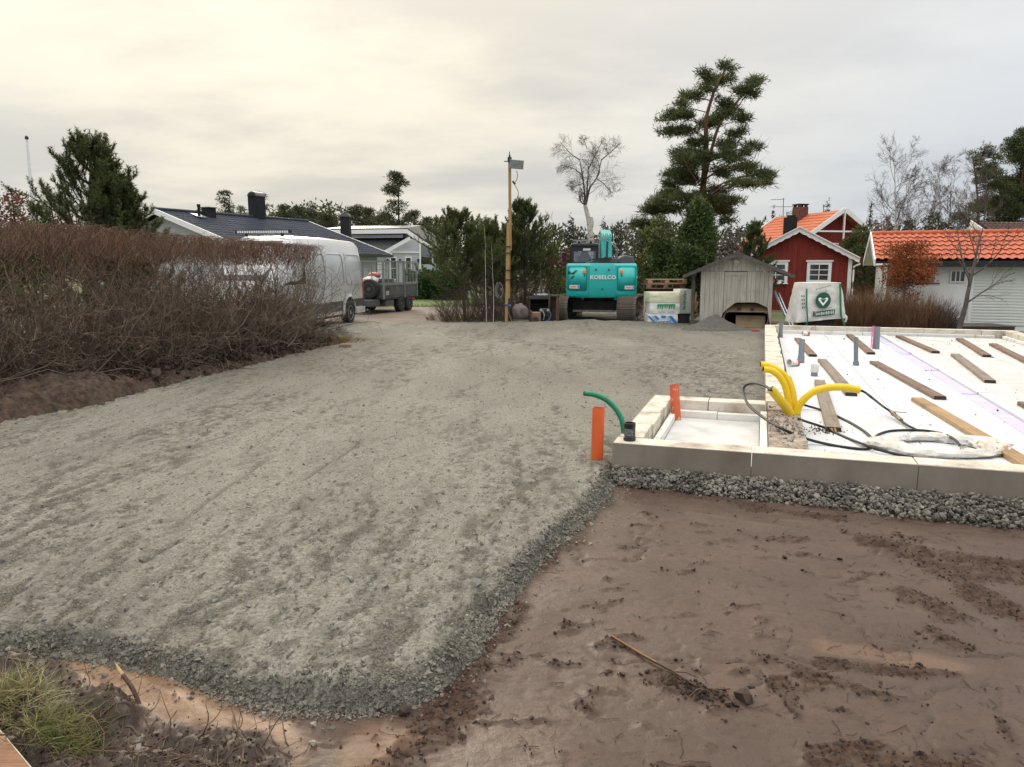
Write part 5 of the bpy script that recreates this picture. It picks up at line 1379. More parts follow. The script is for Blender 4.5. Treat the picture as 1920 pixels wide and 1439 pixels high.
# porch
wallpoly('porch_back', M['soffit'], [(789, 455), (822, 474), (822, 481), (789, 481)], Ym + 1.0, .1)
MB().prism([mp(789, 479), mp(815, 481), mp(815, 484), mp(789, 482)], (0, .15, 0)).build('porch_beam', M['soffit'], mod)
p = mp(810, 480); q = mp(810, 497); MB().box(p.x - .06, p.x + .06, p.y + .02, p.y + .13, q.z, p.z).build('porch_post', M['white_paint'], mod)
wallpoly('balcony_panel', M['grey_wall'], [(789, 496), (822, 496), (822, 511), (789, 511)], Ym - .2, .05)
wallpoly('porch_floor_wall', M['soffit'], [(789, 511), (822, 511), (822, 555), (789, 555)], Ym, .1)
# its black flue
p = mp(649, 445, 41.0)
fl = MB().box(-.24, .24, -.24, .24, 0, 1.45).build('flue', M['chimney'], mod); fl.location = (p.x, p.y, mp(649, 452, 41).z - .2)
MB().prism([(.26 * math.cos(a), -.27, 1.45 + .2 * math.sin(a)) for a in np.linspace(0, math.pi, 9)], (0, .54, 0)).build('flue_cap', M['chim_cap'], fl)
MB().box(-.6, .6, -.6, .6, -2.6, 0).build('flue_base', M['soffit'], fl)
# ------------------------------------------------------------------ lettering
def lettering(s, size, m, parent, loc, rot, depth=.002, sx=1.0, name='lettering'):
    cu = bpy.data.curves.new(name, 'FONT'); cu.body = s; cu.size = size; cu.extrude = depth; cu.align_x = 'CENTER'; cu.align_y = 'CENTER'; cu.resolution_u = 3
    cu.offset = size * .02
    ob = bpy.data.objects.new(name, cu); COL.objects.link(ob)
    dg = bpy.context.evaluated_depsgraph_get(); me = bpy.data.meshes.new_from_object(ob.evaluated_get(dg))
    bpy.data.objects.remove(ob); me.materials.clear(); me.materials.append(m)
    o = link(name, me, parent); o.location = loc; o.rotation_euler = rot; o.scale = (sx, 1, 1)
    return o
def rounded(x0, x1, z0, z1, r, n=4, bot=True):
    """rounded rectangle outline in x,z"""
    pts = []
    for cx, cz, a0 in ((x1 - r, z1 - r, 0), (x0 + r, z1 - r, 90), (x0 + r, z0 + r, 180), (x1 - r, z0 + r, 270)):
        for k in range(n + 1):
            a = math.radians(a0 + 90 * k / n); pts.append((cx + r * math.cos(a), cz + r * math.sin(a)))
    return pts

# ------------------------------------------------------------------ excavator
Ye = 24.6
eo = P(1127, 600, Ye); EZ = -.02
exc = thing('excavator', 'teal tracked excavator seen from behind, parked at the far end of the yard', 'excavator', (eo.x - .02, Ye + .5, EZ), math.radians(-3))
ur = math.radians(-11)                                     # the undercarriage is turned a little more
def rotz(V, a): return [(x * math.cos(a) - y * math.sin(a), x * math.sin(a) + y * math.cos(a), z) for x, y, z in V]
def track(cx):
    t = bpy.data.objects.new('track', None); COL.objects.link(t); t.parent = exc; t.rotation_euler = (0, 0, ur); t.location = Matrix.Rotation(ur, 3, 'Z') @ Vector((cx, 0, 0))
    r, L, z = .36, 2.55, .40
    n = 46; per = 2 * L + 2 * math.pi * r
    def at(s):
        s %= per
        if s < L: return (-L / 2 + s, z + r, 0.0)
        s -= L
        if s < math.pi * r: a = s / r; return (L / 2 + r * math.sin(a), z + r * math.cos(a), -a)
        s -= math.pi * r
        if s < L: return (L / 2 - s, z - r, math.pi)
        s -= L; a = s / r; return (-L / 2 - r * math.sin(a), z - r * math.cos(a), math.pi - a)
    w = .29; pl = per / n * .93
    V = [];
    me = MB().box(-w, w, -pl / 2, pl / 2, -.02, .012)
    for y_ in (-.32, .0, .32): me.box(-w, w, pl * y_ - .008, pl * y_ + .008, .012, .038)
    me = me.mesh('track_shoe', M['track'])
    for i in range(n):
        y_, z_, a = at(i * per / n); o = link('track_shoe', me, t); o.location = (0, y_, z_); o.rotation_euler = (a, 0, 0)
    MB().prism([(-.15, y_, z_) for y_, z_ in [(-L / 2, z - .2), (L / 2, z - .2), (L / 2, z + .2), (-L / 2, z + .2)]], (.3, 0, 0)).build('track_frame', M['dark_steel'], t)
    for y_ in (-L / 2, L / 2):
        MB().lathe([(0, -.2), (.1, -.2), (.12, -.17), (.29, -.15), (.31, -.1), (.31, .1), (.29, .15), (.12, .17), (.1, .2), (0, .2)], (0, y_, z), (1, 0, 0), 22).build('drive_wheel', M['rust'], t, smooth=40)
    for k in range(5): MB().lathe([(.0, -.2), (.1, -.2), (.12, -.15), (.12, .15), (.1, .2), (0, .2)], (0, -L / 2 + .45 + k * .42, z - .22), (1, 0, 0), 14).build('roller', M['dark_steel'], t, smooth=40)
    return t
track(-1.07); track(1.05)
b = MB(); b.box(-.75, .75, -.5, .7, .32, .62, rz=ur); b.lathe([(.5, .62), (.5, .74)], (0, .1, 0), (0, 0, 1), 24); b.build('car_body', M['dark_steel'], exc)
b = MB(); b.prism(rotz([(-.66, -1.25, .30), (.66, -1.25, .30), (.66, -1.25, .36), (-.66, -1.25, .36)], ur), (0, .2, 0)); b.build('cross_bar', M['track'], exc)
# counterweight: rounded tail
zb, zt = P(1127, 559, Ye - .9).z - EZ, P(1127, 494, Ye - .9).z - EZ
hw = (P(1197, 530, Ye - .9).x - P(1064.5, 530, Ye - .9).x) / 2
def tail_y(x): return -1.42 + .30 * abs(x / hw) ** 2.6
n = 36; rings = []
for z_, s_, in_ in ((zb, .93, .05), (zb + .05, .985, .012), (zb + .13, 1.0, 0), (zt - .2, 1.0, 0.0), (zt - .07, .995, .006), (zt, .965, .06)):
    ring = []
    for k in range(n + 1):
        x = -hw + 2 * hw * k / n; ring.append((x * s_, tail_y(x) + in_, z_))
    ring += [(hw * s_, .35 - in_, z_), (-hw * s_, .35 - in_, z_)]
    rings.append(ring)
MB().loft(rings).build('counterweight', M['teal'], exc, smooth=35)
# raised centre section and panel doors
cw = hw * .36
MB().loft([[(-cw * s_, -1.44 - o_, z_), (cw * s_, -1.44 - o_, z_), (cw * s_ * .97, -1.30, z_), (-cw * s_ * .97, -1.30, z_)] for z_, s_, o_ in ((zb + .02, 1.05, -.02), (zb + .1, 1.04, .015), (zt - .16, 1.0, .015), (zt - .01, .93, -.05))]).build('tail_centre', M['teal'], exc, smooth=30)
for s_ in (-1, 1):
    x0, x1 = (s_ * cw * 1.22, s_ * hw * .955); x0, x1 = min(x0, x1), max(x0, x1)
    outl = rounded(x0, x1, zb + .22, zt - .13, .06)
    V = []; m_ = len(outl)
    for off in (.0, .012):
        V += [(x, tail_y(x) - off, z) for x, z in outl]
    b = MB(); b.add([(x, tail_y(x) - .002, z) for x, z in rounded(x0 - .018, x1 + .012, zb + .2, zt - .11, .07)], [tuple(range(m_))[::-1]]); b.build('door_gap', M['dark_teal'], exc)
    # strips so that the door follows the curve
    xs = np.linspace(x0, x1, 16); b = MB(); V = []; F = []
    for i, x in enumerate(xs):
        d_ = min(x - x0, x1 - x); c_ = .06 - math.sqrt(max(0, .06 ** 2 - (.06 - min(d_, .06)) ** 2))
        V += [(x, tail_y(x) - .012, zb + .22 + c_), (x, tail_y(x) - .012, zt - .13 - c_)]
        if i: F.append((2 * i - 2, 2 * i, 2 * i + 1, 2 * i - 1))
    o = b.add(V, F).build('tail_door', M['teal'], exc, smooth=True); sm_ = o.modifiers.new('s', 'SOLIDIFY'); sm_.thickness = .012
    # stickers
    xc = s_ * hw * .78; yy = tail_y(xc) - .016
    rzs = math.atan2(tail_y(xc + .1) - tail_y(xc - .1), .2)
    st_ = MB().box(-.17, .17, -.002, .0, -.055, .055).build('sticker', M['sticker'], exc); st_.location = (xc, yy - .012, zb + .34 - (.02 if s_ > 0 else 0)); st_.rotation_euler = (0, 0, rzs)
    MB().box(-.13, .07, -.004, -.002, -.022, .018).build('print_bar', M['sticker_red'], st_); MB().box(.11, .15, -.004, -.002, -.04, .045).build('print_mark', M['print_blue'], st_)
    xa = (-hw * .50 if s_ < 0 else hw * .545)
    MB().box(xa - .055, xa + .055, tail_y(xa) - .05, tail_y(xa) - .012, zt - .31, zt - .21).build('amber_lamp', M['amber'], exc, bevel=.012)
    MB().box(xa - .022, xa + .022, tail_y(xa) - .03, tail_y(xa) - .012, zt - .40, zt - .35).build('latch', M['dark_teal'], exc)
for pts in ([(-.97, .30), (-.70, .34), (-.80, .20), (-.96, .22)], [(-.85, .15), (-.77, .17), (-.83, .07), (-.90, .07)]):
    MB().prism([(x * hw / 1.0, tail_y(x * hw) - .02, zt - .55 + z) for x, z in pts], (0, .012, 0)).build('fan_mark', M['dark_teal'], exc)
lettering('KOBELCO', .165, M['white_text'], exc, (.02, -1.478, (zb + zt) / 2 + .10), (math.radians(90), 0, 0), .003, 1.06)
for x_, z_ in ((-.2, zt - .2), (.2, zt - .2), (0, zb + .27)): MB().lathe([(.03, 0), (.03, .015), (0, .015)], (x_, -1.455, z_), (0, -1, 0), 10).build('plug', M['dark_teal'], exc)
# deck, hood and right-hand box
MB().box(-hw * .97, hw * .97, .3, 1.2, zb + .08, zb + .42).build('deck_body', M['teal'], exc, bevel=.04)
MB().box(hw * .3, hw * .97, .36, 1.15, zb + .42, zt - .1).build('side_body', M['teal'], exc, bevel=.05)
def zpx(y, Y): return P(1127, y, Y).z - EZ
zh = zpx(484, Ye - .4)
MB().prism([(-.62, -1.15, zt - .02), (-.45, -1.12, zt + .03), (-.12, -1.1, zh - .01), (.47, -1.1, zh), (.5, -1.1, zt - .02)], (0, 1.1, 0)).build('engine_hood', M['hood_grey'], exc, bevel=.03)
MB().prism([(.55, -1.1, zt - .02), (.56, -1.08, zh + .03), (.74, -1.05, zh + .09), (.98, -1.05, zh + .04), (1.05, -1.08, zt - .02)], (0, 1.3, 0)).build('side_hood', M['hood_grey'], exc, bevel=.04)
MB().lathe([(.11, 0), (.11, .03), (.06, .03), (0, .03)], (.12, -1.13, zt + .09), (0, -1, 0), 18).build('hood_emblem', M['black_plastic'], exc, smooth=40)
MB().beam((-.3, -1.16, zt + .12), (.3, -1.16, zt + .16), .03, .05).build('hood_slot', M['black_plastic'], exc)
# cab
cx0, cx1 = P(1073, 480, Ye + .2).x - eo.x, P(1124, 480, Ye + .2).x - eo.x
cz1 = zpx(455.5, Ye + .2); cz0 = zb + .3
cy0, cy1 = -.35, 1.15
cabT = bpy.data.objects.new('cab', None); COL.objects.link(cabT); cabT.parent = exc
pw = .085
for x_ in (cx0, cx1 - pw):
    for y_ in (cy0, cy1 - pw):
        MB().prism([(x_, y_, cz0), (x_ + pw, y_, cz0), (x_ + pw, y_ + pw, cz0), (x_, y_ + pw, cz0)], (0, 0, cz1 - cz0 - .05)).build('cab_pillar', M['black_gloss'], cabT)
MB().loft([[(cx0 + i, cy0 - .06 + i, z_), (cx1 - i, cy0 - .06 + i, z_), (cx1 - i, cy1 - i, z_), (cx0 + i, cy1 - i, z_)] for z_, i in ((cz1 - .12, .0), (cz1 - .04, .0), (cz1, .07))]).build('cab_roof', M['black_gloss'], cabT, bevel=.02)
MB().box(cx0 + pw, cx1 - pw, cy0 + .005, cy0 + .06, cz1 - .27, cz1 - .11).build('cab_header', M['black_gloss'], cabT)
MB().box(cx0 + .38, cx0 + .62, cy0 - .012, cy0 + .004, cz1 - .25, cz1 - .18).build('cab_label', M['sticker'], cabT)
MB().box(cx0 + pw, cx1 - pw, cy0, cy0 + .06, cz0, zt + .05).build('cab_lower', M['black_gloss'], cabT)
MB().box(cx0 + pw, cx1 - pw, cy0 + .02, cy0 + .028, zt + .05, cz1 - .27).build('rear_glass', M['glass'], cabT)
MB().box(cx0 + .02, cx0 + .028, cy0 + pw, cy1 - pw, zt - .1, cz1 - .12).build('side_glass', M['glass'], cabT)
MB().box(cx1 - .03, cx1 - .022, cy0 + pw, cy1 - pw, zt - .1, cz1 - .12).build('side_glass', M['glass'], cabT)
MB().box(cx0 + pw, cx1 - pw, cy1 - .03, cy1 - .022, zt - .2, cz1 - .12).build('front_glass', M['glass'], cabT)
MB().loft([[(cx0 + .30 - i, cy0 + .5, z_), (cx0 + .62 + i, cy0 + .5, z_), (cx0 + .62 + i, cy0 + .62, z_), (cx0 + .30 - i, cy0 + .62, z_)] for z_, i in ((zt - .2, .05), (zt + .22, .04), (zt + .3, -.03), (zt + .32, -.04), (zt + .45, -.05))]).build('driver_seat', M['black_plastic'], cabT, bevel=.02)
MB().beam((cx0 + .05, cy0 - .02, cz1 + .07), (cx1 - .1, cy0 - .02, cz1 + .06), .05, .05).build('roof_lamp_bar', M['lamp_grey'], cabT)
for x_ in (cx0 + .25, cx1 - .25): MB().box(x_ - .04, x_ + .04, cy0, cy0 + .06, cz1 - .01, cz1 + .05).build('lamp_bracket', M['dark_steel'], cabT)
q = P(1059, 481, Ye + .6); MB().box(-.05, .05, -.02, .02, -.14, .14).build('mirror', M['black_gloss'], exc, bevel=.02).location = (q.x - eo.x, .5, q.z - EZ)
MB().beam((q.x - eo.x, .5, q.z - EZ - .1), (cx0 + .02, .6, q.z - EZ - .2), .02, .02).build('mirror_arm', M['black_gloss'], exc)
# boom standing up and folding forwards
bx = P(1142, 470, Ye + .6).x - eo.x; bw_ = .14
bm = [(0, .95, zb + .35), (0, 1.0, zt - .0), (0, 1.3, zpx(446, Ye + 1.3)), (0, 1.9, zpx(440, Ye + 1.9)), (0, 2.9, 1.9), (0, 3.6, 1.2)]
def girder(name, pts, w, hs, m):
    rings = []
    for i, p in enumerate(pts):
        p = Vector(p); a = Vector(pts[max(0, i - 1)]); c = Vector(pts[min(len(pts) - 1, i + 1)]); t_ = (c - a).normalized(); u_ = Vector((1, 0, 0)).cross(t_).normalized()
        h = hs[i] / 2; rings.append([p + Vector((-w, 0, 0)) - u_ * h, p + Vector((w, 0, 0)) - u_ * h, p + Vector((w, 0, 0)) + u_ * h, p + Vector((-w, 0, 0)) + u_ * h])
    return MB().loft(rings).build(name, m, exc, bevel=.015)
girder('boom', [(bx + .0, y, z) for _, y, z in bm], .17, [.3, .42, .46, .4, .34, .26], M['teal'])
MB().box(bx - .035, bx + .03, .76, .79, zt, zpx(449, Ye + 1.1)).build('boom_gap_shade', M['dark_teal'], exc)  # shadow of the boom gap, painted as a dark strip
girder('dipper_arm', [(bx, 3.3, 1.7), (bx, 3.1, .9), (bx, 2.7, .45)], .11, [.3, .28, .2], M['teal'])
for k in range(6):
    x_ = bx - .17 + .075 * k
    c = [(x_, .8, zpx(452, Ye + .8)), (x_, .82, zpx(444, Ye + .8)), (x_ + .01, 1.0, zpx(440, Ye + 1) + .03 * (k % 2)), (x_ + .02, 1.4, zpx(441, Ye + 1.4))]
    MB().tube(spline(c, 14), .014, 6).build('hydraulic_pipe', M['teal'] if k % 2 else M['galv'], exc, smooth=True)
for k in range(2):
    c = [(bx - .1 + .06 * k, .78, zpx(449, Ye + .8) + .02), (bx + .1, .74, zpx(456, Ye + .8)), (bx + .26 + .05 * k, .72, zpx(464, Ye + .8)), (bx + .30 + .04 * k, .72, zpx(472, Ye + .8)), (bx + .3 + .03 * k, .75, zt)]
    MB().tube(spline(c, 24), .015, 6).build('hydraulic_pipe', M['galv'], exc, smooth=True)
MB().beam((bx - .27, .7, zt), (bx - .27, .7, zpx(452, Ye + .8)), .05, .05, up=(0, 1, 0)).build('cab_edge_strip', M['galv'], exc)
# blade, seen right of the tracks
MB().box(1.0, 1.33, .6, .9, .42, .78).build('toolbox', M['dark_steel'], exc, bevel=.02)
MB().box(-1.33, -1.02, .3, .9, .5, .72).build('step_box', M['dark_steel'], exc, bevel=.02)
MB().prism([(-1.25, 2.35, .1), (1.25, 2.35, .1), (1.25, 2.3, .7), (-1.25, 2.3, .7)], (0, .06, 0)).build('dozer_blade', M['teal'], exc)

# ------------------------------------------------------------------ wheels
def wheel(parent, loc, r, w, axis, rim='rim', rr=.62, name='wheel', holes=8):
    t = bpy.data.objects.new(name, None); COL.objects.link(t); t.parent = parent; t.location = loc
    ax = Vector(axis).normalized()
    MB().lathe([(r * rr, -w * .42), (r * .86, -w * .5), (r * .96, -w * .42), (r, -w * .25), (r, w * .25), (r * .96, w * .42), (r * .86, w * .5), (r * rr, w * .42)], (0, 0, 0), ax, 30).build('tyre', M['tyre'], t, smooth=40)
    ri = MB().lathe([(r * rr, -w * .4), (r * rr, w * .44), (r * rr * .93, w * .46), (r * rr * .86, w * .30), (r * rr * .5, w * .20), (r * rr * .36, w * .36), (r * rr * .30, w * .44), (0, w * .44)], (0, 0, 0), ax, 26).build('rim', M[rim], t, smooth=35)
    a = ax.orthogonal().normalized(); c = ax.cross(a)
    for k in range(holes):
        th = 2 * math.pi * k / holes; p = (a * math.cos(th) + c * math.sin(th)) * r * rr * .68
        MB().lathe([(r * rr * .1, .0), (0, .0)], p + ax * (w * .262), ax, 8).build('rim_hole', M['tyre'], t) if parent.name.startswith('cargo') else None
    return t

# ------------------------------------------------------------------ silver van: local x forward, y to its left
VR = Vector((-5.75, 24.9, -.06))
van_dir = Vector((-1.05, -6.8, 0)).normalized()
van = thing('cargo_van', 'silver high roof cargo van parked behind the hedge end', 'van', VR, math.atan2(van_dir.y, van_dir.x))
st = []  # x station, roof height, half width low, half width roof, floor height
H = 2.55
stn = [(-.02, H - .14, .86, .70), (.05, H - .04, .93, .77), (.2, H, .97, .80), (2.5, H + .03, .985, .82), (4.6, H, .985, .82), (5.1, H - .10, .98, .79), (5.7, H - .62, .97, .74), (6.1, H - 1.12, .95, .72), (6.5, H - 1.35, .90, .75), (6.85, H - 1.6, .80, .70)]
rings = []
for x, h, wl, wr in stn:
    zs = [.34, .55, .95, 1.25, min(1.9, h - .35), h - .18, h - .05, h]
    ws = [wl - .03, wl, wl, wl - .01, wl - .05 if h > 2.2 else wl - .04, wr + .03, wr - .07, wr - .22]
    zs = [min(z, h - .001 * (8 - i)) if h < 2.2 else z for i, z in enumerate(zs)]
    rings.append([(x, w, z) for w, z in zip(ws, zs)] + [(x, -w, z) for w, z in zip(ws[::-1], zs[::-1])])
MB().loft(rings).build('body', M['van'], van, smooth=32)
# details of the left side (y > 0)
def side(x, z): return .985 - max(0, z - 1.25) * .075 if z < 1.9 else .936 - (z - 1.9) * .16
def frame(x0, x1, z0, z1, w=.05):
    o_ = rounded(x0, x1, z0, z1, .12, 5); i_ = rounded(x0 + w, x1 - w, z0 + w, z1 - w, .09, 5); n_ = len(o_)
    V = [(x, side(x, z) + .004, z) for x, z in o_] + [(x, side(x, z) + .018, z) for x, z in i_]
    MB().add(V, [(i, (i + 1) % n_, n_ + (i + 1) % n_, n_ + i) for i in range(n_)]).build('panel_frame', M['van'], van, smooth=True)
    V = [(x, side(x, z) + .001 - .012, z) for x, z in i_]
    MB().add(V, [tuple(range(n_))]).build('side_panel', M['van'], van)
frame(.22, 1.55, 1.22, 2.16); frame(1.72, 3.0, 1.22, 2.16); frame(3.15, 4.3, 1.22, 2.16)
MB().prism([(.04, .95, .52), (1.2, .972, .52), (1.2, .99, .76), (.04, .965, .76)], (0, .018, 0)).build('side_moulding', M['van_dark'], van)
MB().prism([(1.95, .972, .46), (5.2, .972, .46), (5.2, .99, .74), (1.95, .99, .74)], (0, .018, 0)).build('side_moulding', M['van_dark'], van)
MB().box(.0, .75, .955, .985, .3, .48).build('rear_bumper_side', M['van'], van, bevel=.01)
MB().box(-.12, .02, -.93, .93, .34, .6).build('rear_bumper', M['van_dark'], van, bevel=.03)
MB().box(.1, 6.4, -.8, .8, .25, .345).build('underbody', M['dark_steel'], van)
MB().box(-.035, .09, .85, .945, .72, 1.28).build('tail_light', M['red_lens'], van, bevel=.02)
MB().box(-.035, .09, -.945, -.85, .72, 1.28).build('tail_light', M['red_lens'], van, bevel=.02)
WX = 1.36
for y_, s_ in ((.90, 1), (-.90, -1)):
    for x_ in (WX, 5.0):
        wheel(van, (x_, y_, .36), .36, .24, (0, s_, 0))
        arch = []
        for k in range(15):
            a = math.radians(-8 + 196 * k / 14); arch.append((math.cos(a), math.sin(a)))
        V = [(x_ + c * .45, s_ * .986, .38 + s * .45) for c, s in arch] + [(x_ + c * .56, s_ * .978, .38 + s * .56) for c, s in arch] + [(x_ + c * .47, s_ * 1.005, .38 + s * .47) for c, s in arch]
        F = [(i, i + 1, 30 + i + 1, 30 + i) for i in range(14)] + [(30 + i, 30 + i + 1, 15 + i + 1, 15 + i) for i in range(14)]
        MB().add(V, F).build('wheel_arch', M['van'], van, smooth=50)
        V = [(x_, s_ * .988, .40)] + [(x_ + c * .455, s_ * .988, .38 + s * .455) for c, s in arch]
        MB().add(V, [(0, i, i + 1) for i in range(1, 15)]).build('wheel_well', M['interior'], van)
# windscreen and cab door glass
MB().add([(5.17, -.70, H - .14), (5.17, .70, H - .14), (6.12, .66, H - 1.12), (6.12, -.66, H - 1.12)], [(0, 1, 2, 3)]).build('windscreen', M['pane'], van)
MB().add([(4.5, side(4.5, 1.3) + .006, 1.3), (5.75, .955, 1.3), (5.3, .88, 1.95), (4.5, side(4.5, 2.0) + .006, 2.0)], [(0, 1, 2, 3)]).build('cab_window', M['pane'], van)
# roof light bar and rear roof gear
lb = MB().box(4.72, 4.84, -.78, .74, H + .05, H + .15).build('light_bar', M['black_plastic'], van)
for k in range(22): MB().box(4.71, 4.85, -.72 + k * .065, -.72 + k * .065 + .045, H + .07, H + .13).build('lamp_cell', M['white_text'], lb)
for y_ in (-.5, .5): MB().box(4.75, 4.81, y_ - .03, y_ + .03, H - .02, H + .05).build('bar_foot', M['black_plastic'], van)
for y_ in (-.3, .0, .3): MB().lathe([(.05, 0), (.05, .08), (.03, .1), (0, .1)], (.45 + .1 * y_, y_, H - .01), (0, .1, 1), 10).build('roof_light', M['black_plastic'], van, smooth=40)
MB().tube(spline([(.3, -.5, H), (.4, -.2, H + .07), (.45, .2, H + .07), (.4, .5, H)], 16), .022, 6).build('roof_rail', M['black_plastic'], van)

# ------------------------------------------------------------------ tandem trailer
tp_ = Vector((-5.62, 28.5, -.06)); tdir = Vector((.95, 3.1, 0)).normalized()
trl = thing('trailer', 'dark grey tandem axle trailer with mesh sides hitched behind the van', 'trailer', tp_, math.atan2(tdir.y, tdir.x))
# local x runs from the front wall to the tail, y to the left (away), so the near side is y < 0
TL, TW, zf, zs_ = 3.0, .88, .62, 1.08
zm = 1.95
MB().box(0, TL, -TW, TW, zf - .1, zf).build('floor', M['dark_steel'], trl)
for x0, x1 in ((.05, 1.78), (1.84, TL - .03)):
    pnl = MB().box(x0, x1, -TW - .02, -TW + .015, zf - .04, zs_ - .03).build('side_panel', M['trailer'], trl, bevel=.008)
    MB().box(x0 + .06, x1 - .06, -TW - .032, -TW - .02, zf + .05, zs_ - .12).build('pressed_field', M['trailer'], pnl, bevel=.008)
MB().box(0, TL, -TW - .035, -TW + .03, zs_ - .03, zs_ + .03).build('top_rail', M['galv'], trl)
MB().box(0, TL, TW - .03, TW + .02, zf, zs_).build('side_panel', M['trailer'], trl)
MB().box(-.03, .02, -TW, TW, zf - .04, zs_).build('front_panel', M['trailer'], trl)
MB().box(TL - .02, TL + .02, -TW, TW, zf - .04, zs_).build('tail_panel', M['trailer'], trl)
for x_ in (0.02, 1.81, TL): MB().box(x_ - .035, x_ + .035, -TW - .05, -TW + .01, zf - .06, zm - (.0 if x_ < 2 else .06)).build('side_post', M['galv'], trl)
for x_ in (0.02, 1.81, TL): MB().box(x_ - .035, x_ + .035, TW - .01, TW + .05, zf - .06, zm).build('side_post', M['galv'], trl)
def mesh_panel(a, e, n1, n2):
    """wire mesh in a frame between corners a and e"""
    a, e = Vector(a), Vector(e); t = bpy.data.objects.new('mesh_side', None); COL.objects.link(t); t.parent = trl
    h = Vector((e.x, e.y, a.z)) - a; z = Vector((0, 0, e.z - a.z))
    b = MB()
    for f in (0, 1): b.beam(a + z * f, a + z * f + h, .04, .04); b.beam(a + h * f, a + h * f + z, .04, .04, up=(1, 1, 0))
    b.build('mesh_frame', M['galv'], t)
    for k in range(1, 4): MB().beam(a + h * (k / 4), a + h * (k / 4) + z, .03, .03, up=(1, 1, 0)).build('mesh_upright', M['galv'], t)
    b = MB()
    for k in range(1, n1): b.beam(a + h * (k / n1), a + h * (k / n1) + z, .004, .004, up=(1, 1, 0))
    for k in range(1, n2): b.beam(a + z * (k / n2), a + z * (k / n2) + h, .004, .004)
    o = b.build('wire_mesh', M['galv'], t); o['kind'] = 'stuff'
mesh_panel((.05, -TW, zs_ + .04), (1.77, -TW, zm), 18, 9); mesh_panel((1.85, -TW, zs_ + .04), (TL, -TW, zm - .06), 13, 9)
mesh_panel((.05, TW, zs_ + .04), (TL, TW, zm), 24, 7); mesh_panel((0, -TW, zs_ + .04), (0, TW, zm), 14, 7); mesh_panel((TL, -TW, zs_ + .04), (TL, TW, zm), 14, 7)
for x_ in (1.55, 2.28):
    for s_ in (-1, 1): wheel(trl, (x_, s_ * .80, .33), .33, .22, (0, s_, 0), 'rim_dark', .6)
MB().box(.1, TL, -.6, .6, zf - .22, zf - .1).build('chassis', M['dark_steel'], trl)
MB().box(.25, .95, -TW + .02, -TW + .3, .28, zf - .12).build('tool_chest', M['trailer'], trl, bevel=.015)
sp = wheel(trl, (-.15, -.42, .93), .37, .22, (-1, 0, 0), 'rim_dark', .6, name='spare_wheel')
MB().beam((0, -.5, .5), (-2.2, 0, .5), .08, .1).build('drawbar', M['dark_steel'], trl); MB().beam((0, .5, .5), (-2.2, 0, .5), .08, .1).build('drawbar', M['dark_steel'], trl)
MB().lathe([(.03, 0), (.03, .6)], (-1.5, .0, 0), (0, 0, 1), 8).build('jockey_stand', M['dark_steel'], trl)
MB().lathe([(0, -.04), (.1, -.04), (.12, 0), (.1, .04), (0, .04)], (-1.5, .08, .12), (0, 1, 0), 16).build('jockey_wheel', M['tyre'], trl, smooth=40)
MB().box(-.75, .0, -.75, -.1, .30, .55).build('front_box', M['trailer'], trl, bevel=.02)
st_ = MB().box(.18, .42, -TW - .036, -TW - .0325, zf + .08, zf + .22).build('notice', M['sticker'], trl); 
for k in range(3): MB().box(.20, .40, -TW - .039, -TW - .0365, zf + .10 + k * .04, zf + .12 + k * .04).build('notice_line', M['label_grey'], st_)
MB().box(.16, .5, -TW - .036, -TW - .0325, zs_ - .17, zs_ - .12).build('maker_plate', M['black_plastic'], trl)
MB().beam((TL - .1, -.7, .45), (TL + .15, -.7, .45), .14, .05).build('tail_lamp', M['red_lens'], trl)
# load in the trailer
def on_trailer(x, y, z): return tp_ + Matrix.Rotation(trl.rotation_euler.z, 3, 'Z') @ Vector((x, y, z))
rr5 = np.random.default_rng(12)
def lump(name, m, c, r, label, cat, seed=1, n=26):
    b = MB(); V = []; q = 16
    for j in range(q + 1):
        ph = math.pi * j / q
        for i in range(n):
            th = 2 * math.pi * i / n; d = Vector((math.sin(ph) * math.cos(th), math.sin(ph) * math.sin(th), math.cos(ph)))
            k = 1 + .5 * (float(fbm(np.array([d.x * 2 + seed * 7 + d.z]), np.array([d.y * 2 + d.z * 1.3 + 4]), seed, 4)[0]) - .5)
            V.append((d.x * r[0] * k, d.y * r[1] * k, max(-r[2] * .75, d.z * r[2] * k)))
    F = [(j * n + i, j * n + (i + 1) % n, (j + 1) * n + (i + 1) % n, (j + 1) * n + i) for j in range(q) for i in range(n)]
    o = b.add(V, F).build(name, m, smooth=True); o.location = c
    return tag(o, label, cat)
lump('plastic_sack', M['bag'], on_trailer(.55, -.1, 1.20), (.30, .24, .20), 'white plastic sack lying in the trailer under a red cloth', 'sack', 3)
lump('red_cloth', M['pvc_red'], on_trailer(.72, -.16, 1.42), (.24, .16, .12), 'crumpled red cloth on the white sack in the trailer', 'cloth', 5)
lump('red_bundle', M['pvc_red'], on_trailer(.12, -.05, 1.16), (.16, .16, .14), 'dark red bundle at the front of the trailer load', 'bundle', 9)
p = on_trailer(1.1, -.35, 1.0); t = thing('crate', 'open grey plastic crate in the trailer beside the red cloth', 'crate', p, trl.rotation_euler.z)
MB().box(-.35, .35, -.25, .25, 0, .03).build('crate_floor', M['trailer'], t)
for x0, x1, y0, y1 in ((-.35, .35, -.27, -.25), (-.35, .35, .25, .27), (-.37, -.35, -.27, .27), (.35, .37, -.27, .27)): MB().box(x0, x1, y0, y1, 0, .28).build('crate_side', M['trailer'], t)
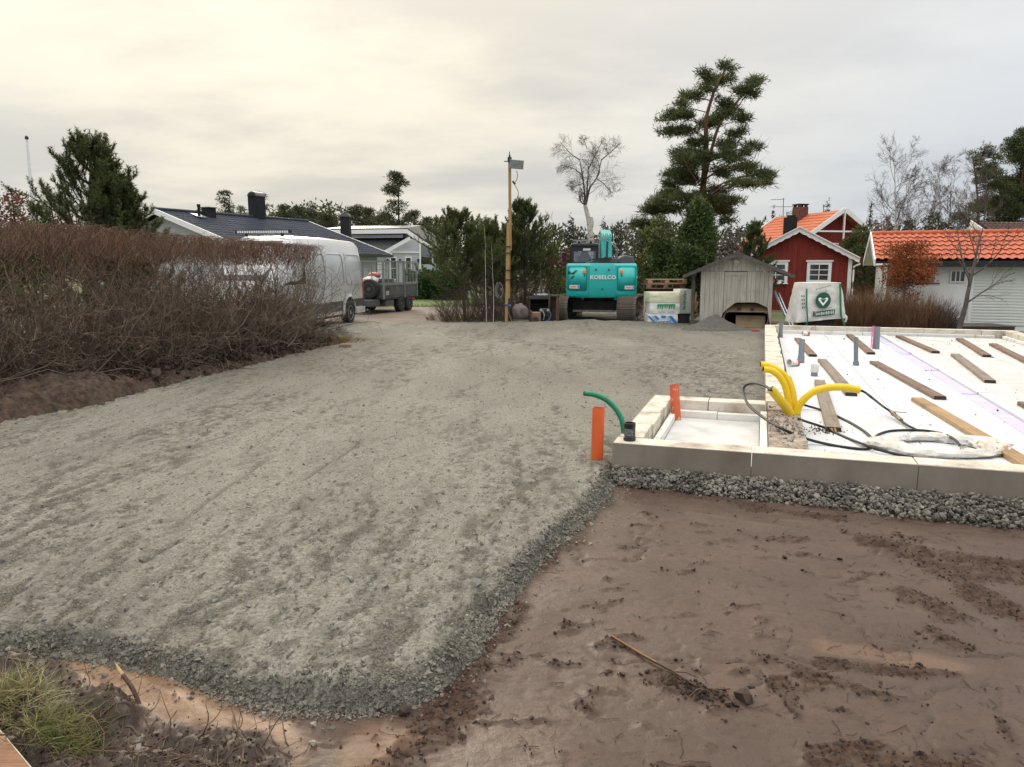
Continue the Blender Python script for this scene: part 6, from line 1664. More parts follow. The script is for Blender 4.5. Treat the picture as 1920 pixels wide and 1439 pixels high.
# ------------------------------------------------------------------ plants
def part(b, name, m, parent, smooth=False, stuff=True):
    o = b.build(name, m, parent, smooth=smooth)
    if stuff: o['kind'] = 'stuff'
    return o
def bare_tree(name, label, base, h, crown_w, seed, bark='bark_grey', twigm='twig', r0=None, fork=.35, nlimb=7, per=(6, 7, 6), droop=0.0, lean=0.0, group=None, cat='tree', trunk_top=.95, tw=1.0, ang=.75, min_r=.003, up=.06):
    rng = np.random.default_rng(seed); r0 = r0 or h * .016
    t = thing(name, label, cat, base, 0, group)
    S = np.zeros((1, 3)); D = np.array([[lean, rng.normal() * .03, 1.0]])
    T = grow(rng, S, D, np.array([h * trunk_top]), 12, .05, .03)
    T[:, 0, 2] -= .15
    R = taper(np.array([r0]), [r0 * .12], 12)
    b = MB(); V, F = tubes(T, R, 8); b.add(V, F); part(b, 'trunk', M[bark], t, True, False)
    s, d, L, r, _ = spawn(rng, T, R, nlimb, fork, .97, ang, crown_w / h * .62, np.array([h]), .55, .2, up * 3)
    L1 = grow(rng, s, d, L, 8, .13, up); R1 = taper(np.minimum(r, r0 * .32), r * .12, 8)
    b = MB(); V, F = tubes(L1, np.maximum(R1, min_r), 6); b.add(V, F); part(b, 'limbs', M['bark_grey' if bark == 'birch' else bark], t, True)
    b = MB()
    Pp, Rp, Lp = L1, R1, L
    for lev, n in enumerate(per):
        s, d, Ln, r, ix = spawn(rng, Pp, Rp, n, .2, 1.0, .6, .52, Lp, .6, .1, up)
        Kk = 6 if lev == 0 else 5
        Pn = grow(rng, s, d, Ln, Kk, .18, up - droop * (lev + 1)); Rn = taper(r, r * .3, Kk)
        V, F = tubes(Pn, np.maximum(Rn, min_r * tw * (.85 ** lev)), 4 if lev == 0 else 3); b.add(V, F)
        Pp, Rp, Lp = Pn, Rn, Ln
    part(b, 'twigs', M[twigm], t)
    return t
def needles(rng, Pt, t0, m, ln, wd, fwd=.6):
    """needles round the shoots Pt (N,K,3)"""
    N, K = Pt.shape[:2]; idx = np.repeat(np.arange(N), m); t = t0 + (1 - t0) * rng.random(len(idx)); q = t * (K - 1); k = np.minimum(q.astype(int), K - 2); f = (q - k)[:, None]
    S = Pt[idx, k] * (1 - f) + Pt[idx, k + 1] * f; T = nrm(Pt[idx, k + 1] - Pt[idx, k])
    W = rand_dirs(rng, len(idx)); W = nrm(W - (W * T).sum(1, keepdims=True) * T)
    D = nrm(T * fwd + W)
    return leaf_tris(S, D, ln * rng.uniform(.7, 1.2, len(idx)), np.full(len(idx), wd), rng)
def young_pine(label, base, h, w, seed, group=None, bottom=.12, m='pine_young', nw=None, dens=1.0, name='young_pine', shoot=.34, stemm='bark_dark', bushy=0):
    rng = np.random.default_rng(seed); t = thing(name, label, 'pine', base, 0, group)
    T = grow(rng, np.zeros((1, 3)), np.array([[rng.normal() * .03, 0, 1.]]), np.array([h]), 10, .03, .05); T[:, 0, 2] -= .1
    R = taper(np.array([h * .018]), [.012], 10); b = MB(); V, F = tubes(T, R, 8); b.add(V, F); part(b, 'trunk', M[stemm], t, True, False)
    nw = nw or int(h / (.26 if bushy else .3)); S, D, L = [], [], []
    for i in range(nw):
        f = bottom + (1 - bottom) * (i + .3) / nw; q = f * 9; k = min(int(q), 8); p = T[0, k] * (1 - q + k) + T[0, k + 1] * (q - k)
        n = rng.integers(5, 8)
        shape = (1 - f) ** .6 * (.75 + .25 * min(1, f / .3)) * 1.1 + .06 if bushy else (1 - f) ** .7 * 1.1 + .06
        for j in range(n):
            a = 2 * math.pi * (j + rng.random() * .7) / n; el = (.1 + .75 * f) + rng.normal() * .12
            S.append(p); D.append((math.cos(a) * math.cos(el), math.sin(a) * math.cos(el), math.sin(el))); L.append(w / 2 * shape * rng.uniform(.75, 1.15))
    S, D, L = np.array(S), np.array(D), np.array(L)
    B1 = grow(rng, S, D, L, 7, .10, .055); R1 = taper(np.full(len(L), .016), np.full(len(L), .006), 7)
    s, d, Ln, r, ix = spawn(rng, B1, R1, 6, .25, 1.0, .6, .42, L, .6, .35, .25); Ln = np.clip(Ln, .18, .6)
    B2 = grow(rng, s, d, Ln, 5, .08, .22); R2 = taper(r, r * .5, 5)
    s, d, Ln2, r, ix = spawn(rng, B2, R2, 3, .3, .98, .6, .6, Ln, .6, .3, .2); Ln2 = np.clip(Ln2, .14, .40)
    d[:, 2] += .35; B3 = grow(rng, s, nrm(d), Ln2, 4, .06, .25); R3 = taper(r, r * .5, 4)
    lead = grow(rng, np.repeat(T[:, -1], 4, 0) + np.array([[0, 0, -.04]]), np.array([[.0, 0, 1], [.35, .1, 1], [-.3, .2, 1], [.05, -.35, 1]]), np.array([shoot * 1.3, shoot, shoot, shoot * .9]), 4, .04, .1)
    b = MB()
    for Pt, Rt in ((B1, R1), (B2, R2), (B3, R3), (lead, taper(np.full(4, .012), np.full(4, .006), 4))):
        V, F = tubes(Pt, Rt, 4); b.add(V, F)
    part(b, 'branches', M[stemm], t)
    b = MB()
    V, F = needles(rng, B1, .3, int(60 * dens), .085, .013, .8); b.add(V, F)
    V, F = needles(rng, B2, .1, int(40 * dens), .08, .013, .8); b.add(V, F)
    V, F = needles(rng, B3, .0, int(28 * dens), .068, .013, .8); b.add(V, F)
    V, F = needles(rng, lead, .0, int(80 * dens), .075, .011); b.add(V, F)
    part(b, 'needles', M[m], t)
    return t
def pad_pine(name, label, base, trunk_pts, trunk_r, pads, m='pine', bark='bark_pine', seed=1, density=1.0, size=.26, wid=.035, group=None, leader=None, limb_r=.05, depth=1.0):
    """old pine: world trunk curve, foliage pads (x, y, z, rx, ry, rz)"""
    rng = np.random.default_rng(seed); base = Vector(base); t = thing(name, label, 'pine', base, 0, group)
    o_ = np.array(tuple(base)); c = spline(trunk_pts, 40) - o_
    b = MB(); b.tube(c, np.linspace(trunk_r, trunk_r * .22, len(c)), 9); 
    lead = [c]
    if leader is not None:
        c2 = spline(leader, 24) - o_; lead.append(c2)
    part(b, 'trunk', M[bark], t, True, False)
    pads = np.array(pads, float); C = pads[:, :3] - o_; Rr = pads[:, 3:]
    b = MB()
    if leader is not None: b.tube(c2, np.linspace(trunk_r * .5, trunk_r * .15, len(c2)), 7)
    allp = np.concatenate(lead)
    Pt = []
    for q, rr_ in zip(C[::4], Rr[::4]):
        dz = q[2] - allp[:, 2]; cost = np.linalg.norm(allp - q, axis=1) + np.where(dz < .1, 3.0, 0) + np.abs(dz - .35 * np.linalg.norm((allp - q)[:, :2], axis=1)) * .6
        s = allp[np.argmin(cost)]; mid = (s + q) / 2 + rng.normal(size=3) * .08; mid[2] += .1 * np.linalg.norm(q - s) * rng.normal()
        end = q + (q - s) * .25; end[2] = q[2]
        Pt.append(spline([s, mid, q - np.array([0, 0, rr_[2] * .5]), end], 9)[:10])
    K = min(len(p) for p in Pt); Pt = np.array([p[:K] for p in Pt]); ln = np.linalg.norm(Pt[:, -1] - Pt[:, 0], axis=1)
    R1 = taper(np.clip(ln * .014, .012, limb_r), np.full(len(Pt), .012), K); V, F = tubes(Pt, R1, 5); b.add(V, F)
    s, d, L2, r, _ = spawn(rng, Pt, R1, 7, .35, 1, .8, .33, ln, .5, .5, .05); tw = grow(rng, s, d, L2, 4, .15, .05); V, F = tubes(tw, taper(r, r * .4, 4), 3); b.add(V, F)
    part(b, 'limbs', M[bark], t, True)
    # sprays of needles: clumps within each pad
    vol = Rr[:, 0] * Rr[:, 1] + Rr[:, 0] * Rr[:, 2]; nc = np.maximum(8, (vol * 60 * density).astype(int))
    Cc, d, ix = blob_pts(rng, C, Rr, nc, .25, .25)
    nt = 11; S = np.repeat(Cc, nt, 0); ax = nrm(d * np.array([1, 1, .3]) + np.array([0, 0, .55])); ax = np.repeat(ax, nt, 0)
    D = nrm(ax * .75 + rand_dirs(rng, len(S))); S = S + rng.normal(size=S.shape) * size * .28
    V, F = leaf_tris(S, D, size * rng.uniform(.5, 1.15, len(S)), np.full(len(S), wid), rng)
    b = MB(); b.add(V, F); part(b, 'needles', M[m], t)
    return t
def blob_tree(name, label, base, h, w, seed, m='pine_far', kind='pine', bark='bark_dark', group=None, dens=1.0, leaf=.22, bare=.25, cat='tree', d=None):
    """distant tree: trunk, limbs, crown of leaf sized faces in clumps"""
    rng = np.random.default_rng(seed); t = thing(name, label, cat, base, 0, group)
    T = grow(rng, np.zeros((1, 3)), np.array([[rng.normal() * .03, 0, 1.]]), np.array([h * .97]), 8, .03, .05); T[:, 0, 2] -= .2
    R = taper(np.array([h * .016]), [h * .003], 8); b = MB(); V, F = tubes(T, R, 6); b.add(V, F); part(b, 'trunk', M[bark], t, True, False)
    C, Rr = [], []
    if kind == 'spruce':
        n = max(8, int(h / .45))
        for i in range(n):
            f = bare + (1 - bare) * i / n; rad = w / 2 * (1 - f) / (1 - bare) * rng.uniform(.8, 1.15) + .12
            for j in range(6):
                a = 2 * math.pi * (j + rng.random()) / 6; C.append((math.cos(a) * rad * .6, math.sin(a) * rad * .6, h * f - rad * .12)); Rr.append((rad * .5, rad * .5, .16 + rad * .12))
        C.append((0, 0, h * .98)); Rr.append((.1, .1, h * .06))
    elif kind == 'pine':
        n = int(16 + w * 5)
        for i in range(n):
            f = bare + (1 - bare) * rng.random() ** .8; env = math.sin(math.pi * min(1, ((f - bare) / (1 - bare)) * .82 + .16)) ** .6
            a = rng.random() * 6.28; rad = w / 2 * env * rng.random() ** .5; rr_ = w * rng.uniform(.16, .28) * (.6 + .5 * env)
            C.append((math.cos(a) * rad, math.sin(a) * rad, h * f)); Rr.append((rr_, rr_, rr_ * .5))
        C.append((T[0, -1, 0], T[0, -1, 1], h * .97)); Rr.append((w * .14, w * .14, w * .12))
    elif kind == 'round':
        n = int(22 + w * 8)
        for i in range(n):
            dd = rand_dirs(rng, 1)[0]; q = rng.random() ** .4; rr_ = w * rng.uniform(.10, .2)
            C.append((dd[0] * w / 2 * q * .85, dd[1] * w / 2 * q * .85, h * (bare + (1 - bare) * (.5 + .46 * dd[2] * q)))); Rr.append((rr_, rr_, rr_ * .85))
    elif kind == 'column':
        n = int(30 + h * w * 7)
        for i in range(n):
            f = rng.random(); env = (1 - f) ** .55 * (.75 + .25 * min(1, f / .15)); a = rng.random() * 6.28; rad = w / 2 * env * rng.random() ** .4 * .85; rr_ = w * rng.uniform(.1, .17)
            C.append((math.cos(a) * rad, math.sin(a) * rad, h * (bare + (1 - bare) * f * .96))); Rr.append((rr_, rr_, rr_ * 1.7))
    C, Rr = np.array(C), np.array(Rr)
    k = len(C); Pt = np.zeros((k, 4, 3)); zz = np.clip(C[:, 2] - .35 * np.linalg.norm(C[:, :2], axis=1), .1 * h, .95 * h); s0 = np.stack([np.interp(zz, T[0, :, 2], T[0, :, j]) for j in range(3)], 1)
    for j in range(4): Pt[:, j] = s0 + (C - s0) * (j / 3)
    b = MB(); V, F = tubes(Pt, taper(np.full(k, h * .005), np.full(k, h * .0012), 4), 4); b.add(V, F); part(b, 'limbs', M[bark], t)
    nn = np.maximum(4, (Rr[:, 0] * (Rr[:, 1] + Rr[:, 2]) / leaf ** 2 * 13 * dens).astype(int))
    S, d_, ix = blob_pts(rng, C, Rr, nn, .25, .3)
    D = nrm(d_ * .7 + rand_dirs(rng, len(S)) + np.array([0, 0, .25 if kind != 'spruce' else -.15]))
    fn = leaf_tris if kind in ('pine', 'spruce') else leaf_quads
    V, F = fn(S, D, leaf * rng.uniform(.6, 1.3, len(S)), leaf * (.32 if kind in ('pine', 'spruce') else .42) * rng.uniform(.7, 1.2, len(S)), rng)
    b = MB(); b.add(V, F); part(b, 'crown', M[m], t)
    return t

# --- the long bare hedge
hr = np.random.default_rng(77)
hp = [(-5.1, 17.2), (-5.2, 16.2), (-5.65, 13.4), (-6.55, 11.3), (-7.6, 9.3), (-8.8, 7.4), (-10.2, 5.5)]
hc = spline([(*p, 0) for p in hp], 120)[:, :2]
hl_ = np.concatenate([[0], np.cumsum(np.linalg.norm(np.diff(hc, axis=0), axis=1))])
HT = hl_[-1]
def hpos(s, off):
    x = np.interp(s, hl_, hc[:, 0]); y = np.interp(s, hl_, hc[:, 1]); e = .05
    tx = np.interp(s + e, hl_, hc[:, 0]) - np.interp(s - e, hl_, hc[:, 0]); ty = np.interp(s + e, hl_, hc[:, 1]) - np.interp(s - e, hl_, hc[:, 1]); l = np.hypot(tx, ty) + 1e-9
    return np.stack([x + ty / l * off, y - tx / l * off], 1)         # off > 0 lies behind (to the left)
def htop(s): return 2.17 + .05 * (vnoise(s * .8, s * 0, 3) - .5) + .10 * np.exp(-((s - 6.6) / 1.1) ** 2) - .06 * np.exp(-(s / .5) ** 2)
hedge = thing('hedge', 'long clipped bare hedge of reddish brown twigs along the yard', 'hedge', (0, 0, 0))
nb = 310
s = np.sort(hr.random(nb)) * HT; off = hr.uniform(-.8, .8, nb); s = np.where((s < 1.4) & (hr.random(nb) < .35), s + 1.6, s); xy = hpos(s, off)
ns_ = 5; S = np.repeat(np.column_stack([xy, np.full(nb, -.05)]), ns_, 0) + hr.normal(size=(nb * ns_, 3)) * [.06, .06, 0]
D = hr.normal(size=(nb * ns_, 3)) * [.62, .62, 0] + [0, 0, 1.0]; L = hr.uniform(1.1, 2.3, nb * ns_)
ST = grow(hr, S, D, L, 9, .26, .06); zt_ = htop(np.repeat(s, ns_))[:, None]
ST[..., 2] = np.minimum(ST[..., 2], zt_ - .05)
RS = taper(hr.uniform(.006, .018, len(ST)), np.full(len(ST), .004), 9)
b = MB(); V, F = tubes(ST, RS, 5); b.add(V, F)
# a few low sprawling limbs
nl_ = 90; s1 = hr.random(nl_) * HT; xy = hpos(s1, hr.uniform(-.95, .0, nl_)); S = np.column_stack([xy, hr.uniform(.05, .35, nl_)]); D = hr.normal(size=(nl_, 3)) * [1, 1, .25] + [.5, -.2, .1]
LL = grow(hr, S, D, hr.uniform(.6, 1.4, nl_), 8, .22, -.02); LL[..., 2] = np.maximum(LL[..., 2], .03); V, F = tubes(LL, taper(hr.uniform(.006, .013, nl_), np.full(nl_, .003), 8), 5); b.add(V, F)
part(b, 'stems', M['hedge_stem'], hedge, True)
nk = 3000; q_ = np.column_stack([hpos(hr.random(nk) * HT, hr.normal(-.95, .35, nk)), np.zeros(nk)]); sq = poly_sd(q_[:, 0], q_[:, 1], bank_poly); q_[:, 2] = -.2 + .24 * sstep(-.1, .35, sq) + .16 * sstep(0, .35, sq) * hr.random(nk)
V, F = rocks(hr, q_[sq > .05], hr.gamma(1.5, .014, (sq > .05).sum()) + .005, ico(), .6); tag(MB().add(V, F).build('soil_clods', M['soil']), kind='stuff')
s2, d2, l2, r2, ix = spawn(hr, ST, RS, 7, .15, .98, 1.05, .30, L, .5, .1, .06)
l2 = np.clip(l2, .2, .75)
B2 = grow(hr, s2, d2, l2, 6, .30, .05); zt2 = htop(np.repeat(np.repeat(s, ns_), 7))[:, None]; B2[..., 2] = np.clip(B2[..., 2], .02, zt2)
RB2 = taper(np.minimum(r2, .006), np.full(len(r2), .002), 6)
b = MB(); V, F = tubes(B2, RB2, 3); b.add(V, F)
s3, d3, l3, r3, ix3 = spawn(hr, B2, RB2, 3, .2, 1, 1.0, .6, l2, .6, .1, .06)
B3 = grow(hr, s3, d3, np.clip(l3, .1, .4), 4, .32, .06); zz = htop(np.repeat(np.repeat(s, ns_), 21))[:, None]; B3[..., 2] = np.clip(B3[..., 2], .02, zz)
kp = (B3[:, 0, 2] > .45) | (hr.random(len(B3)) < .5)
V, F = tubes(B3[kp], taper(np.full(kp.sum(), .0032), np.full(kp.sum(), .0014), 4), 3); b.add(V, F)
part(b, 'branches', M['hedge_twig'], hedge)
# dense clipped top and faces
nt_ = 17000; s4 = hr.random(nt_) * HT; f4 = hr.random(nt_); o4 = np.where(f4 < .5, hr.uniform(-.85, 1.0, nt_), np.where(f4 < .85, hr.normal(-.72, .14, nt_), hr.normal(1.05, .1, nt_)))
xy = hpos(s4, o4); tp4 = htop(s4); z4 = np.where(f4 < .5, tp4 - hr.uniform(.1, .45, nt_), tp4 - .06 - (tp4 - .7) * hr.random(nt_) ** 2.4)
D = hr.normal(size=(nt_, 3)) * [.6, .6, .25] + [0, 0, 1.0]
TP = grow(hr, np.column_stack([xy, z4]), D, hr.uniform(.15, .45, nt_), 4, .18, .1)
over = np.where(hr.random(nt_) < .06, hr.uniform(.02, .16, nt_), hr.uniform(-.03, .02, nt_))
TP[..., 2] = np.minimum(TP[..., 2], (tp4 + over)[:, None])
b = MB(); V, F = tubes(TP, taper(hr.uniform(.0022, .004, nt_), np.full(nt_, .0013), 4), 3); b.add(V, F)
part(b, 'twig_tips', M['hedge_tip'], hedge)
# dead leaves and grass along its foot
ng = 5000; s5 = hr.random(ng) ** .8 * HT; xy = hpos(s5, hr.normal(-.8, .25, ng)); end = np.exp(-(s5 / 1.2) ** 2)
S = np.column_stack([xy, np.full(ng, .0)]); D = hr.normal(size=(ng, 3)) * [.7, .7, .1] + [0, 0, .7]
keep = hr.random(ng) < (.12 + .88 * end)
V, F = leaf_tris(S[keep], nrm(D[keep]), hr.uniform(.08, .28, keep.sum()), np.full(keep.sum(), .008), hr)
# a tussock at the end of the hedge
ng = 2600; a = G(600, 640); S = np.column_stack([hr.normal(a.x + .1, .45, ng), hr.normal(a.y + .05, .28, ng), np.full(ng, -.02)]); D = hr.normal(size=(ng, 3)) * [.8, .8, .1] + [0, 0, .6]
V2, F2 = leaf_tris(S, nrm(D), hr.uniform(.06, .22, ng), np.full(ng, .008), hr)
b = MB(); b.add(V, F); b.add(V2, F2); tag(b.build('dry_grass', M['dry_grass']), kind='stuff')
ng = 3200; s6 = hr.random(ng) * HT; xy = hpos(s6, hr.normal(-.25, .5, ng)); S = np.column_stack([xy, np.array([bank_h(p[0], p[1]) for p in xy]) + hr.uniform(0, .05, ng)])
V, F = leaf_quads(S, nrm(hr.normal(size=(ng, 3)) * [1, 1, .35]), hr.uniform(.03, .07, ng), hr.uniform(.02, .045, ng), hr)
tag(MB().add(V, F).build('leaf_litter', M['hedge_twig']), kind='stuff')

# --- behind the hedge, left
def ground_at(px, Y, z=-.1): q = P(px, 600, Y); return Vector((q.x, Y, z))
def top_h(py, Y, base=-.1): return P(960, py, Y).z - base
young_pine('big young pine with upright candle shoots rising behind the hedge', ground_at(165, 15.0), top_h(232, 15.0) - .45, 3.3, 31, 'young pines behind the hedge', .1, dens=1.0, bushy=1)
young_pine('slim young pine, its pointed leader right of the big hedge pine', ground_at(226, 15.8), top_h(280, 15.8) - .4, 1.9, 32, 'young pines behind the hedge', .25)
young_pine('lowest young pine, between the slim one and the bungalow gable', ground_at(262, 15.4), top_h(318, 15.4) - .4, 2.0, 33, 'young pines behind the hedge', .2)
blob_tree('thuja', 'small green pointed thuja standing beside the flagpole', ground_at(81, 14.0), top_h(372, 14.0), .42, 34, 'thuja', 'column', leaf=.07, bare=.05, cat='shrub', dens=1.2)
blob_tree('garden_shrub', 'olive green rounded shrub at the left end of the hedge', ground_at(14, 14.6), top_h(396, 14.6), 1.5, 35, 'juniper', 'round', leaf=.07, bare=.1, cat='shrub')
blob_tree('red_leaved_tree', 'tree with thin dull red leaves behind the flagpole', ground_at(50, 22), top_h(348, 22), 3.0, 36, 'red_leaf', 'round', leaf=.11, bare=.2, dens=.30)
blob_tree('red_leaved_tree', 'second dull red leaved tree showing under the big young pine', ground_at(118, 23), top_h(372, 23), 2.6, 37, 'red_leaf', 'round', leaf=.11, bare=.2, dens=.26)
q = P(68, 408, 22); q2 = P(48.5, 258, 22); fpb = Vector((q2.x, 22, -.1))
t = thing('flagpole', 'white flagpole with a dark knob left of the young pines', 'flagpole', (q2.x + .02, 22, -.1))
hh = q2.z + .1
MB().lathe([(.055, 0), (.05, hh * .6), (.03, hh - .1), (.028, hh - .06)], (0, 0, 0), (0, 0, 1), 12).build('pole', M['flagpole'], t, smooth=40)
MB().lathe([(0, hh - .06), (.045, hh - .05), (.05, hh), (.03, hh + .04), (0, hh + .05)], (0, 0, 0), (0, 0, 1), 12).build('knob', M['dark_steel'], t, smooth=True)
lp = [(.0, -.02, hh - .1), (.06, -.03, hh * .5), (.05, -.05, 1.2)]; MB().tube(lp, .008, 4).build('halyard', M['flagpole'], t)

# --- pines in the middle, saplings, undergrowth
young_pine('broad young pine left of the wooden post', ground_at(872, 25.2), top_h(392, 25.2) - .4, 3.9, 41, 'young pines in the middle', .28, dens=1.3, bushy=1)
young_pine('young pine directly behind the wooden post', ground_at(925, 26.2), top_h(408, 26.2) - .4, 3.2, 42, 'young pines in the middle', .3, dens=1.3, bushy=1)
young_pine('tallest young pine right of the wooden post', ground_at(984, 26.6), top_h(372, 26.6) - .4, 3.4, 43, 'young pines in the middle', .28, dens=1.3, bushy=1)
young_pine('darker bushy pine filling behind the boulder', ground_at(958, 28.2), top_h(440, 28.2), 3.8, 44, 'young pines in the middle', .08, dens=1.4, bushy=1)
bare_tree('birch_sapling', 'thin pale birch sapling left of the wooden post', ground_at(912, 24.0, 0), 3.4, .8, 45, 'birch', 'twig', .015, .3, 6, (4, 3), cat='sapling', group='birch saplings')
bare_tree('birch_sapling', 'thin crooked birch sapling close beside the wooden post', ground_at(925, 23.6, 0), 2.6, .6, 46, 'birch', 'twig', .013, .3, 5, (4, 3), cat='sapling', group='birch saplings')
bare_tree('birch_sapling', 'pale birch stem behind the black bucket', ground_at(1016, 27.0, 0), 2.9, .9, 47, 'birch', 'twig', .05, .4, 6, (5, 4), cat='sapling', group='birch saplings')
def twig_bush(name, label, base, w, d, h, seed, m='spirea', n=500, r=.004, spread=.3, group=None, cat='shrub', sub=4, rr_=1.0):
    rng = np.random.default_rng(seed); t = thing(name, label, cat, base, 0, group)
    S = np.column_stack([rng.uniform(-w / 2, w / 2, n), rng.uniform(-d / 2, d / 2, n), np.full(n, -.05)]); D = rng.normal(size=(n, 3)) * [spread, spread, 0] + [0, 0, 1]; D[:, 0] += S[:, 0] / w * spread * 1.5
    env = np.sqrt(np.maximum(.12, 1 - (S[:, 0] / (w / 2) * .92) ** 2)); L = h * env * rng.uniform(.6, 1.08, n)
    Pt = grow(rng, S, D, L, 6, .08, .02); R1 = taper(np.full(n, r), np.full(n, r * .35), 6); b = MB(); V, F = tubes(Pt, R1, 4); b.add(V, F); part(b, 'stems', M[m], t)
    s, d_, l2, r2, _ = spawn(rng, Pt, R1, sub, .3, 1, .45, .32, L, .7, .1, .1); P2 = grow(rng, s, d_, l2, 4, .15, .08)
    b = MB(); V, F = tubes(P2, taper(r2, r2 * .4, 4), 3); b.add(V, F); part(b, 'twigs', M[m], t)
    return t
twig_bush('bramble', 'brown bare undergrowth at the foot of the pines left of the post', ground_at(895, 24.6, 0), 2.3, 1.2, 1.5, 51, 'twig', 420, .005, .45)
twig_bush('bramble', 'dark brown undergrowth under the pines behind the boulder', ground_at(965, 26.0, 0), 2.6, 1.2, 1.9, 52, 'twig', 420, .006, .4)
twig_bush('bramble', 'low reddish undergrowth at the road edge beside the pines', ground_at(850, 25.0, -.05), 1.7, .8, .55, 53, 'spirea', 220, .004, .6)
blob_tree('green_bush', 'round olive bush left of the excavator', ground_at(1052, 28.5), top_h(498, 28.5), 1.3, 54, 'juniper', 'round', leaf=.1, bare=.1, cat='shrub')
blob_tree('brown_bush', 'brown bush behind the excavator cab mirror', ground_at(1050, 34), top_h(470, 34), 2.6, 55, 'red_leaf', 'round', leaf=.14, bare=.15, cat='shrub', dens=.5)

# laurel hedge, lawn weeds
lr = np.random.default_rng(61); t = thing('laurel_hedge', 'bright green leafy hedge in front of the modern house', 'hedge', ground_at(815, 39.5, -.1))
n = 5200; C = np.column_stack([lr.uniform(-1.5, 1.7, n), lr.uniform(-.5, .5, n), lr.uniform(0, 1.0, n)]); C[:, 2] = C[:, 2] ** .8 * (1.40 + .35 * fbm(C[:, 0] * 2.2, C[:, 1], 3, 3)) * np.sqrt(np.maximum(0, 1 - (C[:, 1] / .6) ** 2))
V, F = leaf_quads(C, nrm(rand_dirs(lr, n) + [0, -.3, .7]), lr.uniform(.12, .26, n), lr.uniform(.06, .12, n), lr); part(MB().add(V, F), 'leaves', M['laurel'], t)
Sx = np.column_stack([lr.uniform(-1.5, 1.7, 60), lr.uniform(-.3, .3, 60), np.zeros(60)]); V, F = tubes(grow(lr, Sx, np.tile([[0, 0, 1.]], (60, 1)), np.full(60, 1.1), 5, .12, .1), np.full((60, 5), .015), 4); part(MB().add(V, F), 'stems', M['bark_dark'], t)
n = 9000; S = np.column_stack([lr.uniform(-8, 1, n), lr.uniform(33, 41, n), np.full(n, -.08)]); D = nrm(lr.normal(size=(n, 3)) * [.6, .6, .1] + [0, 0, .8]); V, F = leaf_tris(S, D, lr.uniform(.06, .2, n), np.full(n, .02), lr); tag(MB().add(V, F).build('lawn_grass', M['laurel']), kind='stuff')

# --- pollarded birch behind the excavator
bb_ = ground_at(1107, 33.0); pb = np.random.default_rng(71)
t = thing('pollard_birch', 'pollarded white barked birch with a bare crown behind the excavator', 'tree', bb_)
bo = np.array(tuple(bb_))
tr = [bb_ - Vector((0, 0, .2)), P(1108, 470, 33), P(1107, 440, 33), P(1104, 415, 33), P(1097, 385, 33)]
b = MB(); c = spline(tr, 24) - bo; b.tube(c, np.linspace(.165, .085, len(c)), 10); 
c2 = spline([P(1105, 432, 33), P(1108.5, 420, 33), P(1107.5, 408, 33)], 8) - bo; b.tube(c2, np.linspace(.125, .095, len(c2)), 9)
part(b, 'trunk', M['birch'], t, True, False)
limbs = [[(1098, 385), (1101, 372), (1106, 352), (1118, 335), (1128, 300), (1132, 270)], [(1097, 382), (1096, 360), (1092, 330), (1087, 300), (1086, 286)], [(1100, 375), (1101, 350), (1103, 318), (1101, 280)], [(1096, 384), (1089, 378), (1086, 365), (1085, 352)],
         [(1118, 335), (1124, 322), (1121, 302), (1108, 285), (1098, 272)], [(1128, 300), (1140, 290), (1156, 276), (1168, 262)], [(1092, 330), (1078, 318), (1062, 312), (1056, 316)], [(1087, 300), (1072, 290), (1055, 272), (1042, 258)], [(1118, 335), (1132, 345), (1146, 360), (1156, 368)],
         [(1103, 318), (1112, 300), (1124, 275), (1133, 252)], [(1092, 345), (1076, 350), (1064, 356)], [(1101, 280), (1096, 265), (1090, 252)], [(1096, 382), (1092, 372), (1091, 355)]]
Lp = []
for l in limbs:
    k = len(l); Lp.append(spline([P(x, y, 33 + (.9 * math.sin(i_ * 1.7 + l[-1][0])) * (i_ / k)) for i_, (x, y) in enumerate(l)], 16)[:13] - bo)
K = min(len(x) for x in Lp); Lp = np.array([x[:K] for x in Lp]); ln = np.linalg.norm(Lp[:, -1] - Lp[:, 0], axis=1)
r0 = np.array([.06, .05, .045, .038, .032, .03, .022, .026, .02, .024, .02, .017, .03]); RL = taper(r0, r0 * .3, K)
b = MB(); V, F = tubes(Lp, RL, 7); b.add(V, F); part(b, 'limbs', M['bark_grey'], t, True)
b = MB(); Pp, Rp, Lq = Lp, RL, ln
for lev, (n, f, up_) in enumerate(((9, .6, .03), (7, .75, -.02), (4, .8, -.12))):
    s, d, l2, r, _ = spawn(pb, Pp, Rp, n, .2, 1, .7, f, Lq, .3, .1, .0); P2 = grow(pb, s, d, l2, 6, .14, up_); R2 = taper(np.maximum(r, .0034), np.full(len(r), .0018), 6); V, F = tubes(P2, R2, 3); b.add(V, F); Pp, Rp, Lq = P2, R2, l2
part(b, 'twigs', M['twig'], t)

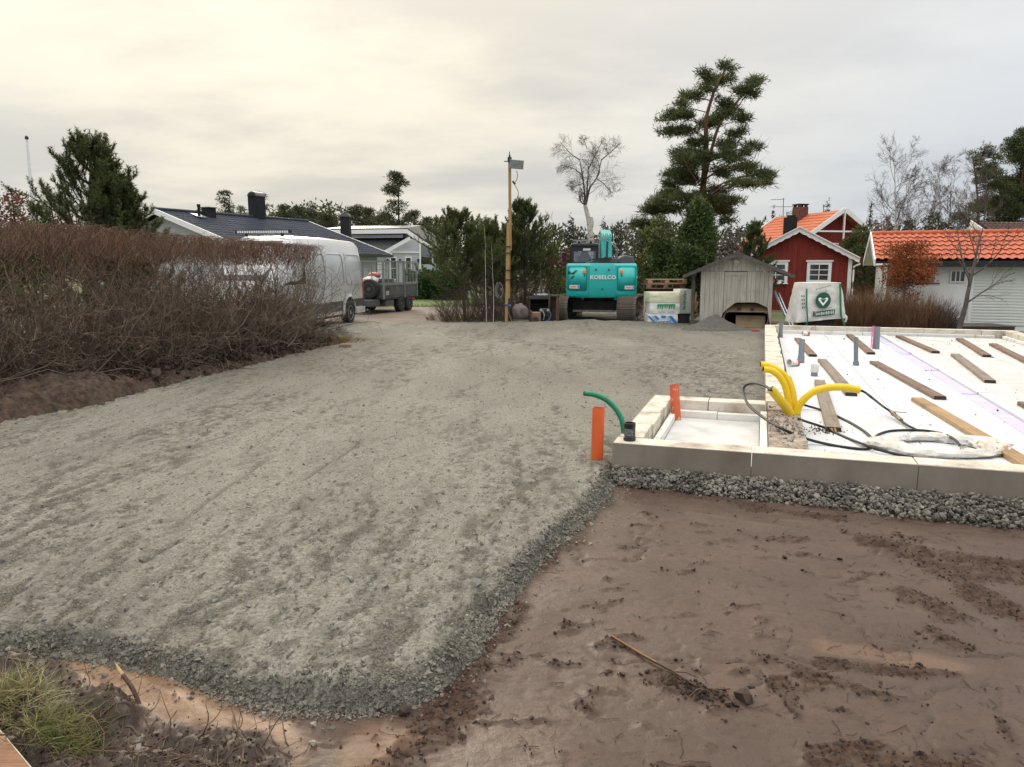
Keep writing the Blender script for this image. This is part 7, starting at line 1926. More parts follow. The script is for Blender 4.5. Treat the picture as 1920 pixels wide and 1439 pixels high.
# --- the tall scots pine
Yp = 36.0
def z6(x, y): return 1180 + x / 3.7875, 100 + y / 3.7875
pad_px = [(700, 110, 60, 50), (550, 170, 65, 60), (660, 180, 90, 50), (900, 200, 60, 35), (800, 270, 100, 45), (440, 310, 90, 45), (560, 260, 60, 50), (390, 370, 60, 25), (320, 450, 110, 28), (400, 430, 80, 28), (290, 550, 80, 42), (420, 560, 90, 32), (540, 500, 100, 40), (670, 330, 50, 40), (720, 400, 90, 30), (780, 460, 80, 32), (640, 440, 80, 30), (760, 580, 70, 45), (875, 665, 60, 32), (820, 700, 45, 20), (700, 650, 80, 45), (480, 640, 90, 36), (430, 700, 110, 40), (390, 770, 100, 45), (480, 740, 120, 36), (650, 720, 90, 36), (760, 750, 60, 30), (330, 850, 90, 45), (420, 850, 110, 50), (300, 920, 70, 36), (440, 920, 100, 36), (640, 850, 80, 36), (800, 825, 110, 32), (925, 870, 100, 36), (780, 935, 110, 20), (955, 915, 50, 32), (640, 990, 90, 36), (300, 1000, 110, 45), (200, 1060, 90, 36), (420, 1020, 130, 45), (600, 1060, 120, 45), (740, 1055, 100, 25), (145, 1100, 60, 25), (660, 1110, 110, 34), (260, 1110, 130, 40), (690, 1190, 60, 20), (70, 1220, 70, 34), (170, 1240, 80, 42), (540, 1150, 100, 40)]
pr = np.random.default_rng(81); pads = []
k_ = Yp / 1420 / 3.7875
for x, y, rx, rz_ in pad_px:
    q = P(*z6(x, y), Yp + 0); dy = pr.normal() * .9 * (.4 + .6 * min(1, y / 700)); q = P(*z6(x, y), Yp + dy)
    # each pad is a handful of smaller tufts
    for j in range(4):
        ox = pr.uniform(-.6, .6); pads.append((q.x + ox * rx * k_, q.y + pr.normal() * rx * k_ * .4, q.z + pr.normal() * rz_ * k_ * .3, rx * k_ * .8, rx * k_ * .65, rz_ * k_ * .54))
trunk = [ground_at(1318, Yp, -.2), P(*z6(515, 1140), Yp), P(*z6(525, 940), Yp), P(*z6(545, 700), Yp), P(*z6(545, 500), Yp), P(*z6(562, 400), Yp), P(*z6(615, 240), Yp), P(*z6(680, 120), Yp)]
leader = [P(*z6(535, 900), Yp), P(*z6(590, 660), Yp + .3), P(*z6(650, 490), Yp + .4), P(*z6(760, 350), Yp + .3), P(*z6(850, 262), Yp + .2), P(*z6(930, 205), Yp)]
pad_pine('scots_pine', 'tall old pine with layered dark foliage behind the grey shed', ground_at(1318, Yp, -.2), trunk, .18, pads, seed=82, leader=leader, density=1.25, size=.30, wid=.04, limb_r=.09)

# --- dark conifers and shrubs beside the excavator
blob_tree('juniper', 'dark green dense conifer just right of the excavator', ground_at(1236, 27.5), top_h(404, 27.5), 2.0, 91, 'juniper', 'round', leaf=.12, bare=.0, cat='conifer', dens=1.5, group='dark conifers by the shed')
blob_tree('juniper', 'taller dark conifer rising behind the left shed eave', ground_at(1300, 27.8), top_h(384, 27.8), 2.4, 92, 'thuja', 'column', leaf=.12, bare=.0, cat='conifer', dens=1.6, group='dark conifers by the shed')
blob_tree('juniper', 'lower dark conifer in the gap between excavator and shed', ground_at(1268, 27.0), top_h(440, 27.0), 2.2, 93, 'thuja', 'round', leaf=.12, bare=.0, cat='conifer', dens=1.5, group='dark conifers by the shed')
young_pine('dark bushy pine between the grey shed and the red cottage', ground_at(1405, 28.0), top_h(428, 28.0), 2.0, 94, None, .2, m='pine', dens=1.1)
blob_tree('bare_thicket', 'brown leafless thicket between the shed roof and the tall pine', ground_at(1365, 31), top_h(420, 31), 2.2, 95, 'twig_far', 'round', leaf=.16, bare=.2, cat='shrub', dens=.45)
blob_tree('juniper', 'green bush between the red cottage and the garage roof', ground_at(1615, 36), top_h(418, 36), 2.6, 96, 'thuja', 'round', leaf=.14, bare=.1, cat='shrub')

# --- trees beyond the houses
far = 'trees beyond the houses'
def tree_at(px, py, Y, wpx, kind, m, seed, label, name, **kw):
    return blob_tree(name, label, ground_at(px, Y, -.3), top_h(py, Y, -.3), wpx * Y / 1420, seed, m, kind, group=kw.pop('group', far), leaf=kw.pop('leaf', .0032 * Y + .02), **kw)
tree_at(431, 358, 62, 46, 'pine', 'pine_far', 201, 'round topped pine left of the bungalow chimney', 'pine_tree', bare=.55, dens=.9)
tree_at(500, 363, 64, 44, 'pine', 'pine_far', 202, 'pine peeping right of the big bungalow chimney', 'pine_tree', bare=.5, dens=.9)
tree_at(466, 386, 60, 46, 'pine', 'pine_far', 203, 'low pine behind the big bungalow chimney', 'pine_tree', bare=.3)
tree_at(748, 326, 58, 66, 'pine', 'pine_far', 204, 'tall layered pine above the modern house roof', 'pine_tree', bare=.38, dens=1.1)
for i, (px, py, w) in enumerate([(540, 388, 44), (568, 392, 40), (597, 384, 50), (626, 398, 40), (668, 388, 44), (700, 396, 50), (724, 404, 40), (782, 400, 46), (806, 412, 40)]):
    lab = ['pine crown over the bungalow ridge, nearest its chimney', 'small pine crown over the middle of the bungalow ridge', 'highest pine crown over the right end of the bungalow ridge', 'low pine crown left of the modern house flue', 'pine crown just right of the modern house flue', 'wide pine crown over the modern house roof', 'low pine crown touching the left of the tall layered pine', 'pine crown right of the tall layered pine', 'pine crown above the porch of the modern house'][i]
    tree_at(px, py, 62 + 3 * (i % 3), w + 30, 'pine', 'pine_far', 210 + i, lab, 'pine_tree', bare=.08, dens=1.15)
for i, (px, py, w, k) in enumerate([(1032, 408, 50, 'bare'), (1068, 404, 44, 'spruce'), (1128, 412, 44, 'spruce'), (1154, 424, 40, 'spruce'), (1180, 420, 40, 'bare'), (1216, 424, 70, 'pine'), (1196, 440, 60, 'pine')]):
    lab = ['grey leafless tree right of the middle pines', 'dark spruce left of the pollarded birch trunk', 'dark spruce just right of the pollarded birch trunk', 'smaller spruce above the excavator boom', 'grey leafless tree behind the excavator boom', 'broad pine left of the tall old pine', 'low pine behind the excavator and the conifers'][i]
    if k == 'bare': bare_tree('bare_tree', lab, ground_at(px, 55, -.3), top_h(py, 55, -.3), 2.4, 230 + i, 'bark_grey', 'twig_far', .08, .25, 10, (6, 6), group=far, min_r=.006)
    else: tree_at(px, py, 52 if k == 'spruce' else 46, w, k, 'spruce' if k == 'spruce' else 'pine_far', 230 + i, lab, 'spruce_tree' if k == 'spruce' else 'pine_tree', bare=.06)
tree_at(1440, 390, 75, 22, 'spruce', 'spruce', 240, 'small pointed spruce left of the orange house roof', 'spruce_tree', bare=.1)
tree_at(1539, 378, 70, 32, 'spruce', 'spruce', 241, 'spruce tip showing above the orange house roof', 'spruce_tree', bare=.1)
tree_at(1478, 392, 72, 14, 'spruce', 'spruce', 242, 'tiny spruce tip beside the brick chimney', 'spruce_tree', bare=.1)
tree_at(1618, 378, 62, 26, 'spruce', 'pine_far', 243, 'thin brownish spruce right of the red house gable', 'spruce_tree', bare=.2, dens=.6)
bare_tree('birch_tree', 'tall bare birch, tallest of the birches above the garage roof', ground_at(1664, 58, -.3), top_h(284, 58, -.3), 6.4, 251, 'birch', 'twig_far', .11, .3, 16, (9, 7, 5), .02, .035, group='birches behind the garage', min_r=.005)
bare_tree('birch_tree', 'bare birch close right of the tallest one', ground_at(1690, 58.6, -.3), top_h(330, 58.6, -.3), 4.0, 252, 'birch', 'twig_far', .08, .3, 14, (8, 7, 5), .02, group='birches behind the garage', min_r=.005)
bare_tree('birch_tree', 'slender bare birch above the middle of the garage roof', ground_at(1722, 59, -.3), top_h(306, 59, -.3), 4.8, 253, 'birch', 'twig_far', .085, .3, 15, (8, 7, 5), .02, group='birches behind the garage', min_r=.005)
bare_tree('birch_tree', 'bare birch nearest the right hand pines', ground_at(1762, 57, -.3), top_h(312, 57, -.3), 4.6, 254, 'birch', 'twig_far', .08, .3, 15, (8, 7, 5), .02, group='birches behind the garage', min_r=.005)
bare_tree('bare_tree', 'thin bare tree in front of the right hand pine trunks', ground_at(1835, 48, -.3), top_h(300, 48, -.3), 4.4, 255, 'bark_grey', 'twig_far', .075, .3, 13, (8, 7, 5), .02, group='birches behind the garage', min_r=.006)
for i, (px, py, w, b_, lab) in enumerate([(1822, 280, 78, .36, 'straight pine, second from the right, with gaps between its branches'), (1888, 248, 120, .30, 'big dark pine at the right, tallest of the trees behind the garage'), (1925, 262, 120, .28, 'dark pine cut by the right edge of the view'), (1850, 330, 70, .15, 'lower dark pine between the two big right hand pines')]):
    tree_at(px, py, 52 + i, w, 'pine', 'pine', 260 + i, lab, 'pine_tree', bare=b_, dens=1.5, group='pines behind the garage', bark='bark_pine')
for i, (px, py, w, m, lab) in enumerate([(1640, 400, 60, 'twig_far', 'brown leafless scrub right of the red house gable'), (1690, 408, 70, 'pine_far', 'low olive pine under the tallest birch'), (1745, 392, 80, 'pine_far', 'olive pine under the slender birches'), (1800, 404, 70, 'pine_far', 'olive pine left of the right hand pine trunks'), (1860, 400, 80, 'spruce', 'dark undergrowth under the right hand pines'), (1655, 418, 60, 'pine_far', 'small olive bush above the garage roof corner')]):
    tree_at(px, py, 50 + i, w, 'round', m, 270 + i, lab, 'woodland_bush', bare=.05, dens=.75, cat='bush')
# low far wood closing the gaps
fr_ = np.random.default_rng(5); n = 64000; X = fr_.uniform(-95, 95, n); Yf = fr_.uniform(84, 96, n); hgt = (4.3 + 3.6 * fbm(X * .3, X * 0, 5, 5) + 1.6 * np.exp(-((X + 22) / 13) ** 2)) * np.where(X < -40, .8, 1)
Z = fr_.random(n) ** .8 * hgt; S = np.column_stack([X, Yf, Z]); V, F = leaf_quads(S, nrm(rand_dirs(fr_, n) + [0, 0, .5]), fr_.uniform(.3, .75, n), fr_.uniform(.14, .3, n), fr_)
tag(MB().add(V, F).build('far_wood', M['pine_far']), kind='stuff')

# --- shrubs along the garage
sp_ = 'brown shrubs along the garage'
for i, (px, Y, w, h, lab, m) in enumerate([(1622, 20.6, 1.15, 1.35, 'reddish brown twiggy shrub right beside the bulk bag', 'spirea'), (1668, 21.0, 1.1, 1.3, 'dense brown twiggy shrub in front of the garage corner', 'spirea'), (1716, 20.4, 1.1, 1.2, 'brown twiggy shrub under the rusty beech bush', 'spirea'), (1757, 20.5, .8, 1.0, 'thin grey brown shrub left of the bare fruit tree', 'twig'), (1590, 21.3, .8, 1.2, 'dark brown shrub directly behind the bulk bag', 'spirea')]):
    twig_bush('twiggy_shrub', lab, ground_at(px, Y, -.1), w, .9, h, 300 + i, m, 520, .0055, .22, sp_, sub=5)
be = ground_at(1692, 21.6, -.1); t = blob_tree('beech_bush', 'rusty orange leaved beech bush in front of the garage', be, top_h(440, 21.6), 1.75, 310, 'beech', 'round', bark='bark_grey', leaf=.07, bare=.3, cat='bush', dens=.75)
bare_tree('fruit_tree', 'bare grey fruit tree standing at the back corner of the foundation', ground_at(1798, 19.6, -.1), top_h(352, 19.6), 3.2, 321, 'bark_grey', 'twig', .075, .28, 9, (7, 6), .0, .12, min_r=.004, ang=.95, trunk_top=.8, up=.05)
# ------------------------------------------------------------------ things standing about
def slab3(b, c, sx, sy, sz, rz=0): b.box(c[0] - sx / 2, c[0] + sx / 2, c[1] - sy / 2, c[1] + sy / 2, c[2], c[2] + sz, rz); return b
# wooden post with lamp
Yq = 22.6; pb0 = P(949, 600, Yq); pt0 = P(955.5, 297, Yq)
po = Vector((pb0.x, Yq, -.05)); t = thing('lamp_post', 'tall yellow timber post carrying a grey lamp panel', 'post', po)
top = pt0 - po
mid = P(952.5, 440, Yq) - po
b = MB(); b.beam((0, 0, -.1), mid + (mid - Vector((0, 0, 0))) * .12, .085, .10, up=(0, 1, 0)); b.build('lower_timber', M['post'], t, bevel=.006)
b = MB(); b.beam(P(955.5, 470, Yq) - po + Vector((.02, .06, 0)), top, .085, .05, up=(0, 1, 0)); b.build('upper_timber', M['post'], t, bevel=.006)
b = MB(); b.beam(P(953, 560, Yq) - po + Vector((.02, .055, 0)), P(955.5, 400, Yq) - po + Vector((.015, .055, 0)), .05, .05, up=(0, 1, 0)); b.build('splice', M['post'], t, bevel=.004)
for y_ in (463, 475, 507, 525): 
    q = P(951.5 + (525 - y_) * .02, y_, Yq) - po; MB().box(q.x - .075, q.x + .075, q.y - .07, q.y + .12, q.z - .015, q.z + .015, .1).build('strap', M['dark_steel'], t)
q = P(950, 572, Yq) - po; MB().box(q.x - .08, q.x + .07, q.y - .07, q.y + .07, q.z - .02, q.z + .02, .2).build('strap', M['blue_hose'], t); MB().lathe([(.03, 0), (.05, .02), (.05, .06), (0, .07)], (q.x + .09, q.y - .05, q.z - .04), (0, -1, .2), 10).build('strap_knot', M['blue_hose'], t, smooth=True)
lc_ = P(968.5, 309.5, Yq) - po
lamp = MB().box(-.20, .20, -.05, .03, -.125, .125).build('lamp_panel', M['lamp_grey'], t, bevel=.01); lamp.location = lc_ + Vector((0, -.09, 0)); lamp.rotation_euler = (math.radians(8), math.radians(3), math.radians(12))
for k in range(3):
    for j in range(2): MB().box(-.17 + k * .118, -.17 + k * .118 + .10, -.058, -.05, -.105 + j * .108, -.105 + j * .108 + .096).build('lamp_cell', M['galv'], lamp)
MB().box(top.x - .06, top.x + .06, top.y - .07, top.y + .07, top.z - .10, top.z + .02).build('lamp_bracket', M['dark_steel'], t)
MB().lathe([(.025, 0), (.03, .05), (.012, .1), (.012, .16), (0, .17)], (top.x + .0, top.y, top.z + .02), (0, 0, 1), 8).build('sensor', M['dark_steel'], t, smooth=True)
MB().beam((top.x - .16, top.y, top.z - .09), (top.x, top.y, top.z - .09), .03, .03).build('side_bracket', M['lamp_grey'], t)
w = spline([P(969, 320, Yq) - po, P(970, 333, Yq) - po, P(964, 345, Yq) - po, P(961, 340, Yq) - po, P(968, 352, Yq) - po, P(972, 364, Yq) - po, P(966, 380, Yq) - po, P(958, 390, Yq) - po], 40); MB().tube(w, .009, 5).build('lamp_cable', M['black_plastic'], t, smooth=True)
MB().beam(P(961, 340, Yq) - po, P(966, 346, Yq) - po, .05, .05).build('cable_plug', M['black_plastic'], t)
b = MB()
for k in range(5):
    c_ = P(938 - k * .6, 545, Yq) - po; r_ = .14 + .012 * k
    b2 = [(c_.x + r_ * .62 * math.cos(a), -.12 - .01 * k, c_.z + r_ * 1.25 * math.sin(a)) for a in np.linspace(0, 2 * math.pi, 22)]
    MB().tube(b2, .011, 5, False).build('cable_coil', M['label_grey'], t, smooth=True)
MB().beam(Vector((.05, -.02, .42)), Vector((.22, -.12, .02)), .012, .012).build('peg_line', M['plank_grey'], t)
# boulder and machine parts
def boulder(name, label, px, py, Y, w, h, seed, m='boulder', cat='boulder', d=None):
    q = P(px, py, Y); o = lump(name, M[m], (q.x, Y, q.z), (w / 2, (d or w) / 2, h / 2), label, cat, seed); return o
boulder('boulder', 'rounded grey boulder at the foot of the pines beside the wooden post', 976, 586, 23.0, .50, .50, 4)
q = P(1004, 600, 23.2); t = thing('steel_block', 'sandy coloured steel block with a round stub beside the boulder', 'machine part', (q.x, 23.2, -.04), .1)
MB().box(-.16, .14, -.15, .2, 0, .36).build('block_body', M['tan_stone'], t, bevel=.015)
MB().lathe([(.12, 0), (.12, .05), (.07, .055), (.07, .02), (0, .02)], (-.03, -.15, .13), (0, -1, 0), 18).build('round_stub', M['rust'], t, smooth=40)
MB().box(-.17, -.12, -.17, .18, 0, .40).build('side_plate', M['rust'], t)
q = P(1017, 585, 23.9); bk = thing('digging_bucket', 'black excavator bucket lying open beside the tracks', 'bucket', (q.x, 23.9, 0), .1)
prof = [(-.02, .72), (.30, .74), (.52, .55), (.58, .25), (.45, .05), (.2, .0), (-.05, .0)]
for s_ in (-.42, .40): MB().prism([(s_, y, z) for y, z in prof], (.03, 0, 0)).build('side_plate', M['dark_steel' if s_ < 0 else 'rust'], bk)
rings = [[(-.42, y, z), (.42, y, z)] for y, z in prof]
V = [p for r in rings for p in r]; o = MB().add(V, [(2 * i, 2 * i + 1, 2 * i + 3, 2 * i + 2) for i in range(len(prof) - 1)]).build('shell', M['dark_steel'], bk); sm_ = o.modifiers.new('s', 'SOLIDIFY'); sm_.thickness = .025
MB().box(-.44, .44, -.06, .03, .68, .76).build('lip_plate', M['dark_steel'], bk, bevel=.01)
MB().lathe([(.05, 0), (.05, .5)], (-.25, .2, .8), (1, 0, 0), 12).build('pin', M['galv'], bk, smooth=40)
for s_ in (-.2, .2): MB().prism([(s_, .1, .72), (s_, .35, .72), (s_, .26, .95), (s_, .16, .95)], (.04, 0, 0)).build('bracket', M['dark_steel'], bk)
q = P(1038, 575, 23.3); t = thing('narrow_bucket', 'rusty brown narrow bucket standing against the left track', 'bucket', (q.x, 23.3, 0), -.3)
for s_ in (-.13, .11): MB().prism([(s_, -.15, 0), (s_, .18, .0), (s_, .22, .45), (s_, .1, .82), (s_, -.02, .86), (s_, -.12, .6)], (.02, 0, 0)).build('side_plate', M['rust'], t)
V = []; pr_ = [(-.15, 0), (.18, 0), (.22, .45), (.1, .82)]
for y, z in pr_: V += [(-.12, y, z), (.12, y, z)]
o = MB().add(V, [(2 * i, 2 * i + 1, 2 * i + 3, 2 * i + 2) for i in range(3)]).build('shell', M['rust'], t); sm_ = o.modifiers.new('s', 'SOLIDIFY'); sm_.thickness = .02
MB().lathe([(.05, -.15), (.05, .15)], (0, .05, .8), (1, 0, 0), 12).build('pin', M['dark_steel'], t, smooth=40)
q = P(1020, 590, 23.4); t = thing('hydraulic_coupler', 'black hydraulic coupler with blue and pale hoses in front of the bucket', 'machine part', (q.x, 23.4, 0))
MB().box(-.14, .16, -.1, .2, .16, .42).build('coupler_body', M['dark_steel'], t, bevel=.03)
for s_ in (-.1, .12): MB().lathe([(.04, 0), (.05, .02), (.05, .1), (0, .12)], (s_, -.1, .36), (0, -1, 0), 12).build('hose_cap', M['galv'], t, smooth=40)
MB().tube(spline([(.12, -.12, .38), (.2, -.2, .25), (.16, -.22, .1), (.05, -.2, .03)], 20), .024, 7).build('hose', M['blue_hose'], t, smooth=True)
MB().tube(spline([(-.05, -.12, .36), (.0, -.2, .22), (-.03, -.2, .08)], 16), .02, 7).build('hose', M['galv'], t, smooth=True)
MB().box(-.12, .14, -.05, .15, .0, .16).build('coupler_foot', M['dark_steel'], t)
# insulation packs
def wrapped(name, label, px0, px1, py0, py1, Y, d, m, group, rz=0, base=None, puff=.015):
    a, e = P(px0, py0, Y), P(px1, py1, Y); w = e.x - a.x; h = a.z - e.z
    t = thing(name, label, 'insulation pack', ((a.x + e.x) / 2, Y, e.z if base is None else base), rz, group)
    n = 18; rings = []
    for i, z in enumerate(np.linspace(0, h, 9)):
        ring = []; f = math.sin(math.pi * i / 8)
        for k in range(4 * n):
            s_, u_ = divmod(k, n); u_ = u_ / n
            x, y = [(-w / 2 + w * u_, 0), (w / 2, d * u_), (w / 2 - w * u_, d), (-w / 2, d - d * u_)][s_]
            wr = puff * (float(vnoise(np.array([x * 9 + z * 3]), np.array([z * 14 + y * 6]), len(label))[0]) - .5) * 2 + puff * f
            ring.append((x * (1 + wr / w), y + (-wr if s_ == 0 else (wr if s_ == 2 else 0)), z))
        rings.append(ring)
    MB().loft(rings).build('wrap', M[m], t, smooth=50)
    return t, w, h
gp_ = 'wrapped insulation packs beside the shed'
base0 = -.04
t1, w1, h1 = wrapped('insulation_pack', 'blue and white printed insulation pack at the bottom of the stack', 1215.5, 1270, 583, 605.5, 22.3, .9, 'pack_white', gp_, -.06, base0)
def print_poly(pts, m, parent, name='print_stripe', y=-.038): return MB().prism([(x, y, z) for x, z in pts], (0, .004, 0)).build(name, M[m], parent)
for k, (x0, wd, mk) in enumerate([(-.40, .06, 'print_blue'), (-.30, .05, 'print_pale'), (-.22, .09, 'print_blue'), (.02, .06, 'print_blue'), (.20, .05, 'print_pale'), (.26, .10, 'print_blue')]):
    lo, hi = (.06, h1 - .05) if abs(x0) > .1 else (h1 - .11, h1 - .04)
    if x0 > 0.1: pts = [(x0 - .1, hi), (x0 - .1 + wd, hi), (x0 + .10 + wd, lo), (x0 + .10, lo)]
    elif x0 < -.1: pts = [(x0 - .06, hi), (x0 - .06 + wd, hi), (x0 + .14 + wd, lo + .05), (x0 + .14, lo + .05)]
    else: pts = [(x0 - .08, hi), (x0 + wd, hi), (x0 + wd, lo), (x0 - .06, lo)]
    print_poly(pts, mk, t1)
arc = [(.27 * math.cos(a) + .02, .03 + .2 * math.sin(a)) for a in np.linspace(0, math.pi, 20)]
print_poly(arc, 'print_pale', t1, 'print_arc', -.042); print_poly([(x * .93 + .001, z * .88 + .003) for x, z in arc], 'pack_white', t1, 'print_arc', -.044)
lettering('Jackon', .15, M['print_blue'], t1, (.02, -.049, .11), (math.radians(90), math.radians(180), 0), .001, 1.05)
t2, w2, h2 = wrapped('insulation_pack', 'white insulation pack with green print in the middle of the stack', 1219, 1274, 564, 584, 22.35, .9, 'pack_white', gp_, -.03, base0 + h1 + .012)
for k, x in enumerate(np.linspace(-.2, .26, 8)):
    hh_ = [.13, .10, .14, .09, .10, .13, .12, .13][k]; print_poly([(x - .025, h2 - .05), (x + .035, h2 - .05), (x + (.02 if k % 2 else .0), h2 - .05 - hh_), (x - .012, h2 - .05 - hh_ * .9)], 'print_green', t2)
print_poly([(-.22, h2 - .03), (.3, h2 - .03), (.3, h2 - .065), (-.22, h2 - .065)], 'print_green', t2)
print_poly([(-.2, .06), (.02, .06), (.02, .045), (-.2, .045)], 'label_grey', t2); print_poly([(.06, .06), (.28, .06), (.28, .045), (.06, .045)], 'label_grey', t2)
t3, w3, h3 = wrapped('insulation_pack', 'cream wrapped insulation pack on top of the stack', 1218, 1276, 546, 565, 22.4, .85, 'pack_cream', gp_, .02, base0 + h1 + h2 + .024, .02)
MB().box(-.012, .012, -.03, -.02, .0, h3).build('strap', M['pack_white'], t3)
t4, w4, h4 = wrapped('insulation_pack', 'upright white insulation pack with green print between stack and shed', 1275, 1296, 543, 588, 22.6, .6, 'pack_white', gp_, .12, None)
for k in range(9): print_poly([(-.08 + .02 * (k % 3), .12 + k * .062), (-.02 + .03 * (k % 2), .12 + k * .062), (-.03, .165 + k * .062), (-.09 + .01 * (k % 2), .16 + k * .062)], 'print_green', t4)
MB().box(-.16, .16, .05, .5, -t4.location.z - .05, -.01).build('timber_footing', M['dark_steel'], t4)
# pallets on a trestle behind the packs
q0, q1 = P(1212, 545, 23.8), P(1286, 545, 23.8); pz = q0.z
t = thing('trestle', 'dark timber trestle holding up the pallets behind the insulation packs', 'trestle', ((q0.x + q1.x) / 2, 24.0, -.05))
pw_ = (q1.x - q0.x) / 2
for sx in (-.75, .75):
    for sy in (-.2, .5): MB().box(sx * pw_ - .05, sx * pw_ + .05, sy - .05, sy + .05, 0, pz + .05 - .1).build('leg', M['bark_dark'], t)
for sy in (-.2, .5): MB().box(-pw_ * .9, pw_ * .9, sy - .05, sy + .05, pz + .05 - .1, pz + .05).build('beam', M['bark_dark'], t)
def pallet(label, z, rz, m, dx=0, sc=1):
    t = thing('pallet', label, 'pallet', ((q0.x + q1.x) / 2 + dx, 24.1, z), rz, 'old pallets behind the insulation packs')
    for k in range(5): MB().box(-.6, .6, -.4 + k * .18, -.4 + k * .18 + .10, .122, .142).build('deck_board', M[m], t)
    for y in (-.35, .05, .45):
        MB().box(-.6, .6, y - .05, y + .05, 0, .022).build('bottom_board', M[m], t)
        for x in (-.53, 0, .53): MB().box(x - .07, x + .07, y - .05, y + .05, .022, .1).build('block', M[m], t)
    for x in (-.53, 0, .53): MB().box(x - .05, x + .05, -.4, .42, .1, .122).build('stringer', M[m], t)
pallet('grey brown pallet, lower of the two on the trestle', pz + .055, .08, 'pallet', -.06); pallet('paler pallet, upper of the two on the trestle', pz + .205, -.05, 'pallet_new', .03)
# sand pile
rsd = np.random.default_rng(3); sp0 = P(1345, 617, 20.7); n = 90; gx = np.linspace(-1.15, 1.15, n); gy = np.linspace(-.8, .8, 70); GXs, GYs = np.meshgrid(gx, gy)
r_ = np.hypot(GXs / .98, GYs / .62); hgt = .30 * np.clip(1 - r_, 0, 1) ** .85 * (1 + .5 * (fbm(GXs * 3 + 5, GYs * 3, 3, 4) - .5)) + .12 * np.exp(-(((GXs + .05) / .35) ** 2 + ((GYs - .1) / .3) ** 2)); hgt += .035 * (fbm(GXs * 9, GYs * 9, 7, 3) - .5) * (r_ < 1)
ob = sheet('stone_dust_pile', GXs + sp0.x - .05, GYs + sp0.y, hgt * (r_ < 1.15) - .02 - .1 * (r_ > 1.05), r_ < 1.12, M['sandpile'], {}, 'stuff'); del ob['kind']; tag(ob, 'heap of dark grey stone dust in front of the shed', 'heap')
# bulk bag draped over something, with straps
Yb = 19.75
bgp = [P(x, y, Yb) for x, y in ((1494, 530), (1572, 532), (1578, 596), (1481, 600))]
bo_ = Vector(((bgp[0].x + bgp[1].x) / 2, Yb, -.05)); wt, wb = bgp[1].x - bgp[0].x, bgp[2].x - bgp[3].x; zt_b, zb_b = bgp[0].z + .05, bgp[3].z + .05
bag = thing('bulk_bag', 'white bulk bag with a round green emblem and green straps, standing beside the ladder', 'bag', bo_, math.radians(6))
n = 40; rings = []; zz = np.linspace(0, 1, 22); dpt = .62
for f in zz:
    ring = []; w_ = wb + (wt - wb) * f ** 1.2; d_ = dpt * (1.08 - .14 * f); z = zb_b + (zt_b - zb_b) * f
    rd = .06 + .08 * f
    outl = rounded(-w_ / 2, w_ / 2, -d_ / 2, d_ / 2, min(rd, d_ / 2.2), 5)
    # resample evenly
    o_ = np.array(outl + [outl[0]]); cl = np.concatenate([[0], np.cumsum(np.linalg.norm(np.diff(o_, axis=0), axis=1))]); sN = np.linspace(0, cl[-1], 4 * n, endpoint=False)
    xs, ys = np.interp(sN, cl, o_[:, 0]), np.interp(sN, cl, o_[:, 1])
    wr = (fbm(sN * 3.2 + f * 1.5, np.full_like(sN, f * 4.5), 17, 4) - .5) * .085 * (1 - .5 * f)
    ang = np.arctan2(ys, xs); hem = .05 * np.sin(sN * 2.1 + 1) * (1 - f) ** 4
    for x, y, a, w__, h_ in zip(xs, ys, ang, wr, hem): ring.append((x + math.cos(a) * w__, y + math.sin(a) * w__ * 1.2, z + h_ + (.0 if f < .97 else 0)))
    rings.append(ring)
# top closes in two steps
top = np.array(rings[-1]); c0 = top.mean(0)
for k_, dz_ in ((.75, .02), (.4, .012), (.05, .0)): rings.append([tuple(c0 + (p - c0) * k_ + np.array([0, 0, dz_ * (1 - k_)])) for p in top])
MB().loft(rings, caps=False).build('bag_cloth', M['bag'], bag, smooth=60)
yf = -dpt / 2 - .075
def bz(py): return P(960, py, Yb).z + .05
def bx_(px): return P(px, 560, Yb).x - bo_.x
def disc(cx, cz, r, m, y, n=28): return MB().prism([(cx + r * math.cos(a), y, cz + r * math.sin(a)) for a in np.linspace(0, 2 * math.pi, n, endpoint=False)], (0, .004, 0))
cx_, cz_ = bx_(1529.5), bz(562.5)
disc(cx_, cz_, .205, None, yf).build('emblem', M['bag_green'], bag)
heart = [(0, -.13), (-.13, .02), (-.125, .07), (-.085, .085), (-.04, .06), (.0, .045), (.05, .065), (.09, .085), (.125, .07), (.125, .02)]
MB().prism([(cx_ + x, yf - .004, cz_ - .01 + z) for x, z in heart], (0, .003, 0)).build('emblem_heart', M['white_text'], bag)
MB().prism([(cx_ + x * .5, yf - .008, cz_ - .0 + z * .5) for x, z in heart], (0, .003, 0)).build('emblem_centre', M['bag_green'], bag)
for k in range(9): MB().box(cx_ - .09 + k * .02, cx_ - .078 + k * .02, yf - .006, yf - .003, cz_ + .105, cz_ + .13).build('emblem_lettering', M['strap_green'], bag)
MB().prism([(cx_ + .03, yf, cz_ + .2), (cx_ + .05, yf, cz_ + .2), (cx_ + .085, yf, cz_ + .25), (cx_ + .06, yf, cz_ + .245)], (0, .004, 0)).build('emblem_leaf', M['bag_green'], bag)
x0, x1, z0_, z1_ = bx_(1516), bx_(1553), bz(590.5), bz(581)
MB().prism([(x0, yf - .01, z0_ - .03), (x1, yf - .01, z0_ + .03), (x1, yf - .01, z1_ + .03), (x0, yf - .01, z1_ - .03)], (0, .004, 0)).build('banner', M['bag_green'], bag)
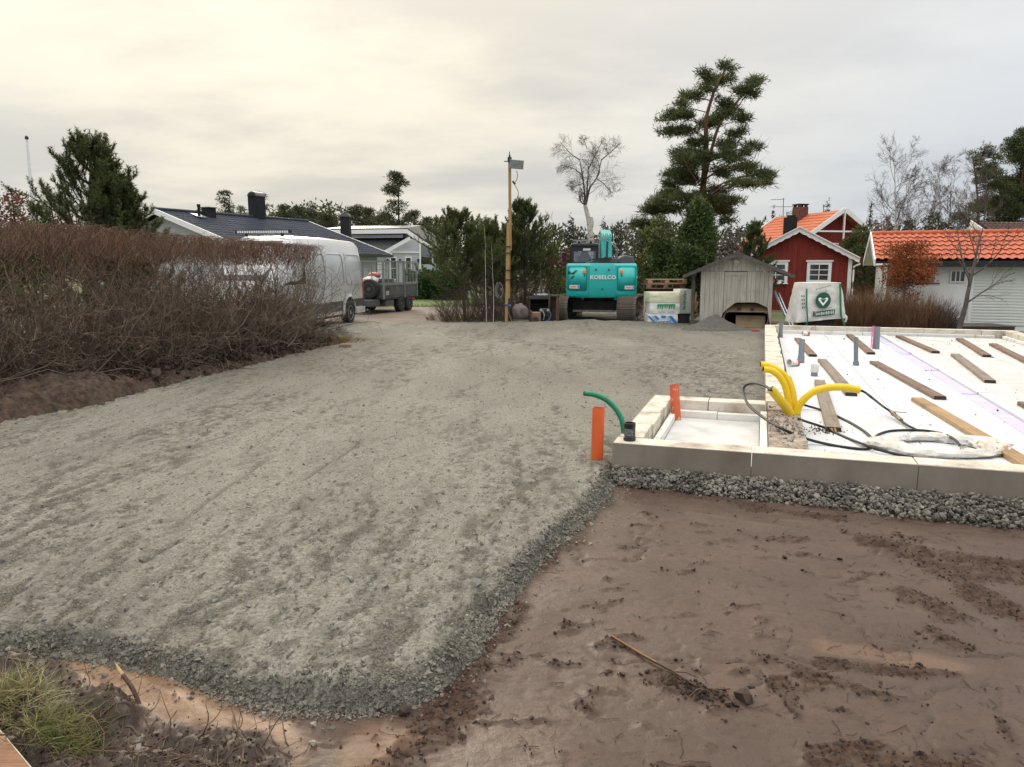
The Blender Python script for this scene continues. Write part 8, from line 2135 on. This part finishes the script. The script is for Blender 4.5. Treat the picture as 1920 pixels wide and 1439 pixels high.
for k in range(11):
    f = (k + .6) / 11.5; xx = x0 + (x1 - x0) * f; zz_ = (z0_ + z1_) / 2 - .03 + .06 * f; hh_ = [.075, .06, .06, .08, .06, .06, .08, .08, .06, .085, .085][k] / 2
    MB().box(xx - .011, xx + .007, yf - .014, yf - .0105, zz_ - hh_, zz_ + hh_).build('banner_letter', M['white_text'], bag)
    if k % 3 == 0: MB().box(xx - .011, xx + .022, yf - .014, yf - .0105, zz_ - .012, zz_ + .006).build('banner_letter', M['white_text'], bag)
MB().box(x0 - .07, x0 - .02, yf - .012, yf - .006, z0_ - .02, z1_ - .02).build('banner_end', M['bag_green'], bag)
for k in range(10): MB().box(bx_(1514) + k * .041, bx_(1514) + k * .041 + .022, yf - .004, yf, bz(543) + .01 * k, bz(541) + .01 * k).build('faint_lettering', M['label_grey'], bag)
for k in range(8): MB().box(bx_(1532) + k * .028, bx_(1532) + k * .028 + .016, yf - .006, yf - .002, bz(577.5) + .004 * k, bz(576.5) + .004 * k).build('faint_lettering', M['strap_green'], bag)
for k in range(4):
    sx = -wb / 2 + .05 + .012 * k
    for j in range(2): MB().box(sx + .05 * j + .02, sx + .05 * j + .055, -dpt / 2 - .05 - .012 * j, -dpt / 2 - .045 - .012 * j, bz(556 + 7 * k), bz(553 + 7 * k)).build('side_symbol', M['label_grey'], bag)
def strap(pts, w, m, par, name='strap'):
    c = spline(pts, 20); V = [];
    for p in c: V += [(p[0] - w / 2, p[1], p[2]), (p[0] + w / 2, p[1], p[2])]
    o = MB().add(V, [(2 * i, 2 * i + 1, 2 * i + 3, 2 * i + 2) for i in range(len(c) - 1)]).build(name, M[m], par); s_ = o.modifiers.new('s', 'SOLIDIFY'); s_.thickness = .006; return o
strap([(bx_(1560.5), yf + .02, zt_b - .02), (bx_(1561.5), yf - .005, bz(550)), (bx_(1563), yf - .02, bz(575)), (bx_(1565), yf - .03, bz(592)), (bx_(1570), yf - .05, bz(603)), (bx_(1574), yf - .06, .02)], .055, 'strap_green', bag)
strap([(bx_(1497), yf + .02, zt_b - .15), (bx_(1498), yf + .0, bz(570)), (bx_(1500.5), yf - .02, bz(598)), (bx_(1499), yf - .03, bz(604)), (bx_(1499), yf - .03, .03)], .04, 'strap_green', bag)
strap([(bx_(1575), yf + .1, bz(588)), (bx_(1578.5), yf + .05, bz(594)), (bx_(1577), yf + .05, bz(603))], .06, 'bag', bag)
MB().box(-wt / 2 + .12, wt / 2 - .12, -.2, .2, .05, zt_b - .08).build('filling', M['bark_dark'], bag)
q = P(1513, 603, 19.6); t = thing('tub', 'black rubber tub under the bulk bag', 'tub', (q.x, 19.72, -.04))
MB().lathe([(.2, 0), (.24, .17), (.26, .19), (.245, .2), (.19, .03), (0, .03)], (0, 0, 0), (0, 0, 1), 22).build('tub_wall', M['black_plastic'], t, smooth=40)
# ladder leaning by the shed, reel on the shed corner, small yellow box
la, lb_ = P(1485, 612, 20.4), P(1452, 546, 21.3); la.z = -.02
t = thing('ladder', 'aluminium ladder leaning against the right side of the shed', 'ladder', la)
d = lb_ - la; off = Vector((.0, .32, .05))
sd_ = d.cross(Vector((0, .0, 1))).normalized() * .10 + Vector((.06, .22, 0))
for s_ in (0, 1): MB().beam(sd_ * s_, sd_ * s_ + d * (1 if s_ == 0 else .93), .03, .07).build('stile', M['alu'], t)
for k in range(1, 7): MB().beam(d * (k / 7.3), d * (k / 7.3) + sd_, .025, .025).build('rung', M['alu'], t)
q = P(1449, 527, 21.30); t = thing('hose_reel', 'black hose reel with a yellow hub hung on the shed corner', 'reel', (q.x, 21.36, q.z))
MB().lathe([(0, .02), (.10, .02), (.115, .0), (.115, -.09), (.1, -.1), (0, -.1)], (0, 0, 0), (.1, -1, .05), 24).build('drum', M['black_plastic'], t, smooth=40)
MB().lathe([(.065, .02), (.065, .03), (.02, .04), (0, .045)], (0, -.0, 0), (.1, -1, .05), 18).build('hub', M['yellow_box'], t, smooth=40)
MB().lathe([(.02, .045), (.02, .07), (0, .075)], (0, 0, 0), (.1, -1, .05), 10).build('crank', M['dark_steel'], t, smooth=40)
q = P(1463, 606, 19.5); t = thing('tool_case', 'small yellow case with a dark slot standing behind the foundation wall', 'case', (q.x, 19.5, -.03))
MB().box(-.085, .085, -.06, .06, 0, .27).build('case_body', M['yellow_box'], t, bevel=.02); MB().box(-.055, .055, -.064, -.06, .15, .19).build('handle_slot', M['pvc_red'], t)
q = P(1492, 604, 19.6); tag(MB().box(q.x - .03, q.x + .03, 19.55, 19.65, -.03, .28).build('timber_stake', M['post'], bevel=.004), 'short yellow timber stake beside the ladder foot', 'stake')

# ------------------------------------------------------------------ foreground odds and ends
fg = np.random.default_rng(15)
# grass tuft
tc_ = G(60, 1345, -.06); n = 1500
S = np.column_stack([fg.normal(tc_.x - .16, .085, n), fg.normal(tc_.y + .04, .075, n), np.zeros(n)]); S[:, 2] = mud_z(S[:, 0], S[:, 1])[0]
D = fg.normal(size=(n, 3)) * [.75, .75, .1] + [.25, -.2, .6]; L = fg.uniform(.05, .17, n)
Pt = grow(fg, S, D, L, 5, .12, -.14); hw_ = fg.uniform(.0012, .0026, n)
side = nrm(np.cross(Pt[:, -1] - Pt[:, 0], rand_dirs(fg, n)))
def blades(Pt, side, hw_):
    K = Pt.shape[1]; wv = hw_[:, None] * np.linspace(1, .15, K)[None]
    V = np.stack([Pt - side[:, None] * wv[..., None], Pt + side[:, None] * wv[..., None]], 2).reshape(-1, 3)
    k = np.arange(K - 1); f = np.stack([2 * k, 2 * k + 1, 2 * k + 3, 2 * k + 2], -1); F = (f[None] + (np.arange(len(Pt)) * 2 * K)[:, None, None]).reshape(-1, 4); return V, F
dry = fg.random(n) < .6
for msk, nm, mk in ((~dry, 'grass_tuft', 'grass'), (dry, 'dead_grass_tuft', 'straw')):
    V, F = blades(Pt[msk], side[msk], hw_[msk]); tag(MB().add(V, F).build(nm, M[mk]), kind='stuff')
tuft2 = G(110, 1392, -.06); n = 700; S = np.column_stack([fg.normal(tuft2.x, .07, n), fg.normal(tuft2.y, .05, n), np.zeros(n)]); S[:, 2] = mud_z(S[:, 0], S[:, 1])[0]
Pt = grow(fg, S, fg.normal(size=(n, 3)) * [.5, .5, .1] + [.5, -.2, .7], fg.uniform(.05, .16, n), 5, .12, -.14); V, F = blades(Pt, nrm(np.cross(Pt[:, -1] - Pt[:, 0], rand_dirs(fg, n))), fg.uniform(.0012, .0025, n)); tag(MB().add(V, F).build('grass_tuft', M['grass']), kind='stuff')
# roots and torn turf in the soil
n = 260; S = np.column_stack([fg.uniform(-1.9, -.75, n), fg.uniform(2.25, 2.95, n), np.zeros(n)]); S[:, 2] = mud_z(S[:, 0], S[:, 1])[0]; ok = poly_sd(S[:, 0], S[:, 1], soil_poly) > -.05; S = S[ok]
D = rand_dirs(fg, len(S)); D[:, 2] = np.abs(D[:, 2]) * .35; Pt = grow(fg, S, D, fg.gamma(2, .06, len(S)) + .04, 8, .28, -.02); h_ = mud_z(Pt[..., 0].ravel(), Pt[..., 1].ravel())[0].reshape(Pt.shape[:2]); Pt[..., 2] = np.maximum(Pt[..., 2], h_ + .002)
V, F = tubes(Pt, taper(fg.uniform(.0012, .0042, len(S)), np.full(len(S), .0008), 8), 4); tag(MB().add(V, F).build('torn_roots', M['root']), kind='stuff')
def stick(label, px_pts, r, m, lift=.012, name='stick', z0=-.1, parent=None):
    pts = []
    for x, y in px_pts:
        q = G(x, y, z0); pts.append(Vector((q.x, q.y, mud_h(q.x, q.y) + lift)))
    c = spline(pts, 26); rad = np.linspace(r, r * .45, len(c)) * (1 + .18 * (vnoise(np.arange(len(c)) * .8, np.arange(len(c)) * 0, 4) - .5))
    return MB().tube(c, rad, 8), c
b, c = stick('', [(1147, 1203), (1180, 1222), (1220, 1246), (1262, 1274), (1300, 1294), (1336, 1304), (1368, 1302)], .0075, 'stick_bark')
t = thing('branch', 'long split branch lying on the mud with pale torn wood', 'branch', (0, 0, 0)); b.build('bark', M['stick_bark'], t, smooth=50)
MB().tube(c[:10] + np.array([0, -.004, .006]), np.linspace(.0042, .003, 10), 6).build('bare_wood', M['log'], t, smooth=50)
for a, e in ((12, (.1, -.05)), (18, (-.08, -.07)), (20, (.06, -.09)), (15, (-.05, .06))):
    p = Vector(c[a]); MB().tube([p, p + Vector((e[0] * .5, e[1] * .5, .01)), p + Vector((e[0], e[1], -.002))], [.004, .003, .0015], 5).build('side_twig', M['stick_bark'], t)
n = 160; k = fg.integers(12, 22, n); C = c[k % len(c)] + fg.normal(size=(n, 3)) * [.05, .03, .004] + [0, -.04, 0]; C[:, 2] = mud_z(C[:, 0], C[:, 1])[0] + .005; V, F = rocks(fg, C, fg.gamma(1.4, .0035, n) + .002, ico(), .6); o = MB().add(V, F).build('clinging_mud', M['clod'], t); o['kind'] = 'stuff'
# upright broken stick in the sandy patch
qb = G(266, 1334, -.1); qb.z = mud_h(qb.x, qb.y); rr_ = ray(215, 1243); Yt = qb.y + .05; qt = P(216, 1243, Yt)
t = thing('broken_stick', 'broken stick with a pale splintered end standing in the soil', 'stick', qb)
pp = [Vector((0, 0, -.03)), (qt - qb) * .35 + Vector((.004, 0, 0)), (qt - qb) * .72, (qt - qb) * .74]
MB().tube(spline(pp[:3], 14), np.linspace(.0095, .0085, 15)[:len(spline(pp[:3], 14))], 8).build('bark', M['stick_bark'], t, smooth=50)
MB().tube([(qt - qb) * .70, (qt - qb) * .85 + Vector((-.002, 0, 0)), (qt - qb)], [.0085, .007, .001], 7).build('splinter', M['fresh_wood'], t, smooth=50)
for lab, l, r in (('thin root running along the front of the dark soil', [(128, 1402), (160, 1420), (200, 1428), (250, 1430), (310, 1428), (350, 1434)], .0035), ('thin dark twig lying over the soil onto the sandy patch', [(20, 1266), (70, 1268), (130, 1266), (190, 1263)], .003), ('pale forked root at the edge of the brown soil', [(440, 1352), (438, 1372), (446, 1392), (458, 1408)], .003), ('pale upright root among the dark soil clods', [(332, 1350), (318, 1376), (308, 1400), (304, 1425)], .003)):
    b, c = stick(lab, l, r, 'root', .01); tag(b.build('root', M['root'], smooth=50), lab, 'root', 'loose roots in the soil')
# plank at the corner
p0, p1 = G(-40, 1322, .02), G(72, 1456, .02); d = (p1 - p0).normalized(); sd2 = Vector((-d.y, d.x, 0)); 
t = thing('worn_plank', 'worn red brown plank with a whitish edge at the grass tuft', 'plank', p0)
p0b = Vector((0, 0, 0)); e_ = (p1 - p0)
wd = Vector((d.y, -d.x, 0)); wd = wd if wd.x < 0 else -wd
rings = [[p0b + e_ * f + Vector((0, 0, -.03)), p0b + e_ * f + Vector((0, 0, .0)), p0b + e_ * f + wd * .14, p0b + e_ * f + wd * .14 + Vector((0, 0, -.03))] for f in np.linspace(-.6, 1.3, 8)]
MB().loft(rings).build('board', M['handrail'], t, bevel=.003)
MB().beam(p0b + e_ * -.6 + Vector((0, 0, -.013)) + wd * -.0015, p0b + e_ * 1.3 + Vector((0, 0, -.013)) + wd * -.0015, .003, .022).build('pale_edge', M['bone'], t)
for sgn in (0.1, .9): MB().box(-.03, .03, -.03, .03, -.2, -.03).build('support', M['roof_wood'], t).location = p0b + e_ * sgn + wd * .07
# one clod at the tip of the yard
q = G(760, 1352, -.12); tag(MB().add(*rocks(np.random.default_rng(2), np.array([[q.x, q.y, mud_h(q.x, q.y) + .012]]), np.array([.036]), ico(), .5)).build('earth_lump', M['clod'], bevel=.004), 'reddish brown earth lump at the corner of the crushed stone edge', 'lump')
